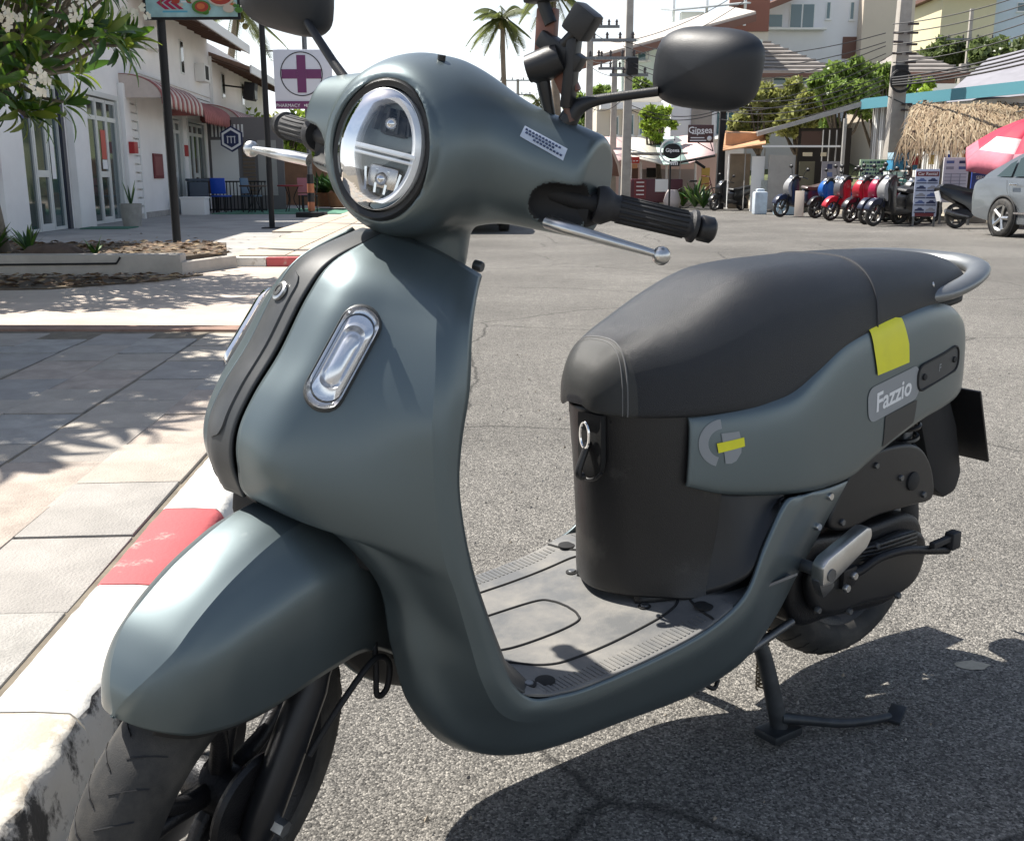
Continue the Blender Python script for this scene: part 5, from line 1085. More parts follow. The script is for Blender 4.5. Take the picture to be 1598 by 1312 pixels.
def plumeria(loc, label, tips_fn, n, seed, singles, flowers, ctr):
    r = np.random.default_rng(seed); T_ = tag(empty('plumeria_tree', loc), label, 'tree')
    tips = []
    for i in range(n): tips.append(tips_fn(r))
    tb = MB(); base = np.array((0, 0, 0.)); fork = np.array(ctr)*.55; tb.tube(cr(np.array([base, fork*.5+np.array((.05, 0, .1)), fork]), 8), np.linspace(.11, .075, 8), 10)
    hubs = [fork+r.normal(0, .25, 3)+np.array((0, 0, .35)) for _ in range(7)]
    for h in hubs: tb.tube(cr(np.array([fork, (fork+h)/2+r.normal(0, .05, 3), h]), 6), np.linspace(.06, .04, 6), 8)
    for t in tips:
        h = min(hubs, key=lambda q: np.linalg.norm(q-t)); mid = (h+t)/2+r.normal(0, .08, 3)-np.array((0, 0, .08)); tb.tube(cr(np.array([h, mid, t]), 6), np.linspace(.028, .014, 6), 6)
    tb.build('trunk', BARK, T_, True)
    rest = MB(); order = sorted(tips, key=lambda t: t[1]+loc[1]-.5*(t[0]+loc[0])); cnt = 0
    cr_ = kind(link('foliage', bpy.data.meshes.new('foliage'), None, T_), 'stuff')
    for t in order:
        d = t-np.array(ctr); d /= np.linalg.norm(d)+1e-6; d = d*.6+np.array((0, 0, .5)); q0 = Vector(d).to_track_quat('Z', 'Y').to_matrix()
        for k in range(13):
            a = k*2.4+r.uniform(-.2, .2); tilt = R(r.uniform(5, 75) if k < 9 else r.uniform(-35, 5)); M = q0 @ Matrix.Rotation(a, 3, 'Z') @ Matrix.Rotation(-tilt, 3, 'Y')
            me, V, F = LM[int(r.integers(4)) if r.random() > .1 else 3]; s_ = r.uniform(.7, 1.15); p = t+np.array(M @ Vector((.03, 0, 0)))-np.array((0, 0, .02*k/6))
            if cnt < singles:
                o = bpy.data.objects.new('leaf', me); C.objects.link(o); o.parent = T_; o.matrix_local = Matrix.Translation(Vector(p)) @ M.to_4x4() @ Matrix.Scale(s_, 4); cnt += 1
            else: rest.add((V*s_) @ np.array(M).T+p, F, LM.index((me, V, F)) if False else [x[0] for x in LM].index(me))
    if rest.v:
        me = cr_.data; me.from_pydata(rest.v, [], rest.f)
        for m in PLM: me.materials.append(m)
        me.polygons.foreach_set('material_index', rest.mi); me.polygons.foreach_set('use_smooth', [True]*len(rest.f)); me.update()
    FLW = mat('plumeria_flower', (.80, .78, .68), .6)
    for t in flowers:
        b = MB()
        for k in range(5):
            c = np.array(t)+r.normal(0, .045, 3)
            for j in range(5):
                a = j*1.257+r.uniform(0, 1); e = np.array((math.cos(a), r.uniform(-.4, .2), math.sin(a)))*.042; f_ = np.array((-math.sin(a), 0, math.cos(a)))*.018
                b.add([c, c+e*.6+f_, c+e, c+e*.6-f_], [(0, 1, 2, 3)])
        kind(b.build('flower_cluster', FLW, T_, True), 'stuff')
    return T_
def tipsA(r):
    # crown of the visible tree: world x -7..-3.4, y 8.3..11, z 1.45..4.2
    while True:
        p = np.array((r.uniform(-7.4, -3.35), r.uniform(8.2, 11.2), r.uniform(1.40, 4.2)))
        e = ((p-np.array((-5.35, 9.7, 2.7)))/np.array((2.05, 1.6, 1.38))); k = np.linalg.norm(e)
        if .55 < k < 1 or (k < .55 and r.random() < .3): return p-np.array((-5.4, 11.0, .2))
fl = [at(u, v, D)-Vector((-5.4, 11.0, .2)) for u, v, D in ((12, 35, 8.6), (125, 28, 9.0), (60, 135, 8.5), (72, 120, 8.5), (190, 25, 9.6), (215, 20, 9.8), (5, 22, 8.7))]
plumeria((-5.4, 11.0, .2), 'flowering tree with long green leaves and white blossom at the top left', tipsA, 230, 3, 300, fl, (.1, -1.3, 2.5))
def tipsB(r):
    while True:
        p = np.array((r.uniform(-6.6, -3.0), r.uniform(3.3, 7.3), r.uniform(2.4, 4.4)))
        if np.linalg.norm((p-np.array((-4.85, 5.3, 3.3)))/np.array((1.8, 2.1, 1.0))) < 1: return p-np.array((-5.2, 5.4, .13))
plumeria((-5.2, 5.4, .13), 'unseen leafy tree added outside the left edge to shade the near pavement', tipsB, 800, 8, 0, [], (.3, 0, 3.2))  # added out of view, crown packed dense so its shade covers the slabs
# ------------------------------------------------------------------ right side of the street
BK = {k: mat('bike_'+k, c, .28, .0, coat=.3) for k, c in dict(navy=(.02, .025, .05), blue=(.01, .11, .42), red=(.42, .015, .03), grey=(.10, .10, .11), crimson=(.40, .01, .06), black=(.012, .012, .013), white=(.34, .34, .34), brown=(.10, .07, .06), maroon=(.14, .02, .03), silver=(.45, .46, .48)).items()}
BRIM = mat('bike_rim', (.10, .10, .10), .4, .6)
HLG = mat('bike_lamp', (.55, .57, .6), .12, .6)
def mini_wheel(par, x, r=.25, w_=.052):
    V, F = lathe_geo([(r*.74, -w_*.7), (r*.9, -w_), (r, -w_*.4), (r, w_*.4), (r*.9, w_), (r*.74, w_*.7)], 26); t = pydata('tyre', np.array(V)+np.array((x, 0, r)), F, RUBBER, par)
    b = MB(); V, F = lathe_geo([(r*.70, -.02), (r*.77, -.025), (r*.77, .025), (r*.70, .02)], 26, closed=True); b.add(V, F)
    for k in range(6): a = k*math.pi/3; b.tube([(0, 0, 0), (r*.73*math.cos(a), 0, r*.73*math.sin(a))], .014, 5)
    V, F = lathe_geo([(.001, -.05), (.05, -.045), (.05, .045), (.001, .05)], 12); b.add(V, F); o = b.build('rim', BRIM, par, True, angle=40); o.location = (x, 0, r)
def sprism(name, poly, w0, w1, m, par, bev=.03, n=26, y=0.):
    """bevelled side-profile solid, tapering from half-width w0 (bottom) to w1 (top)"""
    P = cr(np.array(poly, float), n, True); z = P[:, 1]; k = (z-z.min())/(z.max()-z.min()+1e-6); hw = w0+(w1-w0)*k; N = len(P); V = [(p[0], y-h, p[1]) for p, h in zip(P, hw)]+[(p[0], y-h*.0+h, p[1]) for p, h in zip(P, hw)]
    b = MB(); b.add(V, [tuple(range(N))[::-1], tuple(range(N, 2*N))]+[(i, (i+1) % N, N+(i+1) % N, N+i) for i in range(N)]); return b.build(name, m, par, bevel=bev, seg=2)
def parked_bike(front, psi, label, body, front_m, fender_m, seat_m=None, lean=-7, basket=None, steer=8, group='scooters parked in a row outside the rental shop', style=0):
    h = Vector((math.cos(psi), math.sin(psi), 0)); p = Vector((front[0], front[1], 0))-h*1.25; o = tag(empty('parked_scooter', (p.x, p.y, front[2] if len(front) > 2 else 0), psi), label, 'scooter', group); o.rotation_euler = (R(lean), 0, psi)
    vr = random.Random(int(front[1]*10)); q = vr.uniform(.88, .98); o.scale = (q, q*vr.uniform(.95, 1.1), q*vr.uniform(.96, 1.04)); o.rotation_euler[2] += vr.uniform(-.12, .12); o.rotation_euler[0] += vr.uniform(-.04, .05)
    mini_wheel(o, 0.); mini_wheel(o, 1.25)
    sprism('front_fender', [(.98, .36), (1.04, .50), (1.16, .575), (1.32, .575), (1.45, .49), (1.52, .36), (1.46, .33), (1.38, .42), (1.25, .46), (1.1, .40)], .075, .06, fender_m, o, .015)
    sprism('leg_shield', [(1.0, .30), (1.08, .42), (1.07, .60), (1.10, .78), (1.04, .95), (.90, .97), (.86, .85), (.86, .60), (.84, .36), (.90, .28)], .20, .11, body, o, .04)
    sprism('front_panel', [(1.04, .52), (1.14, .60), (1.20, .74), (1.17, .88), (1.06, .99), (.98, .95), (1.0, .7)], .13, .07, front_m, o, .022)
    sprism('floor', [(.42, .28), (.92, .26), (.92, .35), (.5, .37)], .17, .17, BLACKP, o, .02)
    sprism('body', [(.52, .34), (.56, .55), (.50, .68), (.2, .72), (-.1, .78), (-.38, .84), (-.46, .78), (-.3, .62), (-.05, .52), (.15, .42), (.3, .30)], .15, .11, body, o, .045)
    sprism('seat', [(.58, .70), (.55, .78), (.35, .77), (.15, .80), (-.2, .87), (-.36, .87), (-.36, .80), (0, .74), (.3, .68)], .12, .12, seat_m or MATS['seat_vinyl'], o, .035)
    sprism('engine', [(.30, .20), (.28, .36), (-.05, .38), (-.14, .28), (-.05, .18)], .13, .12, DMETAL, o, .03)
    sprism('handlebar_cowl', [(.82, .93), (.84, 1.03), (.95, 1.06), (1.08, .98), (1.07, .90), (.95, .88)], .11, .08, BLACKP, o, .03)
    V, F = lathe_geo([(.001, .03), (.05, .022), (.07, 0)], 16, 'x'); l_ = pydata('headlight', np.array(V)+np.array((1.075, 0, .965)), F, HLG, o)
    tube('handlebar', [(.80, -.33, 1.0), (.86, -.18, 1.02), (.9, 0, 1.0), (.86, .18, 1.02), (.80, .33, 1.0)], .016, BLACKP, o, 8, 20)
    for s in (-1, 1):
        tube('fork', [(1.24, s*.07, .28), (1.06, s*.07, .70)], .022, DMETAL, o, 8); tube('mirror_stem', [(.86, s*.2, 1.02), (.86, s*.24, 1.15), (.85, s*.28, 1.2)], .008, BLACKP, o, 6)
        V, F = lathe_geo([(.001, .02), (.05, .012), (.06, -.01), (.001, -.012)], 14, 'x'); pydata('mirror', np.array(V)*np.array((1, 1.1, .8))+np.array((.85, s*.31, 1.23)), F, BLACKP, o)
    tube('exhaust', [(.2, -.14, .22), (-.1, -.17, .27), (-.35, -.18, .34)], [.03, .05, .045], STEEL, o, 10, 12)
    MB().box((-.42, 0, .64), (.02, .17, .2), ry=-.3).build('number_plate', WHITEP, o)
    if basket is not None: MB().box((1.16, 0, .84), (.22, .34, .24)).build('basket', basket, o, bevel=.02)
    return o
ps_ = R(207)
parked_bike((6.76, 26.6, .0), ps_, 'dark navy and brown scooter with a white front, leftmost of the parked row', BK['navy'], BK['white'], BK['navy'], BK['brown'])
parked_bike((7.75, 26.3), ps_, 'pinkish red scooter mostly hidden behind the blue scooter', BK['red'], BK['grey'], BK['black'])
parked_bike((7.40, 25.6), ps_, 'bright blue scooter in the parked row', BK['blue'], BK['blue'], BK['black'])
parked_bike((7.34, 24.3), ps_, 'grey scooter with red fender right of the blue scooter', BK['red'], BK['grey'], BK['red'])
parked_bike((7.36, 23.3), ps_, 'red scooter with black fender, middle of the parked row', BK['red'], BK['red'], BK['black'])
parked_bike((7.42, 22.5), ps_, 'crimson scooter with dark grey fender beside the black and white one', BK['crimson'], BK['crimson'], BK['navy'])
parked_bike((7.40, 21.6), ps_, 'black scooter with a white front panel, rightmost of the parked row', BK['black'], BK['white'], BK['navy'])
parked_bike((8.05, 24.6), ps_+.1, 'dark scooter standing behind the grey scooter with red fender', BK['navy'], BK['black'], BK['black'])
parked_bike((8.15, 23.5), ps_-.05, 'maroon scooter standing behind the red scooter', BK['maroon'], BK['black'], BK['maroon'])
parked_bike((8.2, 22.6), ps_+.05, 'black scooter standing behind the crimson scooter', BK['black'], BK['black'], BK['black'])
parked_bike((6.0, 31.6, .0), R(215), 'black motorcycle parked alone below the dark brown sign', BK['black'], BK['black'], BK['black'], group='motorbikes along the right kerb')
parked_bike((9.95, 20.9), R(12), 'black scooter seen from behind between the sign boards and the grey car', BK['black'], BK['silver'], BK['black'], group='motorbikes along the right kerb')
# grey saloon car at the right edge
cr_psi = math.atan2(-.98, .19); hd = Vector((math.cos(cr_psi), math.sin(cr_psi), 0)); sdn = Vector((-hd.y, hd.x, 0))    # sdn = left of the car
c0 = Vector((8.30, 17.7, 0))+sdn*.80
CAR = tag(empty('parked_car', c0, cr_psi), 'grey saloon car with alloy wheels parked at the right edge', 'car')
CPM = mat('car_grey', (.15, .165, .178), .28, .3, coat=.5)
bd = [(-.78, .30), (-.92, .48), (-.96, .72), (-.90, .92), (-.55, .99), (.2, .98), (1.2, .95), (2.4, .92), (3.2, .80), (3.42, .58), (3.40, .34), (2.9, .22), (1.3, .20), (0, .22)]
sprism('body', bd, .86, .78, CPM, CAR, .07, 60)
sprism('cabin', [(-.70, .93), (-.25, 1.24), (.25, 1.42), (.9, 1.46), (1.5, 1.38), (2.05, 1.10), (2.35, .90), (1, .88)], .78, .58, CPM, CAR, .06, 50)
for s in (-1, 1):
    def glassq(nm, P, off=.0):
        V = [(x, s*(.785-(z-.93)*.36+.012), z) for x, z in P]; pydata(nm, V, [tuple(range(len(V)))], GLAS, CAR, False)
    glassq('rear_quarter_window', [(-.36, .99), (-.12, 1.20), (.02, 1.26), (.02, .99)]); glassq('rear_door_window', [(.08, .99), (.08, 1.28), (.35, 1.37), (.82, 1.335), (.82, .99)]); glassq('front_door_window', [(.90, .99), (.90, 1.335), (1.35, 1.33), (1.85, 1.05), (1.85, .99)])
    MB().box((.20, s*.845, .86), (.20, .03, .035)).build('door_handle', CHROME, CAR, bevel=.008); MB().box((1.2, s*.850, .86), (.20, .03, .035)).build('door_handle', CHROME, CAR, bevel=.008)
    MB().box((1.0, s*.866, .40), (1.75, .02, .03)).build('side_strip', CHROME, CAR); tube('door_seam', [(.86, s*.868, .28), (.87, s*.862, .6), (.88, s*.835, .93)], .004, MATTEB, CAR, 4); tube('door_seam', [(.30-.3, s*.83, .93), (.1, s*.862, .7), (.38, s*.868, .5), (.42, s*.868, .28)], .004, MATTEB, CAR, 4, 12)
    for x in (0, 2.6):
        V, F = lathe_geo([(.001, 0), (.365, 0), (.365, .012), (.34, .016)], 36); o = pydata('wheel_arch', np.array(V)*np.array((1, s, 1))+np.array((x, s*.858, .325)), F, MATTEB, CAR)
        V, F = lathe_geo([(.215, -.09), (.29, -.10), (.315, -.07), (.315, .07), (.29, .10), (.215, .09)], 40); w_ = empty('wheel', (x, s*.80, .315)); w_.parent = CAR; pydata('tyre', V, F, RUBBER, w_)
        b = MB(); V, F = lathe_geo([(.19, .06*s), (.22, .085*s), (.225, .07*s), (.2, -.05*s)], 40); b.add(V, F)
        for k in range(5): a = k*1.2566; b.tube([(0, .05*s, 0), (.1*math.cos(a), .065*s, .1*math.sin(a)), (.205*math.cos(a), .07*s, .205*math.sin(a))], [.04, .03, .035], 6)
        b.build('rim', ALU, w_, True, angle=40); V, F = lathe_geo([(.001, .0), (.2, .0)], 30); pydata('disc', V, F, MATTEB, w_)
for s in (-1, 1): MB().box((-.93, s*.62, .76), (.05, .30, .15)).build('tail_lamp', REDL, CAR, bevel=.015); MB().box((3.38, s*.6, .66), (.1, .35, .14)).build('headlamp', HLG, CAR, bevel=.03)
MB().box((-.97, 0, .45), (.02, .4, .12)).build('number_plate', WHITEP, CAR)
# dark car far down the road, mostly behind the scooter's cowl
C2 = tag(empty('distant_car', (-.95, 19.6, 0), R(92)), 'black car on the road seen under the left handlebar cowl of the scooter', 'car')
sprism('body', [(x, z) for x, z in bd], .86, .78, BK['black'], C2, .07, 40); sprism('cabin', [(-.70, .93), (-.25, 1.24), (.25, 1.42), (.9, 1.46), (1.5, 1.38), (2.05, 1.10), (2.35, .90), (1, .88)], .78, .58, BK['black'], C2, .06, 30)
for x in (0, 2.6):
    for s in (-1, 1): V, F = lathe_geo([(.001, -.09), (.29, -.10), (.315, -.07), (.315, .07), (.29, .10), (.001, .09)], 24); o = pydata('wheel', np.array(V)+np.array((x, s*.8, .315)), F, RUBBER, C2)
for s in (-1, 1): MB().box((-.95, s*.62, .76), (.05, .30, .15)).build('tail_lamp', REDL, C2, bevel=.015)
MB().box((-.72, 0, 1.1), (.04, 1.1, .3), ry=.7).build('rear_window', GLAS, C2)
# ---- boards and stalls
def px_rect(u0, u1, v0, v1, D): a = at(u0, v1, D); b = at(u1, v0, D); return (a.x+b.x)/2, D, (a.z+b.z)/2, b.x-a.x, b.z-a.z
def board(name, label, cat, u0, u1, v0, v1, D, m, rz=0., legs=True, d=.04, frame=None):
    x, y, z, w_, h_ = px_rect(u0, u1, v0, v1, D); o = tag(empty(name, (x, y, 0), rz), label, cat); MB().box((0, 0, z), (w_, d, h_)).build('panel', m, o, bevel=.006)
    if legs and z-h_/2 > .03:
        for s in (-1, 1): MB().box((s*(w_/2-.03), .02, (z-h_/2)/2), (.04, .04, max(.02, z-h_/2))).build('leg', frame or STEEL, o)
    return o, w_, h_, z, d
SGB = mat('board_pale', (.50, .54, .66), .5); NVY = mat('print_navy', (.03, .04, .10), .6); CARM = [mat('print_blue', (.10, .14, .3), .6), NVY, mat('print_grey', (.3, .3, .33), .6)]
o, w_, h_, z, d = board('rental_board', 'tall pale board with rows of car pictures and a dark red heading', 'sign board', 1424, 1466, 264, 338, 21.4, SGB, R(-12))
MB().box((0, -d/2-.004, z+h_*.40), (w_*.94, .008, h_*.10)).build('heading_band', MAROON, o); text_mesh('heading_text', 'Car Rental', .085, WHITEP, o, Matrix.Translation((0, -d/2-.010, z+h_*.40)) @ Matrix.Rotation(R(90), 4, 'X'), .003)
for r_ in range(5):
    for c_ in range(2):
        x0, z0 = (c_-.5)*w_*.46, z+h_*(.26-r_*.155); sprism_v = [(x0-.09, z0-.02), (x0-.08, z0+.012), (x0-.04, z0+.02), (x0-.02, z0+.045), (x0+.04, z0+.045), (x0+.06, z0+.018), (x0+.09, z0+.01), (x0+.09, z0-.02)]
        MB().prism(sprism_v, -d/2-.007, -d/2-.001, 'y').build('car_picture', CARM[(r_+c_) % 3], o); MB().box((x0, -d/2-.004, z0-.05), (.2, .006, .022)).build('caption', NVY, o)
MB().box((0, -d/2-.004, z-h_*.46), (w_*.8, .006, .07)).build('foot_text', MAROON, o)
o, w_, h_, z, d = board('price_board', 'white price list board behind the car picture board', 'sign board', 1467, 1513, 246, 316, 22.6, mat('board_white', (.62, .61, .62), .5))
for k in range(4): MB().box(((k % 2-.5)*w_*.5, -d/2-.004, z+h_*(.40-.13*(k//2))), (w_*.3, .006, h_*.06)).build('picture', CARM[k % 3], o)
for k in range(7): MB().box((0, -d/2-.004, z+h_*(.14-.075*k)), (w_*.86, .006, .012)).build('rule', CARM[2], o)
for k in range(2): MB().box(((k-.5)*w_*.35, -d/2-.005, z-.1), (.012, .006, h_*.5)).build('rule', CARM[2], o)
o, w_, h_, z, d = board('service_board', 'dark blue laundry service board under the red parasol', 'sign board', 1511, 1556, 261, 316, 22.0, mat('board_blue', (.03, .06, .26), .5), R(6))
text_mesh('board_text', 'LAUNDRY', .11, WHITEP, o, Matrix.Translation((0, -d/2-.008, z+h_*.38)) @ Matrix.Rotation(R(90), 4, 'X'), .003); text_mesh('board_text', 'SERVICE', .10, WHITEP, o, Matrix.Translation((0, -d/2-.008, z+h_*.20)) @ Matrix.Rotation(R(90), 4, 'X'), .003)
for k, (x, zz, r_, m) in enumerate(((-.08, -.02, .11, WHITEP), (.15, .0, .07, mat('sky_print', (.2, .5, .8), .5)), (.05, -.26, .15, MATS['sky_print']))): MB().prism([(x+r_*math.cos(t), z+zz+r_*.6*math.sin(t)) for t in np.linspace(0, 6.28, 14, endpoint=False)], -d/2-.006-.001*k, -d/2-.001, 'y').build('bubble_print', m, o)
o, w_, h_, z, d = board('green_board', 'pale green board with dark scribbled lettering behind the scooters', 'sign board', 1340, 1390, 249, 281, 25.5, mat('board_green', (.52, .66, .42), .6), 0)
r_ = np.random.default_rng(11)
for k in range(5):
    x = -w_*.42
    while x < w_*.4: l_ = r_.uniform(.03, .09); MB().box((x+l_/2, -d/2-.004, z+h_*(.36-.18*k)), (l_, .006, r_.uniform(.03, .06))).build('letter', NVY if r_.random() < .75 else mat('letter_green', (.05, .2, .05), .6), o); x += l_+.02
o, w_, h_, z, d = board('leaning_board', 'blank cream board leaning among the parked scooters', 'sign board', 1239, 1256, 298, 338, 25.9, mat('board_cream', (.60, .52, .44), .6), R(-35), False)
# stall under the thatch
def crate(u0, u1, v0, v1, D, m, label, name='crate'):
    x, y, z, w_, h_ = px_rect(u0, u1, v0, v1, D); o = tag(empty(name, (x, D, z-h_/2)), label, 'crate', 'plastic crates under the thatched stall')
    MB().box((0, .2, h_/2), (w_*.98, .4, h_*.94)).build('body', m, o, bevel=.012); MB().box((0, .2, h_*.96), (w_, .43, h_*.09)).build('rim', m, o, bevel=.006)
BC = [mat('crate_blue', (.05, .25, .42), .5), mat('crate_pale', (.35, .5, .58), .5), mat('crate_teal', (.12, .45, .42), .5), mat('crate_white', (.6, .65, .62), .5)]
cl = {0: 'blue', 1: 'pale blue', 2: 'teal', 3: 'white'}
for k, (u0, u1, v0, v1, m, nm) in enumerate(((1394, 1408, 238, 249, 1, 'upper left pale blue crate of the stall shelf'), (1409, 1430, 238, 250, 0, 'long blue crate at the top of the stall shelf'), (1392, 1411, 250, 266, 0, 'deep blue crate left on the stall shelf'), (1412, 1433, 251, 266, 0, 'deep blue crate right on the stall shelf'), (1387, 1399, 268, 279, 3, 'small white crate on the left of the stall counter'), (1400, 1412, 268, 279, 3, 'small white crate in the middle of the stall counter'), (1413, 1424, 268, 279, 1, 'small pale crate on the right of the stall counter'))): crate(u0, u1, v0, v1, 24.6, BC[m], nm)
o = tag(empty('counter', (0, 24.4, 0)), 'turquoise counter of the stall behind the scooters', 'counter'); x, y, z, w_, h_ = px_rect(1385, 1430, 280, 326, 24.4); MB().box((x, .3, z), (w_, .6, h_)).build('front', mat('turquoise', (.16, .50, .44), .5), o, bevel=.02)
for q in (-.2, .15): V, F = lathe_geo([(.001, -.01), (.06, -.01), (.06, .01)], 16); e = pydata('vent_hole', np.array(V)+np.array((x+q, -.005, z+h_*.3)), F, MATTEB, o)
# thatched stall
TH = tag(empty('thatched_stall', (10.6, 25, 0)), 'market stall with a shaggy dry palm thatch roof', 'stall')
STRAW = [mat('straw_%d' % i, c, .9) for i, c in enumerate(((.36, .27, .17), (.27, .19, .115), (.45, .36, .24), (.20, .14, .09)))]
def roofpt(a, b): # a along 0..1 left-right, b 0 ridge..1 eave
    ridge = np.array((-.75+a*6.4, 1.2-a*2.2, 2.66-.1*a)); eave = np.array((-2.05+a*7.8, -1.4-a*2.8, 1.55+.30*a)); p = ridge*(1-b)+eave*b; p[2] += .22*math.sin(b*math.pi)*.6; return p
V = [roofpt(a, b) for a in np.linspace(0, 1, 12) for b in np.linspace(0, 1, 6)]; F = [(i*6+j, i*6+j+1, (i+1)*6+j+1, (i+1)*6+j) for i in range(11) for j in range(5)]; thick(pydata('thatch_base', V, F, STRAW[1], TH), .10, 0)
r_ = np.random.default_rng(5); b = MB()
for k in range(4300):
    a, q = r_.random(), r_.random()**.7; p = roofpt(a, q*.98)+np.array((0, 0, .08+r_.random()*.07)); l_ = r_.uniform(.3, .6); e = roofpt(min(1, a+r_.normal(0, .012)), min(1.35, q+l_*.35))+np.array((r_.normal(0, .05), r_.normal(0, .03), .06+.05*r_.random()))
    if q+l_*.35 > 1: e[2] -= (q+l_*.35-1)*1.1+r_.random()*.1
    m_ = (p+e)/2+np.array((0, 0, .03)); w_ = r_.uniform(.008, .022); ex = np.array((w_, w_*.3, 0)); b.add([p-ex, p+ex, m_+ex, m_-ex, e+ex*.2, e-ex*.2], [(0, 1, 2, 3), (3, 2, 4, 5)], int(r_.choice(4, p=(.4, .25, .25, .1))))
kind(b.build('thatch_strands', STRAW, TH), 'stuff')
for x, y in ((-1.6, -1.0), (1.1, -1.6), (3.6, -2.4), (-.6, 1.1), (3.8, -.1)): tube('pole', [(x, y, 0), (x, y, 2.0 if y < 0 else 2.8)], .05, mat('pole_wood', (.14, .10, .07), .8), TH, 8)
MB().box((2.6, 1.3, 1.2), (4.0, .08, 2.4)).build('back_wall', mat('stall_dark', (.05, .04, .04), .8), TH); MB().box((2.0, -.3, 2.15), (2.4, .06, .45)).build('red_banner', mat('banner_red', (.38, .02, .03), .6), TH)
for k in range(16): # bunting and hanging goods
    a = k/15; p = roofpt(.05+a*.6, 1.0); MB().box((p[0], p[1]+.12, p[2]-.22), (.13, .02, .2)).build('bunting_flag', [REDB, mat('flag_yellow', (.6, .45, .05), .6), BLU, mat('flag_orange', (.55, .2, .04), .6), mat('flag_green', (.25, .4, .06), .6)][k % 5], TH)
MB().box((.6, -1.75, 1.55), (.4, .3, .5), ry=.5).build('awning_prop', MATS['pole_wood'], TH)
# red parasol
PR = tag(empty('parasol', (10.3, 21.0, 0)), 'large faded red and pink parasol tilted over the sign boards', 'parasol')
PRM = [mat('parasol_red', (.42, .015, .05), .7, 0, var=.15, vscale=4), mat('parasol_pink', (.52, .15, .20), .7, 0, var=.2, vscale=4), mat('parasol_white', (.66, .5, .5), .7, 0, var=.25, vscale=5)]
Mt = Matrix.Translation((0, 0, 1.52)) @ Matrix.Rotation(R(-9), 4, 'Y') @ Matrix.Rotation(R(12), 4, 'X'); N = 8
tube('pole', [(0, 0, 0), (.0, 0, 1.1), tuple(Mt @ Vector((0, 0, .6)))], .025, TRIMW, PR, 8)
for i in range(N):
    a0, a1 = 2*math.pi*i/N, 2*math.pi*(i+1)/N; V = []; rr = (0.02, .37, .76, 1.10, 1.33)
    for r0 in rr:
        for t in np.linspace(0, 1, 5):
            a = a0+(a1-a0)*t; rad = r0*(math.cos(math.pi/N)/math.cos((t-.5)*2*math.pi/N)); V.append(Mt @ Vector((rad*math.cos(a), rad*math.sin(a), .62-.62*(r0/1.33)**1.6)))
    for t in np.linspace(0, 1, 5): a = a0+(a1-a0)*t; rad = 1.33*(math.cos(math.pi/N)/math.cos((t-.5)*2*math.pi/N)); V.append(Mt @ Vector((rad*1.01*math.cos(a), rad*1.01*math.sin(a), -.22)))
    F = [(k*5+j, k*5+j+1, (k+1)*5+j+1, (k+1)*5+j) for k in range(5) for j in range(4)]; o = pydata('canopy_panel', V, F, PRM, PR); o.data.polygons.foreach_set('material_index', [(2 if k//4 == 2 and i % 2 == 0 else 0 if k//4 < 3 else 1) if k//4 < 4 else 1 for k in range(len(F))]); thick(o, .006)
    e = Mt @ Vector((1.31*math.cos(a0), 1.31*math.sin(a0), .0)); tube('rib', [Mt @ Vector((0, 0, .58)), e], .008, TRIMW, PR, 5)
# shed with blue eaves
SD = tag(empty('rental_shed', (0, 0, 0)), 'low shed with turquoise roof edge and ribbed grey sheet walls', 'shed')
TEAL = mat('teal_fascia', (.10, .29, .35), .5); SHT = mat('grey_sheet', (.38, .37, .35), .6, .2, var=.12, vscale=3)
A, B = Vector((9.75, 30, 2.82)), Vector((12.2, 22.6, 2.82)); LFT = Vector((7.1, 31.0, 2.15)); dn = Vector((.95, .31, 0))
def quad_box(name, P, th, m, nrm=(0, 0, 1)):
    n = Vector(nrm)*th; v = [Vector(p) for p in P]; b = MB(); k = len(v); b.add(v+[p+n for p in v], [tuple(range(k))[::-1], tuple(range(k, 2*k))]+[(i, (i+1) % k, k+(i+1) % k, k+i) for i in range(k)]); return b.build(name, m, SD)
quad_box('fascia', [A, B, B+Vector((0, 0, .28)), A+Vector((0, 0, .28))], .05, TEAL, (-.95, -.31, 0)); quad_box('roof_sheet', [A+Vector((0, 0, .2)), B+Vector((0, 0, .2)), B+dn*4+Vector((0, 0, .45)), A+dn*4+Vector((0, 0, .45))], .05, mat('roof_iron', (.22, .21, .20), .6, .3, var=.2, vscale=2))
quad_box('lean_to_roof', [LFT, A+Vector((.0, .0, .1)), A+Vector((1.2, 4, .3)), LFT+Vector((.8, 4, .2))], .07, mat('dark_sheet', (.12, .115, .11), .6, .2)); quad_box('lean_to_edge', [LFT+Vector((0, -.03, -.02)), A+Vector((0, -.03, .08)), A+Vector((0, -.03, .22)), LFT+Vector((0, -.03, .10))], .04, SHT, (0, -1, 0))
wd = (B-A).normalized(); wn = Vector((-.95, -.31, 0))
for k in range(34):   # upright ribs of the sheet wall
    p = A+wd*(.1+k*.085)-wn*.35; b = MB(); b.box((p.x, p.y, 1.75), (.05, .05, 2.4), rz=math.atan2(wd.y, wd.x)); b.build('wall_rib', TRIMW if k % 3 else SHT, SD)
quad_box('sheet_wall', [A+wd*.0-wn*.40+Vector((0, 0, -3)), A+wd*7.5-wn*.40+Vector((0, 0, -3)), A+wd*7.5-wn*.40, A-wn*.40], .04, SHT, (.95, .31, 0))
for k in range(5): quad_box('white_board', [A+wd*3.1-wn*.33+Vector((0, 0, -.9+k*.18)), A+wd*6.5-wn*.33+Vector((0, 0, -.9+k*.18)), A+wd*6.5-wn*.33+Vector((0, 0, -.74+k*.18)), A+wd*3.1-wn*.33+Vector((0, 0, -.74+k*.18))], .03, TRIMW, wn)
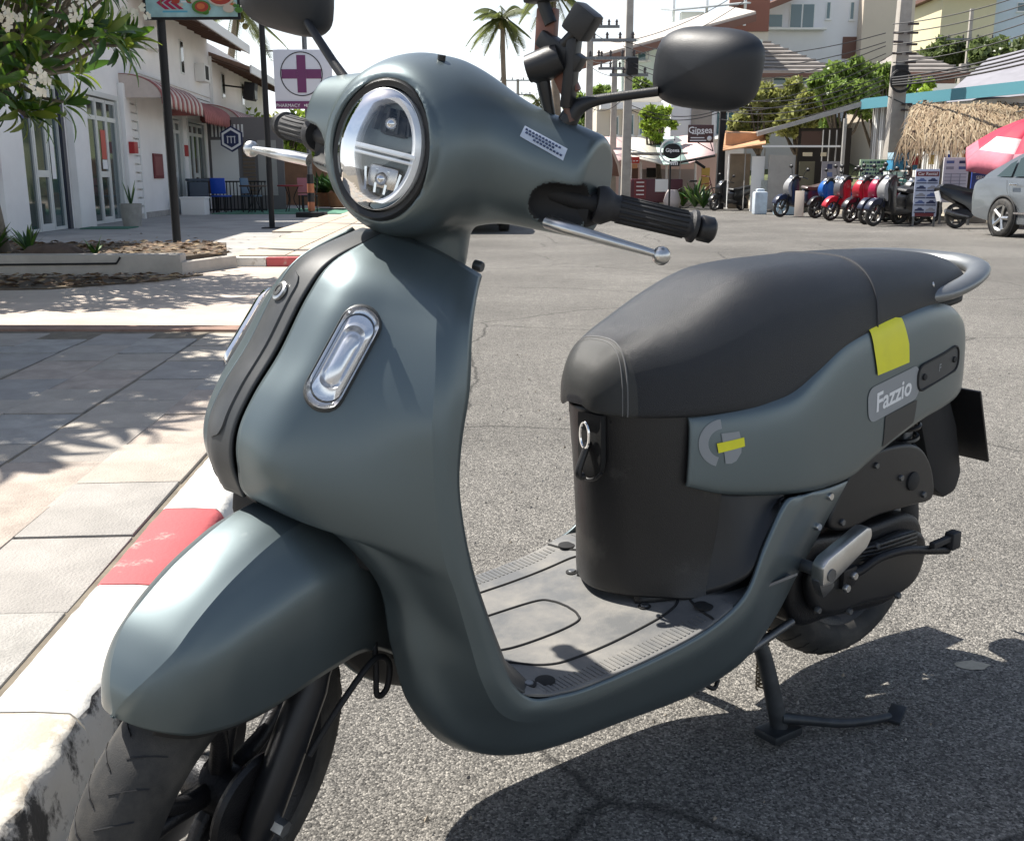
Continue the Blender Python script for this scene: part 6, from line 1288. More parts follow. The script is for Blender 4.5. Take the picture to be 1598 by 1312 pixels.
def pxbox(name, u0, u1, v0, v1, D, dep, m, par, bevel=0):
    x, y, z, w_, h_ = px_rect(u0, u1, v0, v1, D); o = MB().box((x, D+dep/2, z), (w_, dep, h_)).build(name, m, par, bevel=bevel); return o
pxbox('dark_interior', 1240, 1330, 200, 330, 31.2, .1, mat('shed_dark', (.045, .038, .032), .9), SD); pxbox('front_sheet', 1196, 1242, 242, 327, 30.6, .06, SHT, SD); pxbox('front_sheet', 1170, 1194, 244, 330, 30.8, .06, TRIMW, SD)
pxbox('olive_sheet', 1243, 1272, 252, 330, 30.4, .05, mat('olive_sheet', (.13, .12, .08), .8), SD); pxbox('grey_sheet', 1279, 1312, 252, 320, 30.2, .05, mat('lilac_sheet', (.28, .27, .30), .8), SD)
for u in (1283, 1293, 1304): pxbox('mullion', u, u+2, 203, 252, 30.1, .04, SHT, SD)
pxbox('main_post', 1312, 1318, 185, 330, 29.6, .1, SHT, SD); pxbox('beam', 1190, 1312, 227, 230, 30.0, .06, TRIMW, SD); pxbox('brown_panel', 1250, 1283, 205, 228, 30.6, .05, mat('brown_panel', (.09, .05, .035), .8), SD)
pxbox('notice', 1253, 1268, 238, 244, 30.1, .02, mat('cream_notice', (.6, .52, .36), .6), SD); pxbox('notice', 1281, 1290, 238, 244, 30.0, .02, MATS['cream_notice'], SD); pxbox('poster', 1291, 1299, 256, 264, 29.9, .02, NVY, SD); pxbox('poster', 1291, 1299, 269, 276, 29.9, .02, CARM[0], SD)
# orange hoarding left of the shed
OH = tag(empty('orange_stall', (0, 0, 0)), 'small stall with orange canvas roof left of the shed', 'stall'); ORC = mat('orange_canvas', (.50, .27, .14), .8, 0, var=.2, vscale=2)
pxbox('canvas_front', 1132, 1192, 208, 232, 31.5, .05, ORC, OH); quad = [at(1128, 236, 31.0), at(1195, 226, 30.2), at(1195, 208, 33), at(1132, 206, 33)]
b = MB(); b.add(quad, [(0, 1, 2, 3)]); thick(b.build('canvas_roof', ORC, OH), .03)
for u in (1134, 1160, 1190): pxbox('post', u, u+4, 232, 326, 31.3, .08, TRIMW if u == 1134 else SHT, OH)
pxbox('back_panel', 1136, 1172, 240, 326, 33, .05, mat('tan_panel', (.30, .24, .17), .8, 0, var=.2, vscale=2), OH)
# small goods on the pavement there
gb = tag(MB().box((0, 0, .3), (.35, .35, .6)).box((0, .02, .63), (.22, .22, .1)).build('sack', mat('pale_sack', (.5, .56, .62), .7, 0, var=.15, vscale=6), bevel=.08), 'pale blue sack left of the navy scooter', 'sack'); gb.location = (6.72, 28.6, .0)
gb = tag(MB().box((0, 0, .22), (.55, .4, .44)).build('tub', mat('pale_tub', (.4, .55, .65), .5), bevel=.06), 'pale blue tub behind the navy scooter', 'tub'); gb.location = (7.25, 28.0, .0)
mg = tag(MB().box((0, 0, .4), (.6, .5, .8)).build('mesh_cage', mat('cage_grey', (.36, .38, .35), .7, 0, var=.5, vscale=40), bevel=.03), 'pale mesh cage beside the grey sheet wall', 'cage'); mg.location = (7.55, 30.9, .1)
# ------------------------------------------------------------------ hillside houses, trees, palms, poles and cables
def hillz(x, y): return 7.5*np.clip((y-44)/45, 0, 1)**1.1*np.clip((x-2)/10, 0, 1)+6*np.clip((y-95)/120, 0, 1)
gx, gy = np.linspace(-60, 130, 40), np.linspace(40, 260, 40); V = [(x, y, float(hillz(x, y))-.04) for x in gx for y in gy]
kind(pydata('hill', V, [(i*40+j, (i+1)*40+j, (i+1)*40+j+1, i*40+j+1) for i in range(39) for j in range(39)], mat('hill_scrub', (.075, .09, .035), .95, 0, var=.4, vscale=.6, bump=.5, bscale=3)), 'structure')
WP = {k: mat('wall_'+k, c, .8, 0, var=.06, vscale=.4, detail=6) for k, c in dict(white=(.70, .71, .73), cream=(.66, .60, .50), beige=(.60, .52, .42), yellow=(.68, .62, .42), blue=(.55, .64, .72), mint=(.62, .70, .66), pink=(.62, .46, .42), grey=(.42, .41, .40)).items()}
FGL = mat('far_glass', (.06, .12, .14), .08, 0, spec=.8); BRN = mat('brown_board', (.15, .075, .055), .7); TILE = mat('grey_tile', (.27, .245, .225), .85, 0, var=.18, vscale=1.2)
def house(name, label, u0, u1, v0, D, dep, m, wins, base=None, parts=(), cat='building'):
    """front at distance D between photo columns u0..u1, top at row v0; windows as photo rectangles"""
    a, b = at(u0, v0, D), at(u1, v0, D); xc = (a.x+b.x)/2; zb = float(hillz(xc, D))-.4 if base is None else base
    o = tag(empty(name, (xc, D, zb)), label, cat); h_ = a.z-zb; w_ = b.x-a.x; MB().box((0, dep/2, h_/2), (w_, dep, h_)).build('wall', m, o)
    for q in wins:
        p, r = at(q[0], q[3], D), at(q[1], q[2], D); cx, cz, ww, hh = (p.x+r.x)/2-xc, (p.z+r.z)/2-zb, r.x-p.x, r.z-p.z; typ = q[4] if len(q) > 4 else 'w'
        if typ == 'w':
            f = MB().box((cx, -.03, cz), (ww, .06, hh)).build('window', ALFR, o); n = max(1, int(round(ww/1.0)))
            for k in range(n): MB().box((cx-ww/2+(k+.5)*ww/n, -.065, cz), (ww/n-.10, .03, hh-.12)).build('pane', FGL, f)
            MB().box((cx, -.08, cz-hh/2-.03), (ww+.12, .16, .06)).build('sill', TRIMW, f)
        elif typ == 'd': MB().box((cx, -.03, cz), (ww, .06, hh)).build('door', BRN, o)
        elif typ == 'b':   # balcony with rail
            MB().box((cx, -.6, cz-hh/2), (ww, 1.2, .12)).build('balcony_slab', TRIMW, o); MB().box((cx, -.02, cz+hh*.1), (ww*.7, .04, hh*.9)).build('balcony_door', FGL, o); rl_ = MB().box((cx, -1.18, cz-hh/2+.95), (ww, .05, .05)).build('balcony_rail', TRIMW, o)
            n = max(4, int(ww/.28))
            for k in range(n): MB().box((cx-ww/2+(k+.5)*ww/n, -1.18, cz-hh/2+.5), (.03, .03, .9)).build('baluster', TRIMW, rl_)
        elif typ == 'l': MB().box((cx, -.4, cz), (ww, .8, hh)).build('ledge', TRIMW, o)
    return o, xc, zb, h_, w_
def gable(o, w_, dep, z, rise, over, m, soff=BRN, hip=.0, rows=0):
    """pitched roof, ridge across the front"""
    W2 = w_/2+over; b = MB(); y0, y1, ym = -over, dep+over, dep/2; rx = W2-hip
    b.add([(-W2, y0, z), (W2, y0, z), (rx, ym, z+rise), (-rx, ym, z+rise), (-W2, y1, z), (W2, y1, z)], [(0, 1, 2, 3), (3, 2, 5, 4), (0, 3, 4), (1, 5, 2), (0, 4, 5, 1)]); r = b.build('roof', m, o)
    MB().box((0, y0-.02, z-.06), (2*W2+.06, .05, .2)).build('fascia', soff, r)
    for k in range(rows):
        t = (k+.5)/rows; zz = z+rise*t; yy = y0+(ym-y0)*t; ww = W2+(rx-W2)*t; b = MB(); b.box((0, yy-.02, zz+.05), (2*ww, .12, .05)); b.build('tile_course', m, r)
    return r
o, xc, zb, h_, w_ = house('hillside_house', 'white hillside block with tall glass windows and narrow slit windows', 1186, 1352, -45, 70, 10, WP['white'], [(1194, 1222, 22, 44), (1231, 1272, 6, 46), (1288, 1297, 3, 31), (1325, 1334, 3, 32), (1313, 1347, 58, 92, 'd'), (1186, 1285, 46, 49, 'l')])
b = MB(); p, q = at(1150, 30, 68), at(1262, -14, 66.5); b.add([(p.x-xc, p.y-70, p.z-zb), (q.x-xc, q.y-70, q.z-zb), (q.x-xc, 3, q.z-zb+.6), (p.x-xc, 3, p.z-zb+.6)], [(0, 1, 2, 3)]); thick(b.build('slanted_roof', BRN, o), .35, 0)
house('hillside_house', 'plain beige block joined to the white hillside block behind the big pole', 1352, 1433, -45, 69, 10, WP['beige'], [])
o, *_ = house('hillside_house', 'pale yellow house high up at the right behind the cables', 1472, 1556, -6, 76, 8, WP['yellow'], []); p = at(1468, -2, 75); b = MB().box((0, 3.5, _[2]+.15), (_[3]+1, 9, .3)); b.build('roof_edge', BRN, o)
house('hillside_house', 'light blue house wall at the top right corner', 1556, 1660, -30, 77, 8, WP['blue'], [(1586, 1640, 4, 19)])
o, xc, zb, h_, w_ = house('hillside_house', 'long mint white house with small blue window left of the mirror', 985, 1190, 62, 56, 8, WP['mint'], [(994, 1009, 78, 96), (1010, 1014, 80, 95)], base=0)
b = MB(); p, q = at(905, 98, 54.5), at(1180, 22, 54.5); b.add([(p.x-xc, -1.5, p.z), (q.x-xc, -1.5, q.z), (q.x-xc, 5, q.z+1.2), (p.x-xc, 5, p.z+1.2)], [(0, 1, 2, 3)]); thick(b.build('roof', mat('pale_roof', (.46, .42, .38), .7, 0, var=.12, vscale=1), o), .25, 0)
b = MB(); b.add([(p.x-xc, -1.6, p.z-.35), (q.x-xc, -1.6, q.z-.35), (q.x-xc, -1.6, q.z-.02), (p.x-xc, -1.6, p.z-.02)], [(0, 1, 2, 3)]); thick(b.build('fascia', BRN, o), .1)
o, xc, zb, h_, w_ = house('terrace_house', 'rooftop terrace with corrugated awning and brown walls above the mirror', 1052, 1200, 40, 64, 8, WP['cream'], [(1060, 1095, 22, 40, 'l')]); 
for u in (1053, 1105, 1165):
    p = at(u, 15, 63); MB().box((p.x-xc, -.6, h_+.9), (.14, .14, 2.0)).build('terrace_post', TRIMW, o)
p, q = at(1050, 18, 62), at(1172, 6, 62); b = MB(); b.add([(p.x-xc, -2, p.z-zb), (q.x-xc, -2, q.z-zb+.0), (q.x-xc, 3, q.z-zb+.8), (p.x-xc, 3, p.z-zb+.8)], [(0, 1, 2, 3)]); thick(b.build('corrugated_awning', mat('corrugated', (.40, .42, .42), .5, .3, var=.3, vscale=3), o), .08); MB().box((w_*.28, -.1, h_+.6), (w_*.42, .2, 1.9)).build('brown_wall', mat('brick_red', (.24, .10, .07), .8), o)
o, *_ = house('cream_house', 'cream house with balcony and dark windows behind the utility poles', 932, 1046, 148, 46, 7, WP['cream'], [(952, 966, 181, 212), (971, 990, 178, 212), (996, 1008, 178, 212), (935, 1046, 162, 172, 'l')], base=0)
o, xc, zb, h_, w_ = house('white_house', 'white house with grey sheet side and small balcony below the mirror', 1048, 1165, 150, 43, 7, WP['white'], [(1112, 1150, 172, 216, 'b')], base=0); pz = px_rect(1078, 1112, 165, 215, 42.9); MB().box((pz[0]-xc, -.05, pz[2]), (pz[3], .06, pz[4])).build('sheet_cladding', TILE, o)
o, xc, zb, h_, w_ = house('tiled_house', 'house with a grey tiled hip roof right of the mirror', 1150, 1292, 118, 54, 8, WP['grey'], [(1205, 1260, 121, 134)]); gable(o, w_, 8, h_, 2.1, .8, TILE, hip=3.0, rows=9)
o, xc, zb, h_, w_ = house('tiled_house', 'low beige house with a dark window right of the big pole', 1400, 1492, 116, 50, 7, WP['beige'], [(1456, 1490, 120, 138, 'd')]); gable(o, w_, 7, h_, 1.5, .6, TILE, hip=2.0, rows=6); pz = px_rect(1420, 1500, 136, 142, 48.5); MB().box((pz[0]-xc, -1.2, pz[2]-zb), (pz[3], 2.4, .3)).build('porch_slab', TRIMW, o)
# big slate roof at the right
o = tag(empty('slate_roof_house', (0, 34, 0)), 'house with a large pale slate roof at the right edge', 'building'); P4 = [at(1462, 165, 32), at(1660, 150, 29), at(1680, 60, 36), at(1542, 95, 38)]; b = MB(); b.add([p-Vector((0, 34, 0)) for p in P4], [(0, 1, 2, 3)]); rf = thick(b.build('roof', mat('slate', (.24, .235, .26), .75, 0, var=.12, vscale=2), o), .15, 0)
for k in range(1, 9):
    t = k/9; a_ = P4[0].lerp(P4[3], t); c_ = P4[1].lerp(P4[2], t); tube('slate_course', [a_-Vector((0, 34, -.03)), c_-Vector((0, 34, -.03))], .03, MATS['slate'], o, 4)
MB().box((15.5, 1.0, 1.7), (5.0, 4, 3.4)).build('wall', WP['grey'], o)
# restaurant with the pastel tent
RS = tag(empty('restaurant', (0, 38, 0)), 'open restaurant under a pastel pink and mint tent roof', 'restaurant'); off = Vector((0, 38, 0))
TENT = [mat('tent_pink', (.62, .44, .42), .7), mat('tent_mint', (.48, .64, .56), .7), mat('tent_cream', (.66, .62, .52), .7)]
top = [at(u, v, 41) for u, v in ((930, 214), (975, 216), (1020, 216), (1060, 214), (1112, 208))]; bot = [at(u, v, 36) for u, v in ((935, 262), (985, 246), (1035, 258), (1075, 256), (1116, 243))]
for i in range(4): thick(pydata('tent_panel', [top[i]-off, top[i+1]-off, (top[i+1]*.5+bot[i+1]*.5)-off-Vector((0, 0, .15)), (top[i]*.5+bot[i]*.5)-off-Vector((0, 0, .15)), bot[i+1]-off, bot[i]-off], [(0, 1, 2, 3), (3, 2, 4, 5)], TENT[(0, 2, 1, 0)[i]], RS), .03)
def rbox(nm, u0, u1, v0, v1, D, dep, m, bevel=0): x, y, z, w_, h_ = px_rect(u0, u1, v0, v1, D); return MB().box((x, D-38+dep/2, z), (w_, dep, h_)).build(nm, m, RS, bevel=bevel)
rbox('back_wall', 930, 1120, 240, 318, 41.5, .2, WP['pink']); rbox('side_wall', 1000, 1086, 264, 302, 40.5, .1, mat('mauve_wall', (.40, .34, .33), .8)); rbox('dark_window', 1009, 1028, 262, 277, 40.3, .1, MATTEB); rbox('entrance', 985, 996, 262, 300, 40.2, .1, BRN); rbox('yellow_door', 1094, 1108, 262, 300, 38.5, .1, mat('yellow_door', (.55, .38, .10), .7))
for u in (1000, 1040, 1085): tube('tent_pole', [at(u, 318, 36.5)-off, at(u, 252, 36.5)-off], .04, TRIMW, RS, 8)
for (a_, b_) in ((((1058, 254), (1116, 243))), ((1085, 252), (1100, 262))): tube('tent_beam', [at(*a_, 35.8)-off, at(*b_, 35.8)-off], .05, MATTEB, RS, 6)
AC = tag(empty('arched_canopy', (0, 36, 0)), 'brown arched canopy at the left end of the restaurant', 'canopy'); pts = [at(u, v, 35)-Vector((0, 36, 0)) for u, v in ((922, 218), (935, 215), (948, 224), (958, 240), (965, 258), (968, 275))]
V = []; 
for p in pts: V += [p, p+Vector((-.9, 1.6, .1))]
thick(pydata('cover', V, [(2*i, 2*i+2, 2*i+3, 2*i+1) for i in range(5)], BRN, AC), .06); tube('rim', pts, .05, mat('rim_cream', (.5, .4, .33), .7), AC, 6); tube('post', [pts[-1], (pts[-1].x, pts[-1].y, 0)], .05, SHT, AC, 6)
# street signs on the right
def pxsign(name, label, u0, u1, v0, v1, D, m, d=.08, post=None): x, y, z, w_, h_ = px_rect(u0, u1, v0, v1, D); o = tag(empty(name, (x, D, 0)), label, 'sign'); MB().box((0, 0, z), (w_, d, h_)).build('panel', m, o, bevel=.02); return o, w_, h_, z
o, w_, h_, z = pxsign('hanging_sign', 'dark brown hanging sign with white script lettering on the dark post', 1073, 1114, 195, 223, 33, mat('sign_brown', (.075, .03, .03), .5))
text_mesh('script_lettering', 'Gipsea', .27, WHITEP, o, Matrix.Translation((-.02, -.045, z+.10)) @ Matrix.Rotation(R(90), 4, 'X') @ Matrix.Shear('XZ', 4, (0, 0)) , .004, .004)
for k, (x, zz, w2) in enumerate(((-.10, -.12, .42), (-.08, -.20, .5))): MB().box((x, -.044, z+zz), (w2, .006, .03)).build('small_text', WHITEP, o)
V, F = lathe_geo([(.001, -.046), (.075, -.046), (.075, -.04)], 20); e = pydata('round_badge', np.array(V)+np.array((w_*.34, 0, z-.14)), F, WHITEP, o); MB().box((-w_*.1, -.044, z-.0), (w_*.5, .006, .02)).build('underline', WHITEP, o)
for s in (-.2, .3): tube('bracket', [(s*w_+w_*.1, 0, z-h_/2), (w_*.52, .02, z-h_/2-.25)], .015, MATTEB, o, 5)
o = tag(empty('arrow_sign', at(1048, 236, 32)), 'round black sign with a white arrow ring on a thin pole', 'sign'); zc = o.location.z
V, F = lathe_geo([(.001, -.03), (.27, -.03), (.28, 0), (.27, .03), (.001, .03)], 30); pydata('disc', np.array(V)*np.array((1, 1, .8))+np.array((.02, 0, 0)), F, MATTEB, o, True, angle=40)
arp = [(.36*math.cos(t), .36*math.sin(t)) for t in np.linspace(R(75), R(300), 20)]; arp2 = [(.31*math.cos(t), .31*math.sin(t)) for t in np.linspace(R(300), R(75), 20)]; MB().prism(arp+arp2, -.04, 0, 'y').build('arrow_ring', TRIMW, o); MB().prism([(.05, .45), (.32, .30), (.06, .22)], -.04, 0, 'y').build('arrow_head', TRIMW, o)
text_mesh('lettering', 'Gipsea', .15, WHITEP, o, Matrix.Translation((.02, -.034, .02)) @ Matrix.Rotation(R(90), 4, 'X'), .004, .003); MB().box((.1, 0, -.36), (.3, .05, .16)).build('lower_plate', MATTEB, o); [MB().box((.0+.06*k, -.028, -.36), (.035, .006, .09)).build('plate_stroke', WHITEP, o) for k in range(4)]
tube('pole', [(-.02, .02, -zc), (-.02, .02, -.25)], .03, MATTEB, o, 8)
o, w_, h_, z = pxsign('red_sign', 'red shop sign with a lower cream strip beside the concrete pole', 976, 998, 245, 255, 36, mat('sign_red', (.55, .05, .03), .5)); [MB().box((-.15+.1*k, -.045, z-.03), (.07, .006, .03)).build('print_stroke', TRIMW, o) for k in range(4)]; x, y, z2, w2, h2 = px_rect(980, 996, 256, 263, 36); MB().box((0, 0, z2), (w2, .05, h2)).build('lower_strip', mat('strip_orange', (.55, .25, .1), .5), o); tube('post', [(-.2, .05, 0), (-.2, .05, z)], .03, SHT, o, 6)
# vendor cart, bicycle and odds near the restaurant
CT = tag(empty('vendor_cart', at(1022, 309, 35)), 'dark maroon vendor cart with a white panel outside the restaurant', 'cart'); CT.location.z = 0
MB().box((0, 0, .55), (1.7, .8, .75)).build('body', mat('cart_maroon', (.09, .02, .03), .5), CT, bevel=.04); MB().box((.15, -.42, .72), (.42, .02, .4)).build('white_panel', TRIMW, CT); MB().box((-.55, -.42, .6), (.4, .02, .6)).build('menu_panel', MAROON, CT)
for k in range(4): MB().box((-.55, -.435, .82-.13*k), (.25, .01, .03)).build('menu_line', TRIMW, CT)
for x in (-.6, .6): V, F = lathe_geo([(.001, -.03), (.19, -.04), (.2, 0), (.19, .04), (.001, .03)], 20); pydata('wheel', np.array(V)+np.array((x, -.35, .2)), F, RUBBER, CT)
tube('frame', [(-.8, 0, .9), (-.8, 0, 1.7), (.8, 0, 1.7), (.8, 0, .9)], .02, SHT, CT, 6); MB().box((0, 0, 1.74), (1.9, 1.0, .05)).build('roof', mat('cart_roof', (.3, .28, .26), .7), CT)
BI = tag(empty('bicycle', (5.55, 34.0, .0), R(5)), 'old bicycle leaning beside the arrow sign pole', 'bicycle')
for x in (0, 1.0): V, F = lathe_geo([(.30, -.012), (.33, -.015), (.335, 0), (.33, .015), (.30, .012)], 28, closed=True); pydata('wheel', np.array(V)+np.array((x, 0, .335)), F, RUBBER, BI)
for P_ in ([(0, 0, .335), (.4, 0, .33), (.3, 0, .8)], [(.4, 0, .33), (.85, 0, .75)], [(.32, 0, .72), (.82, 0, .8)], [(1, 0, .335), (.82, 0, .9), (.8, 0, 1.0)], [(.62, -.25, 1.02), (.8, 0, 1.0), (.62, .25, 1.02)]): tube('frame_tube', P_, .017, BK['maroon'], BI, 6)
MB().box((.27, 0, .86), (.26, .16, .06)).build('saddle', MATTEB, BI, bevel=.02)
jar = tag(pydata('water_jar', *lathe_geo([(.001, .0), (.22, 0), (.28, .25), (.2, .5), (.14, .6)], 20, 'z'), mat('pale_jar', (.55, .48, .45), .6)), 'pale round jar beside the vendor cart', 'jar'); jar.location = (5.1, 33.6, 0)
for i, (u, D, n, L_) in enumerate(((1085, 33.5, 40, 1.0), (1098, 32.8, 30, .8), (1066, 34.5, 30, .7))): p = at(u, 310, D); plant('kerb_plant', (p.x, p.y, .05), ['tall yellow green plant below the hanging sign', 'low yellow green plant at the right kerb', 'grassy plant beside the bicycle'][i], n, L_, .09, 40+i)
# ---- trees --------------------------------------------------
TGM = {k: [leaf_mat('tree_%s_%d' % (k, i), tuple(np.array(c)*f), tuple(np.array(c)*f*2.0)) for i, f in enumerate((1, 1.5, .65))] for k, c in dict(olive=(.21, .22, .07), green=(.14, .20, .045), bright=(.21, .29, .04), dark=(.10, .13, .045)).items()}
def tree(name, label, base, h_, rad, col, seed, n=2600, leaf=.16, squash=.8, clumps=26):
    r = np.random.default_rng(seed); T_ = tag(empty(name, base), label, 'tree', 'trees behind the right hand buildings'); tb = MB(); fk = np.array((0, 0, h_*.4)); tb.tube(cr(np.array([(0, 0, 0), (.06, 0, h_*.2), fk]), 6), np.linspace(.05*h_*.5+.05, .09, 6), 8)
    cs = []
    for i in range(clumps):
        d = r.normal(size=3); d /= np.linalg.norm(d); k = r.uniform(.45, 1.0); c = np.array((0, 0, h_-rad*squash))+d*np.array((rad, rad, rad*squash))*k; cs.append((c, rad*r.uniform(.20, .36)))
        if i % 2 == 0: tb.tube(cr(np.array([fk, (fk+c)/2+r.normal(0, .1, 3), c]), 5), np.linspace(.07, .02, 5), 5)
    tb.build('trunk', mat('tree_bark', (.10, .08, .06), .9, 0, var=.3, vscale=8), T_, True)
    pick = r.integers(0, clumps, n); d = r.normal(size=(n, 3)); d /= np.linalg.norm(d, axis=1)[:, None]; rr = np.array([cs[i][1] for i in pick])*r.uniform(.5, 1.05, n); P = np.array([cs[i][0] for i in pick])+d*rr[:, None]
    a = r.normal(size=(n, 3)); a /= np.linalg.norm(a, axis=1)[:, None]; b_ = np.cross(a, r.normal(size=(n, 3))); b_ /= np.linalg.norm(b_, axis=1)[:, None]; L_ = leaf*r.uniform(.6, 1.3, n)[:, None]
    V = np.stack([P-a*L_, P+b_*L_*.45, P+a*L_, P-b_*L_*.45], 1).reshape(-1, 3); F = np.arange(4*n).reshape(-1, 4); me = bpy.data.meshes.new('crown'); me.from_pydata(V.tolist(), [], F.tolist()); o = link('crown', me, TGM[col], T_); me.polygons.foreach_set('material_index', r.choice(3, n, p=(.5, .25, .25)).tolist()); kind(o, 'stuff'); return T_
def tree_px(label, u, v0, v1, D, half, col, seed, **k):
    t = at(u, v0, D); zb = float(hillz(t.x, D)); rad = half*D/F_PX; return tree('street_tree', label, (t.x, D, zb), t.z-zb, rad, col, seed, squash=min(1.2, (v1-v0)/2/half), **k)
tree_px('olive green tree behind the shed, leftmost of the right hand trees', 1190, 125, 220, 40, 42, 'olive', 1, n=4200); tree_px('loose yellowish tree between the two rounder trees behind the shed', 1250, 128, 212, 39, 45, 'olive', 2, n=4200); tree_px('dense green tree left of the big concrete pole', 1318, 92, 196, 37, 50, 'green', 3, n=5600); tree_px('bright green tree right behind the big concrete pole', 1372, 104, 192, 38, 30, 'green', 4, n=2600)
tree_px('small leafy tree right of the big concrete pole', 1422, 110, 170, 40, 32, 'bright', 5, n=2800); tree_px('dark bushy tree below the pale yellow house', 1480, 68, 106, 62, 34, 'dark', 6, n=2600, leaf=.25); tree_px('dark tree below the light blue house', 1560, 62, 112, 58, 45, 'dark', 16, n=3000, leaf=.25)
tree_px('bright lime shrub on the roof left of the white house', 1030, 164, 222, 40, 26, 'bright', 7, n=2600, leaf=.12); tree_px('small green tree between the two concrete poles', 945, 128, 190, 50, 24, 'green', 8, n=2000, leaf=.18); tree_px('small green tree beside the pole with many insulators', 1000, 122, 180, 52, 20, 'green', 9, n=1500, leaf=.18); tree_px('distant round tree near the road end beside the small palm', 845, 190, 240, 85, 38, 'green', 10, n=2200, leaf=.3); tree_px('distant green tree behind the scooter cowl', 905, 140, 250, 60, 30, 'green', 11, n=2400, leaf=.22)
# green garden past the terrace on the left
for i, (x, y, h_, rd, c) in enumerate(((-8.4, 40, 3.4, 1.6, 'bright'), (-6.6, 44, 3.0, 1.5, 'green'), (-8.8, 48, 4.2, 2.0, 'olive'), (-5.9, 52, 3.4, 1.6, 'green'))): tree('garden_tree', ['bright leafy tree beyond the cafe terrace', 'green shrub tree behind the potted shrubs', 'olive tree at the far end of the shop row', 'far green tree beside the left pavement'][i], (x, y, 0), h_, rd, c, 60+i, n=2400, leaf=.14)['group'] = 'trees past the cafe terrace'
bw = tag(MB().box((0, 0, .8), (9, .3, 1.6)).build('garden_wall', mat('rust_wall', (.22, .12, .07), .85, 0, var=.2, vscale=2)), 'low rust coloured wall behind the cafe terrace', 'wall'); bw.location = (-8.5, 37.5, 0)
# palms
def palm(label, crown, base, nf, L_, seed, thin=.16):
    r = np.random.default_rng(seed); c, b_ = Vector(crown), Vector(base); T_ = tag(empty('palm_tree', b_), label, 'palm', 'palm trees against the sky'); top = np.array(c-b_)
    tube('trunk', [(0, 0, 0), (top[0]*.3+.1, top[1]*.3, top[2]*.35), (top[0]*.7, top[1]*.7, top[2]*.7), tuple(top)], [thin*1.5, thin*1.1, thin, thin*.9], mat('palm_bark', (.20, .16, .12), .9, 0, var=.25, vscale=4), T_, 8, 24)
    for i in range(nf):
        a = i*2.399+r.uniform(-.2, .2); el = R(r.uniform(-25, 75)) if i > nf*.25 else R(r.uniform(-60, -20)); l_ = L_*r.uniform(.8, 1.05); sp_ = []
        for t in np.linspace(0, 1, 9): x = l_*t*math.cos(el)*(1-.1*t); z = l_*t*math.sin(el)-.55*l_*t*t*(1 if el > -.3 else .35); sp_.append(np.array((x*math.cos(a), x*math.sin(a), z))+top)
        sp_ = np.array(sp_); b = MB(); b.tube(sp_, np.linspace(.035, .008, 9), 4); sd_ = np.array((-math.sin(a), math.cos(a), 0))
        for t in np.linspace(.1, 1, 26):
            p = cr(sp_, 60)[int(t*59)]; ll = l_*.26*math.sin(math.pi*min(.97, t*.85+.1))+.08
            for s in (-1, 1): e = p+(sd_*s*.75+np.array((math.cos(a), math.sin(a), 0))*.45+np.array((0, 0, -.55)))*ll; w_ = np.array((math.cos(a), math.sin(a), 0))*.035; b.add([p-w_, p+w_, e], [(0, 1, 2)])
        b.build('frond', leaf_mat('palm_frond', (.10, .12, .04), (.2, .24, .06)) if 'palm_frond' not in bpy.data.materials else bpy.data.materials['palm_frond'], T_)
    b = MB(); r2 = np.random.default_rng(seed+1)
    for k in range(6): V, F = lathe_geo([(.001, .14), (.1, .09), (.13, 0), (.1, -.09), (.001, -.14)], 8, 'z'); o = pydata('coconut', np.array(V)+top+r2.normal(0, .16, 3)-np.array((0, 0, .3)), F, mat('coconut', (.16, .14, .04), .7), T_)
def pg(u, D): return (at(u, 300, D).x, D, 0)
palm('tall coconut palm left of the phone holder', at(784, 28, 48), pg(790, 48), 26, 1.75, 1, .11); palm('tall palm cut by the top of the picture behind the phone holder', at(862, -18, 44), pg(868, 44), 24, 1.9, 2, .16); palm('small distant palm left of the mirror stem', at(838, 158, 95), pg(838, 95), 16, 2.2, 3)
palm('palm whose fronds show over the shop roof below the food banner', at(372, 12, 46), (-13.5, 47, 0), 20, 2.6, 5)
# utility poles
CPOLE = mat('concrete_pole', (.36, .33, .29), .85, 0, var=.18, vscale=3, bump=.2, bscale=30); INS = mat('insulator', (.05, .04, .04), .4)
def upole(label, u, vt, vb, D, w_=.28, arms=(), m=None, boxes=()):
    p = at(u, vb, D); t = at(u, vt, D); x = p.x; o = tag(empty('utility_pole', (x, D, 0)), label, 'utility pole', 'utility poles along the street'); h_ = t.z; b = MB(); k = .68; b.add([(s*w_/2*q, r*w_/2*q, z) for z, q in ((0, 1), (h_, k)) for s, r in ((-1, -1), (1, -1), (1, 1), (-1, 1))], [(0, 1, 5, 4), (1, 2, 6, 5), (2, 3, 7, 6), (3, 0, 4, 7), (4, 5, 6, 7)]); b.build('shaft', m or CPOLE, o, bevel=.015)
    for z, l_, of in arms:
        a_ = MB().box((of, -.16, z), (l_, .09, .09)).build('crossarm', STEEL, o)
        for q in np.linspace(-l_/2+.1, l_/2-.1, 4): V, F = lathe_geo([(.02, 0), (.05, .04), (.03, .08), (.055, .12), (.03, .17), (.02, .2)], 8, 'z'); pydata('insulator', np.array(V)+np.array((of+q, -.16, z+.04)), F, INS, a_)
    for z, dx in boxes: MB().box((dx, -.2, z), (.35, .25, .5)).build('junction_box', MATTEB, o, bevel=.03)
    return o
def zat(v, D): return at(799, v, D).z
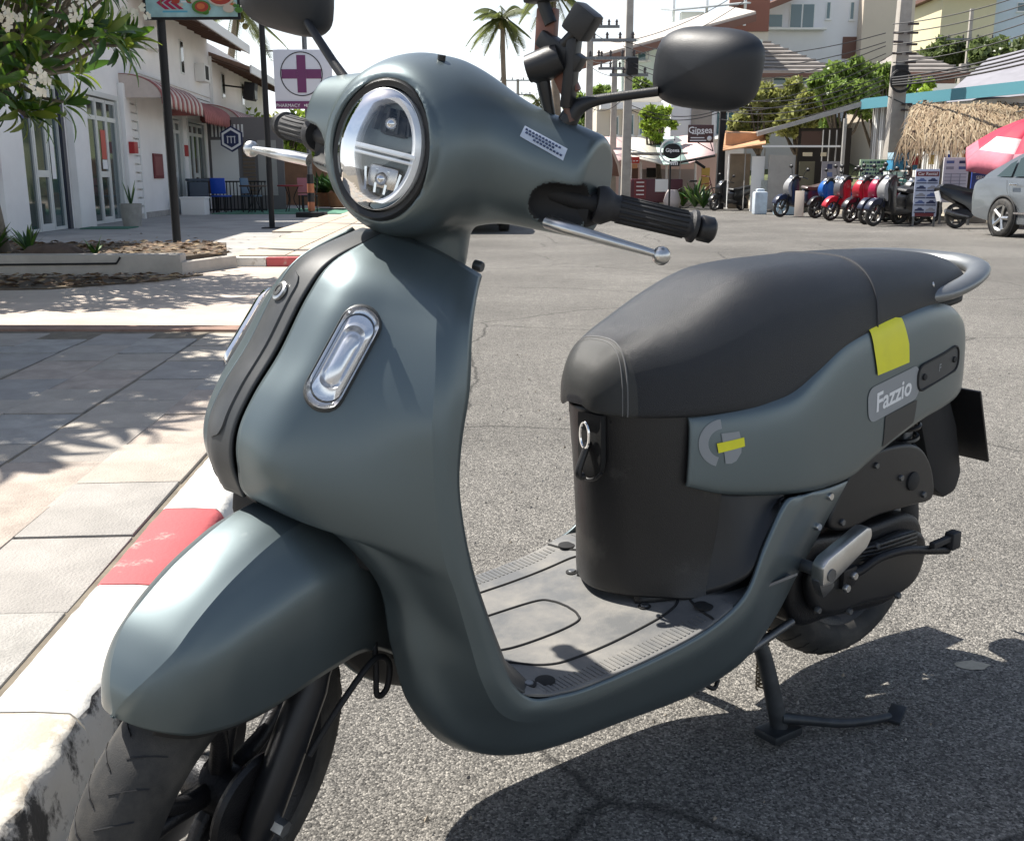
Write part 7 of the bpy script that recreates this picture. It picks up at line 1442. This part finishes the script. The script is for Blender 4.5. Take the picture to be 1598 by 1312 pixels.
upole('thin concrete pole left of the mirror stem', 917, 40, 300, 38, .30, [(zat(43, 38), 1.0, .5), (zat(92, 38), 1.4, -.2)]); U2 = upole('tall concrete pole with crossarms left of the big mirror', 976, -5, 300, 34, .30, [(zat(64, 34), 1.4, -.5), (zat(92, 34), 1.3, -.4), (zat(118, 34), 1.2, 0)], boxes=[(zat(105, 34), .1)])
upole('stubby concrete pole with a crossarm behind the tall one', 955, 92, 300, 39, .26, [(zat(108, 39), 1.2, 0)]); U3 = upole('thick weathered concrete pole in front of the shed', 1386, -30, 320, 27, .40, [], boxes=[(zat(120, 27), -.05)]); upole('dark post holding the brown hanging sign', 1122, 168, 315, 33.2, .26, [(zat(172, 33), .9, 0)], MATTEB); upole('small far pole with a crossarm among the right hand roofs', 1503, 14, 160, 60, .26, [(zat(62, 60), 2.6, 0)]); upole('distant thin pole under the coconut palm', 808, 124, 290, 90, .35, [(zat(126, 90), 3.0, 0), (zat(148, 90), 2.2, 0), (zat(165, 90), 2.0, 0)]); upole('short white concrete stump pole near the slate roof', 1497, 100, 160, 52, .4)
# insulator brackets on the thick pole
for v in (38, 52, 70, 84, 98, 163, 172): p = at(1390, v, 26.8); e = tube('bracket', [(.05, -.22, p.z), (.30, -.26, p.z)], .03, INS, U3, 6)
for v in (52, 66, 84): p = at(1386, v, 26.8); tube('bracket', [(-.3, -.26, p.z), (-.05, -.22, p.z)], .03, INS, U3, 6)
# overhead cables
CBL = mat('cable_black', (.02, .02, .022), .6)
ORD = ('topmost', 'second', 'third', 'fourth', 'fifth', 'sixth', 'seventh', 'lowest')
def cable(a, b, sag, r=.014, label=''):
    a, b = Vector(a), Vector(b); pts = []
    for t in np.linspace(0, 1, 16): p = a.lerp(b, t); p.z -= sag*4*t*(1-t); pts.append(p-a)
    o = tube('power_cable', pts, r, CBL, None, 5); o.location = a; return tag(o, label, 'cable', 'overhead cables')
for k, (v, v2) in enumerate(((38, -22), (52, -6), (70, 8), (84, 22), (98, 40))): cable(at(1394, v, 26.8), at(1640, v2, 22.5), .12, .013, ORD[k]+' thin cable from the thick pole to the right edge')
for k, (v, v2) in enumerate(((122, 62), (126, 70), (130, 76), (133, 84))): cable(at(1390, v, 26.7), at(1660, v2, 21), .10, .022, ORD[k]+' of the thick cable bundle right of the thick pole')
for k, (v, v2, D2) in enumerate(((52, 64, 34), (66, 72, 34), (72, 92, 34), (84, 96, 34), (92, 112, 34), (100, 118, 34))): cable(at(1382, v, 26.8), at(972, v2, D2), .5+.12*k, .012, ORD[k]+' cable between the thick pole and the tall crossarm pole')
for k, (v, v2) in enumerate(((118, 150), (125, 162), (132, 172), (140, 186))): cable(at(1380, v, 26.7), at(1122, v2, 33), .35, .014, ORD[k]+' cable from the thick pole to the dark post')
for k, (v, v2) in enumerate(((66, 43), (92, 92), (118, 100))): cable(at(970, v, 34), at(917, v2, 38), .15, .012, ORD[k]+' short cable between the tall pole and the thin pole')
for k, (u0, v0, D0, u1, v1, D1) in enumerate(((917, 43, 38, 808, 126, 90), (917, 92, 38, 808, 148, 90), (1180, -30, 40, 972, 66, 34), (1205, -30, 40, 972, 94, 34), (1122, 172, 33, 976, 160, 34), (1122, 176, 33, 976, 168, 34), (976, 150, 34, 917, 165, 38), (1385, 150, 27, 1600, 172, 24))): cable(at(u0, v0, D0), at(u1, v1, D1), .3, .013, ('upper cable running off towards the distant thin pole', 'lower cable running off towards the distant thin pole', 'cable rising from the upper crossarm over the rooftop terrace', 'cable rising from the lower crossarm over the rooftop terrace', 'upper slack cable from the dark post across the cream house', 'lower slack cable from the dark post across the cream house', 'short drooping cable below the crossarms of the tall pole', 'cable from the thick pole along the thatched stall')[k])
# coiled slack cable on the thick pole
q = np.linspace(0, 5*6.28, 80); e = tube('cable_coil', [(.26*math.cos(t)-.05, -.3-.002*t, zat(128, 27)+.26*math.sin(t)+.02*math.sin(t*.37)) for t in q], .014, CBL, U3, 5)
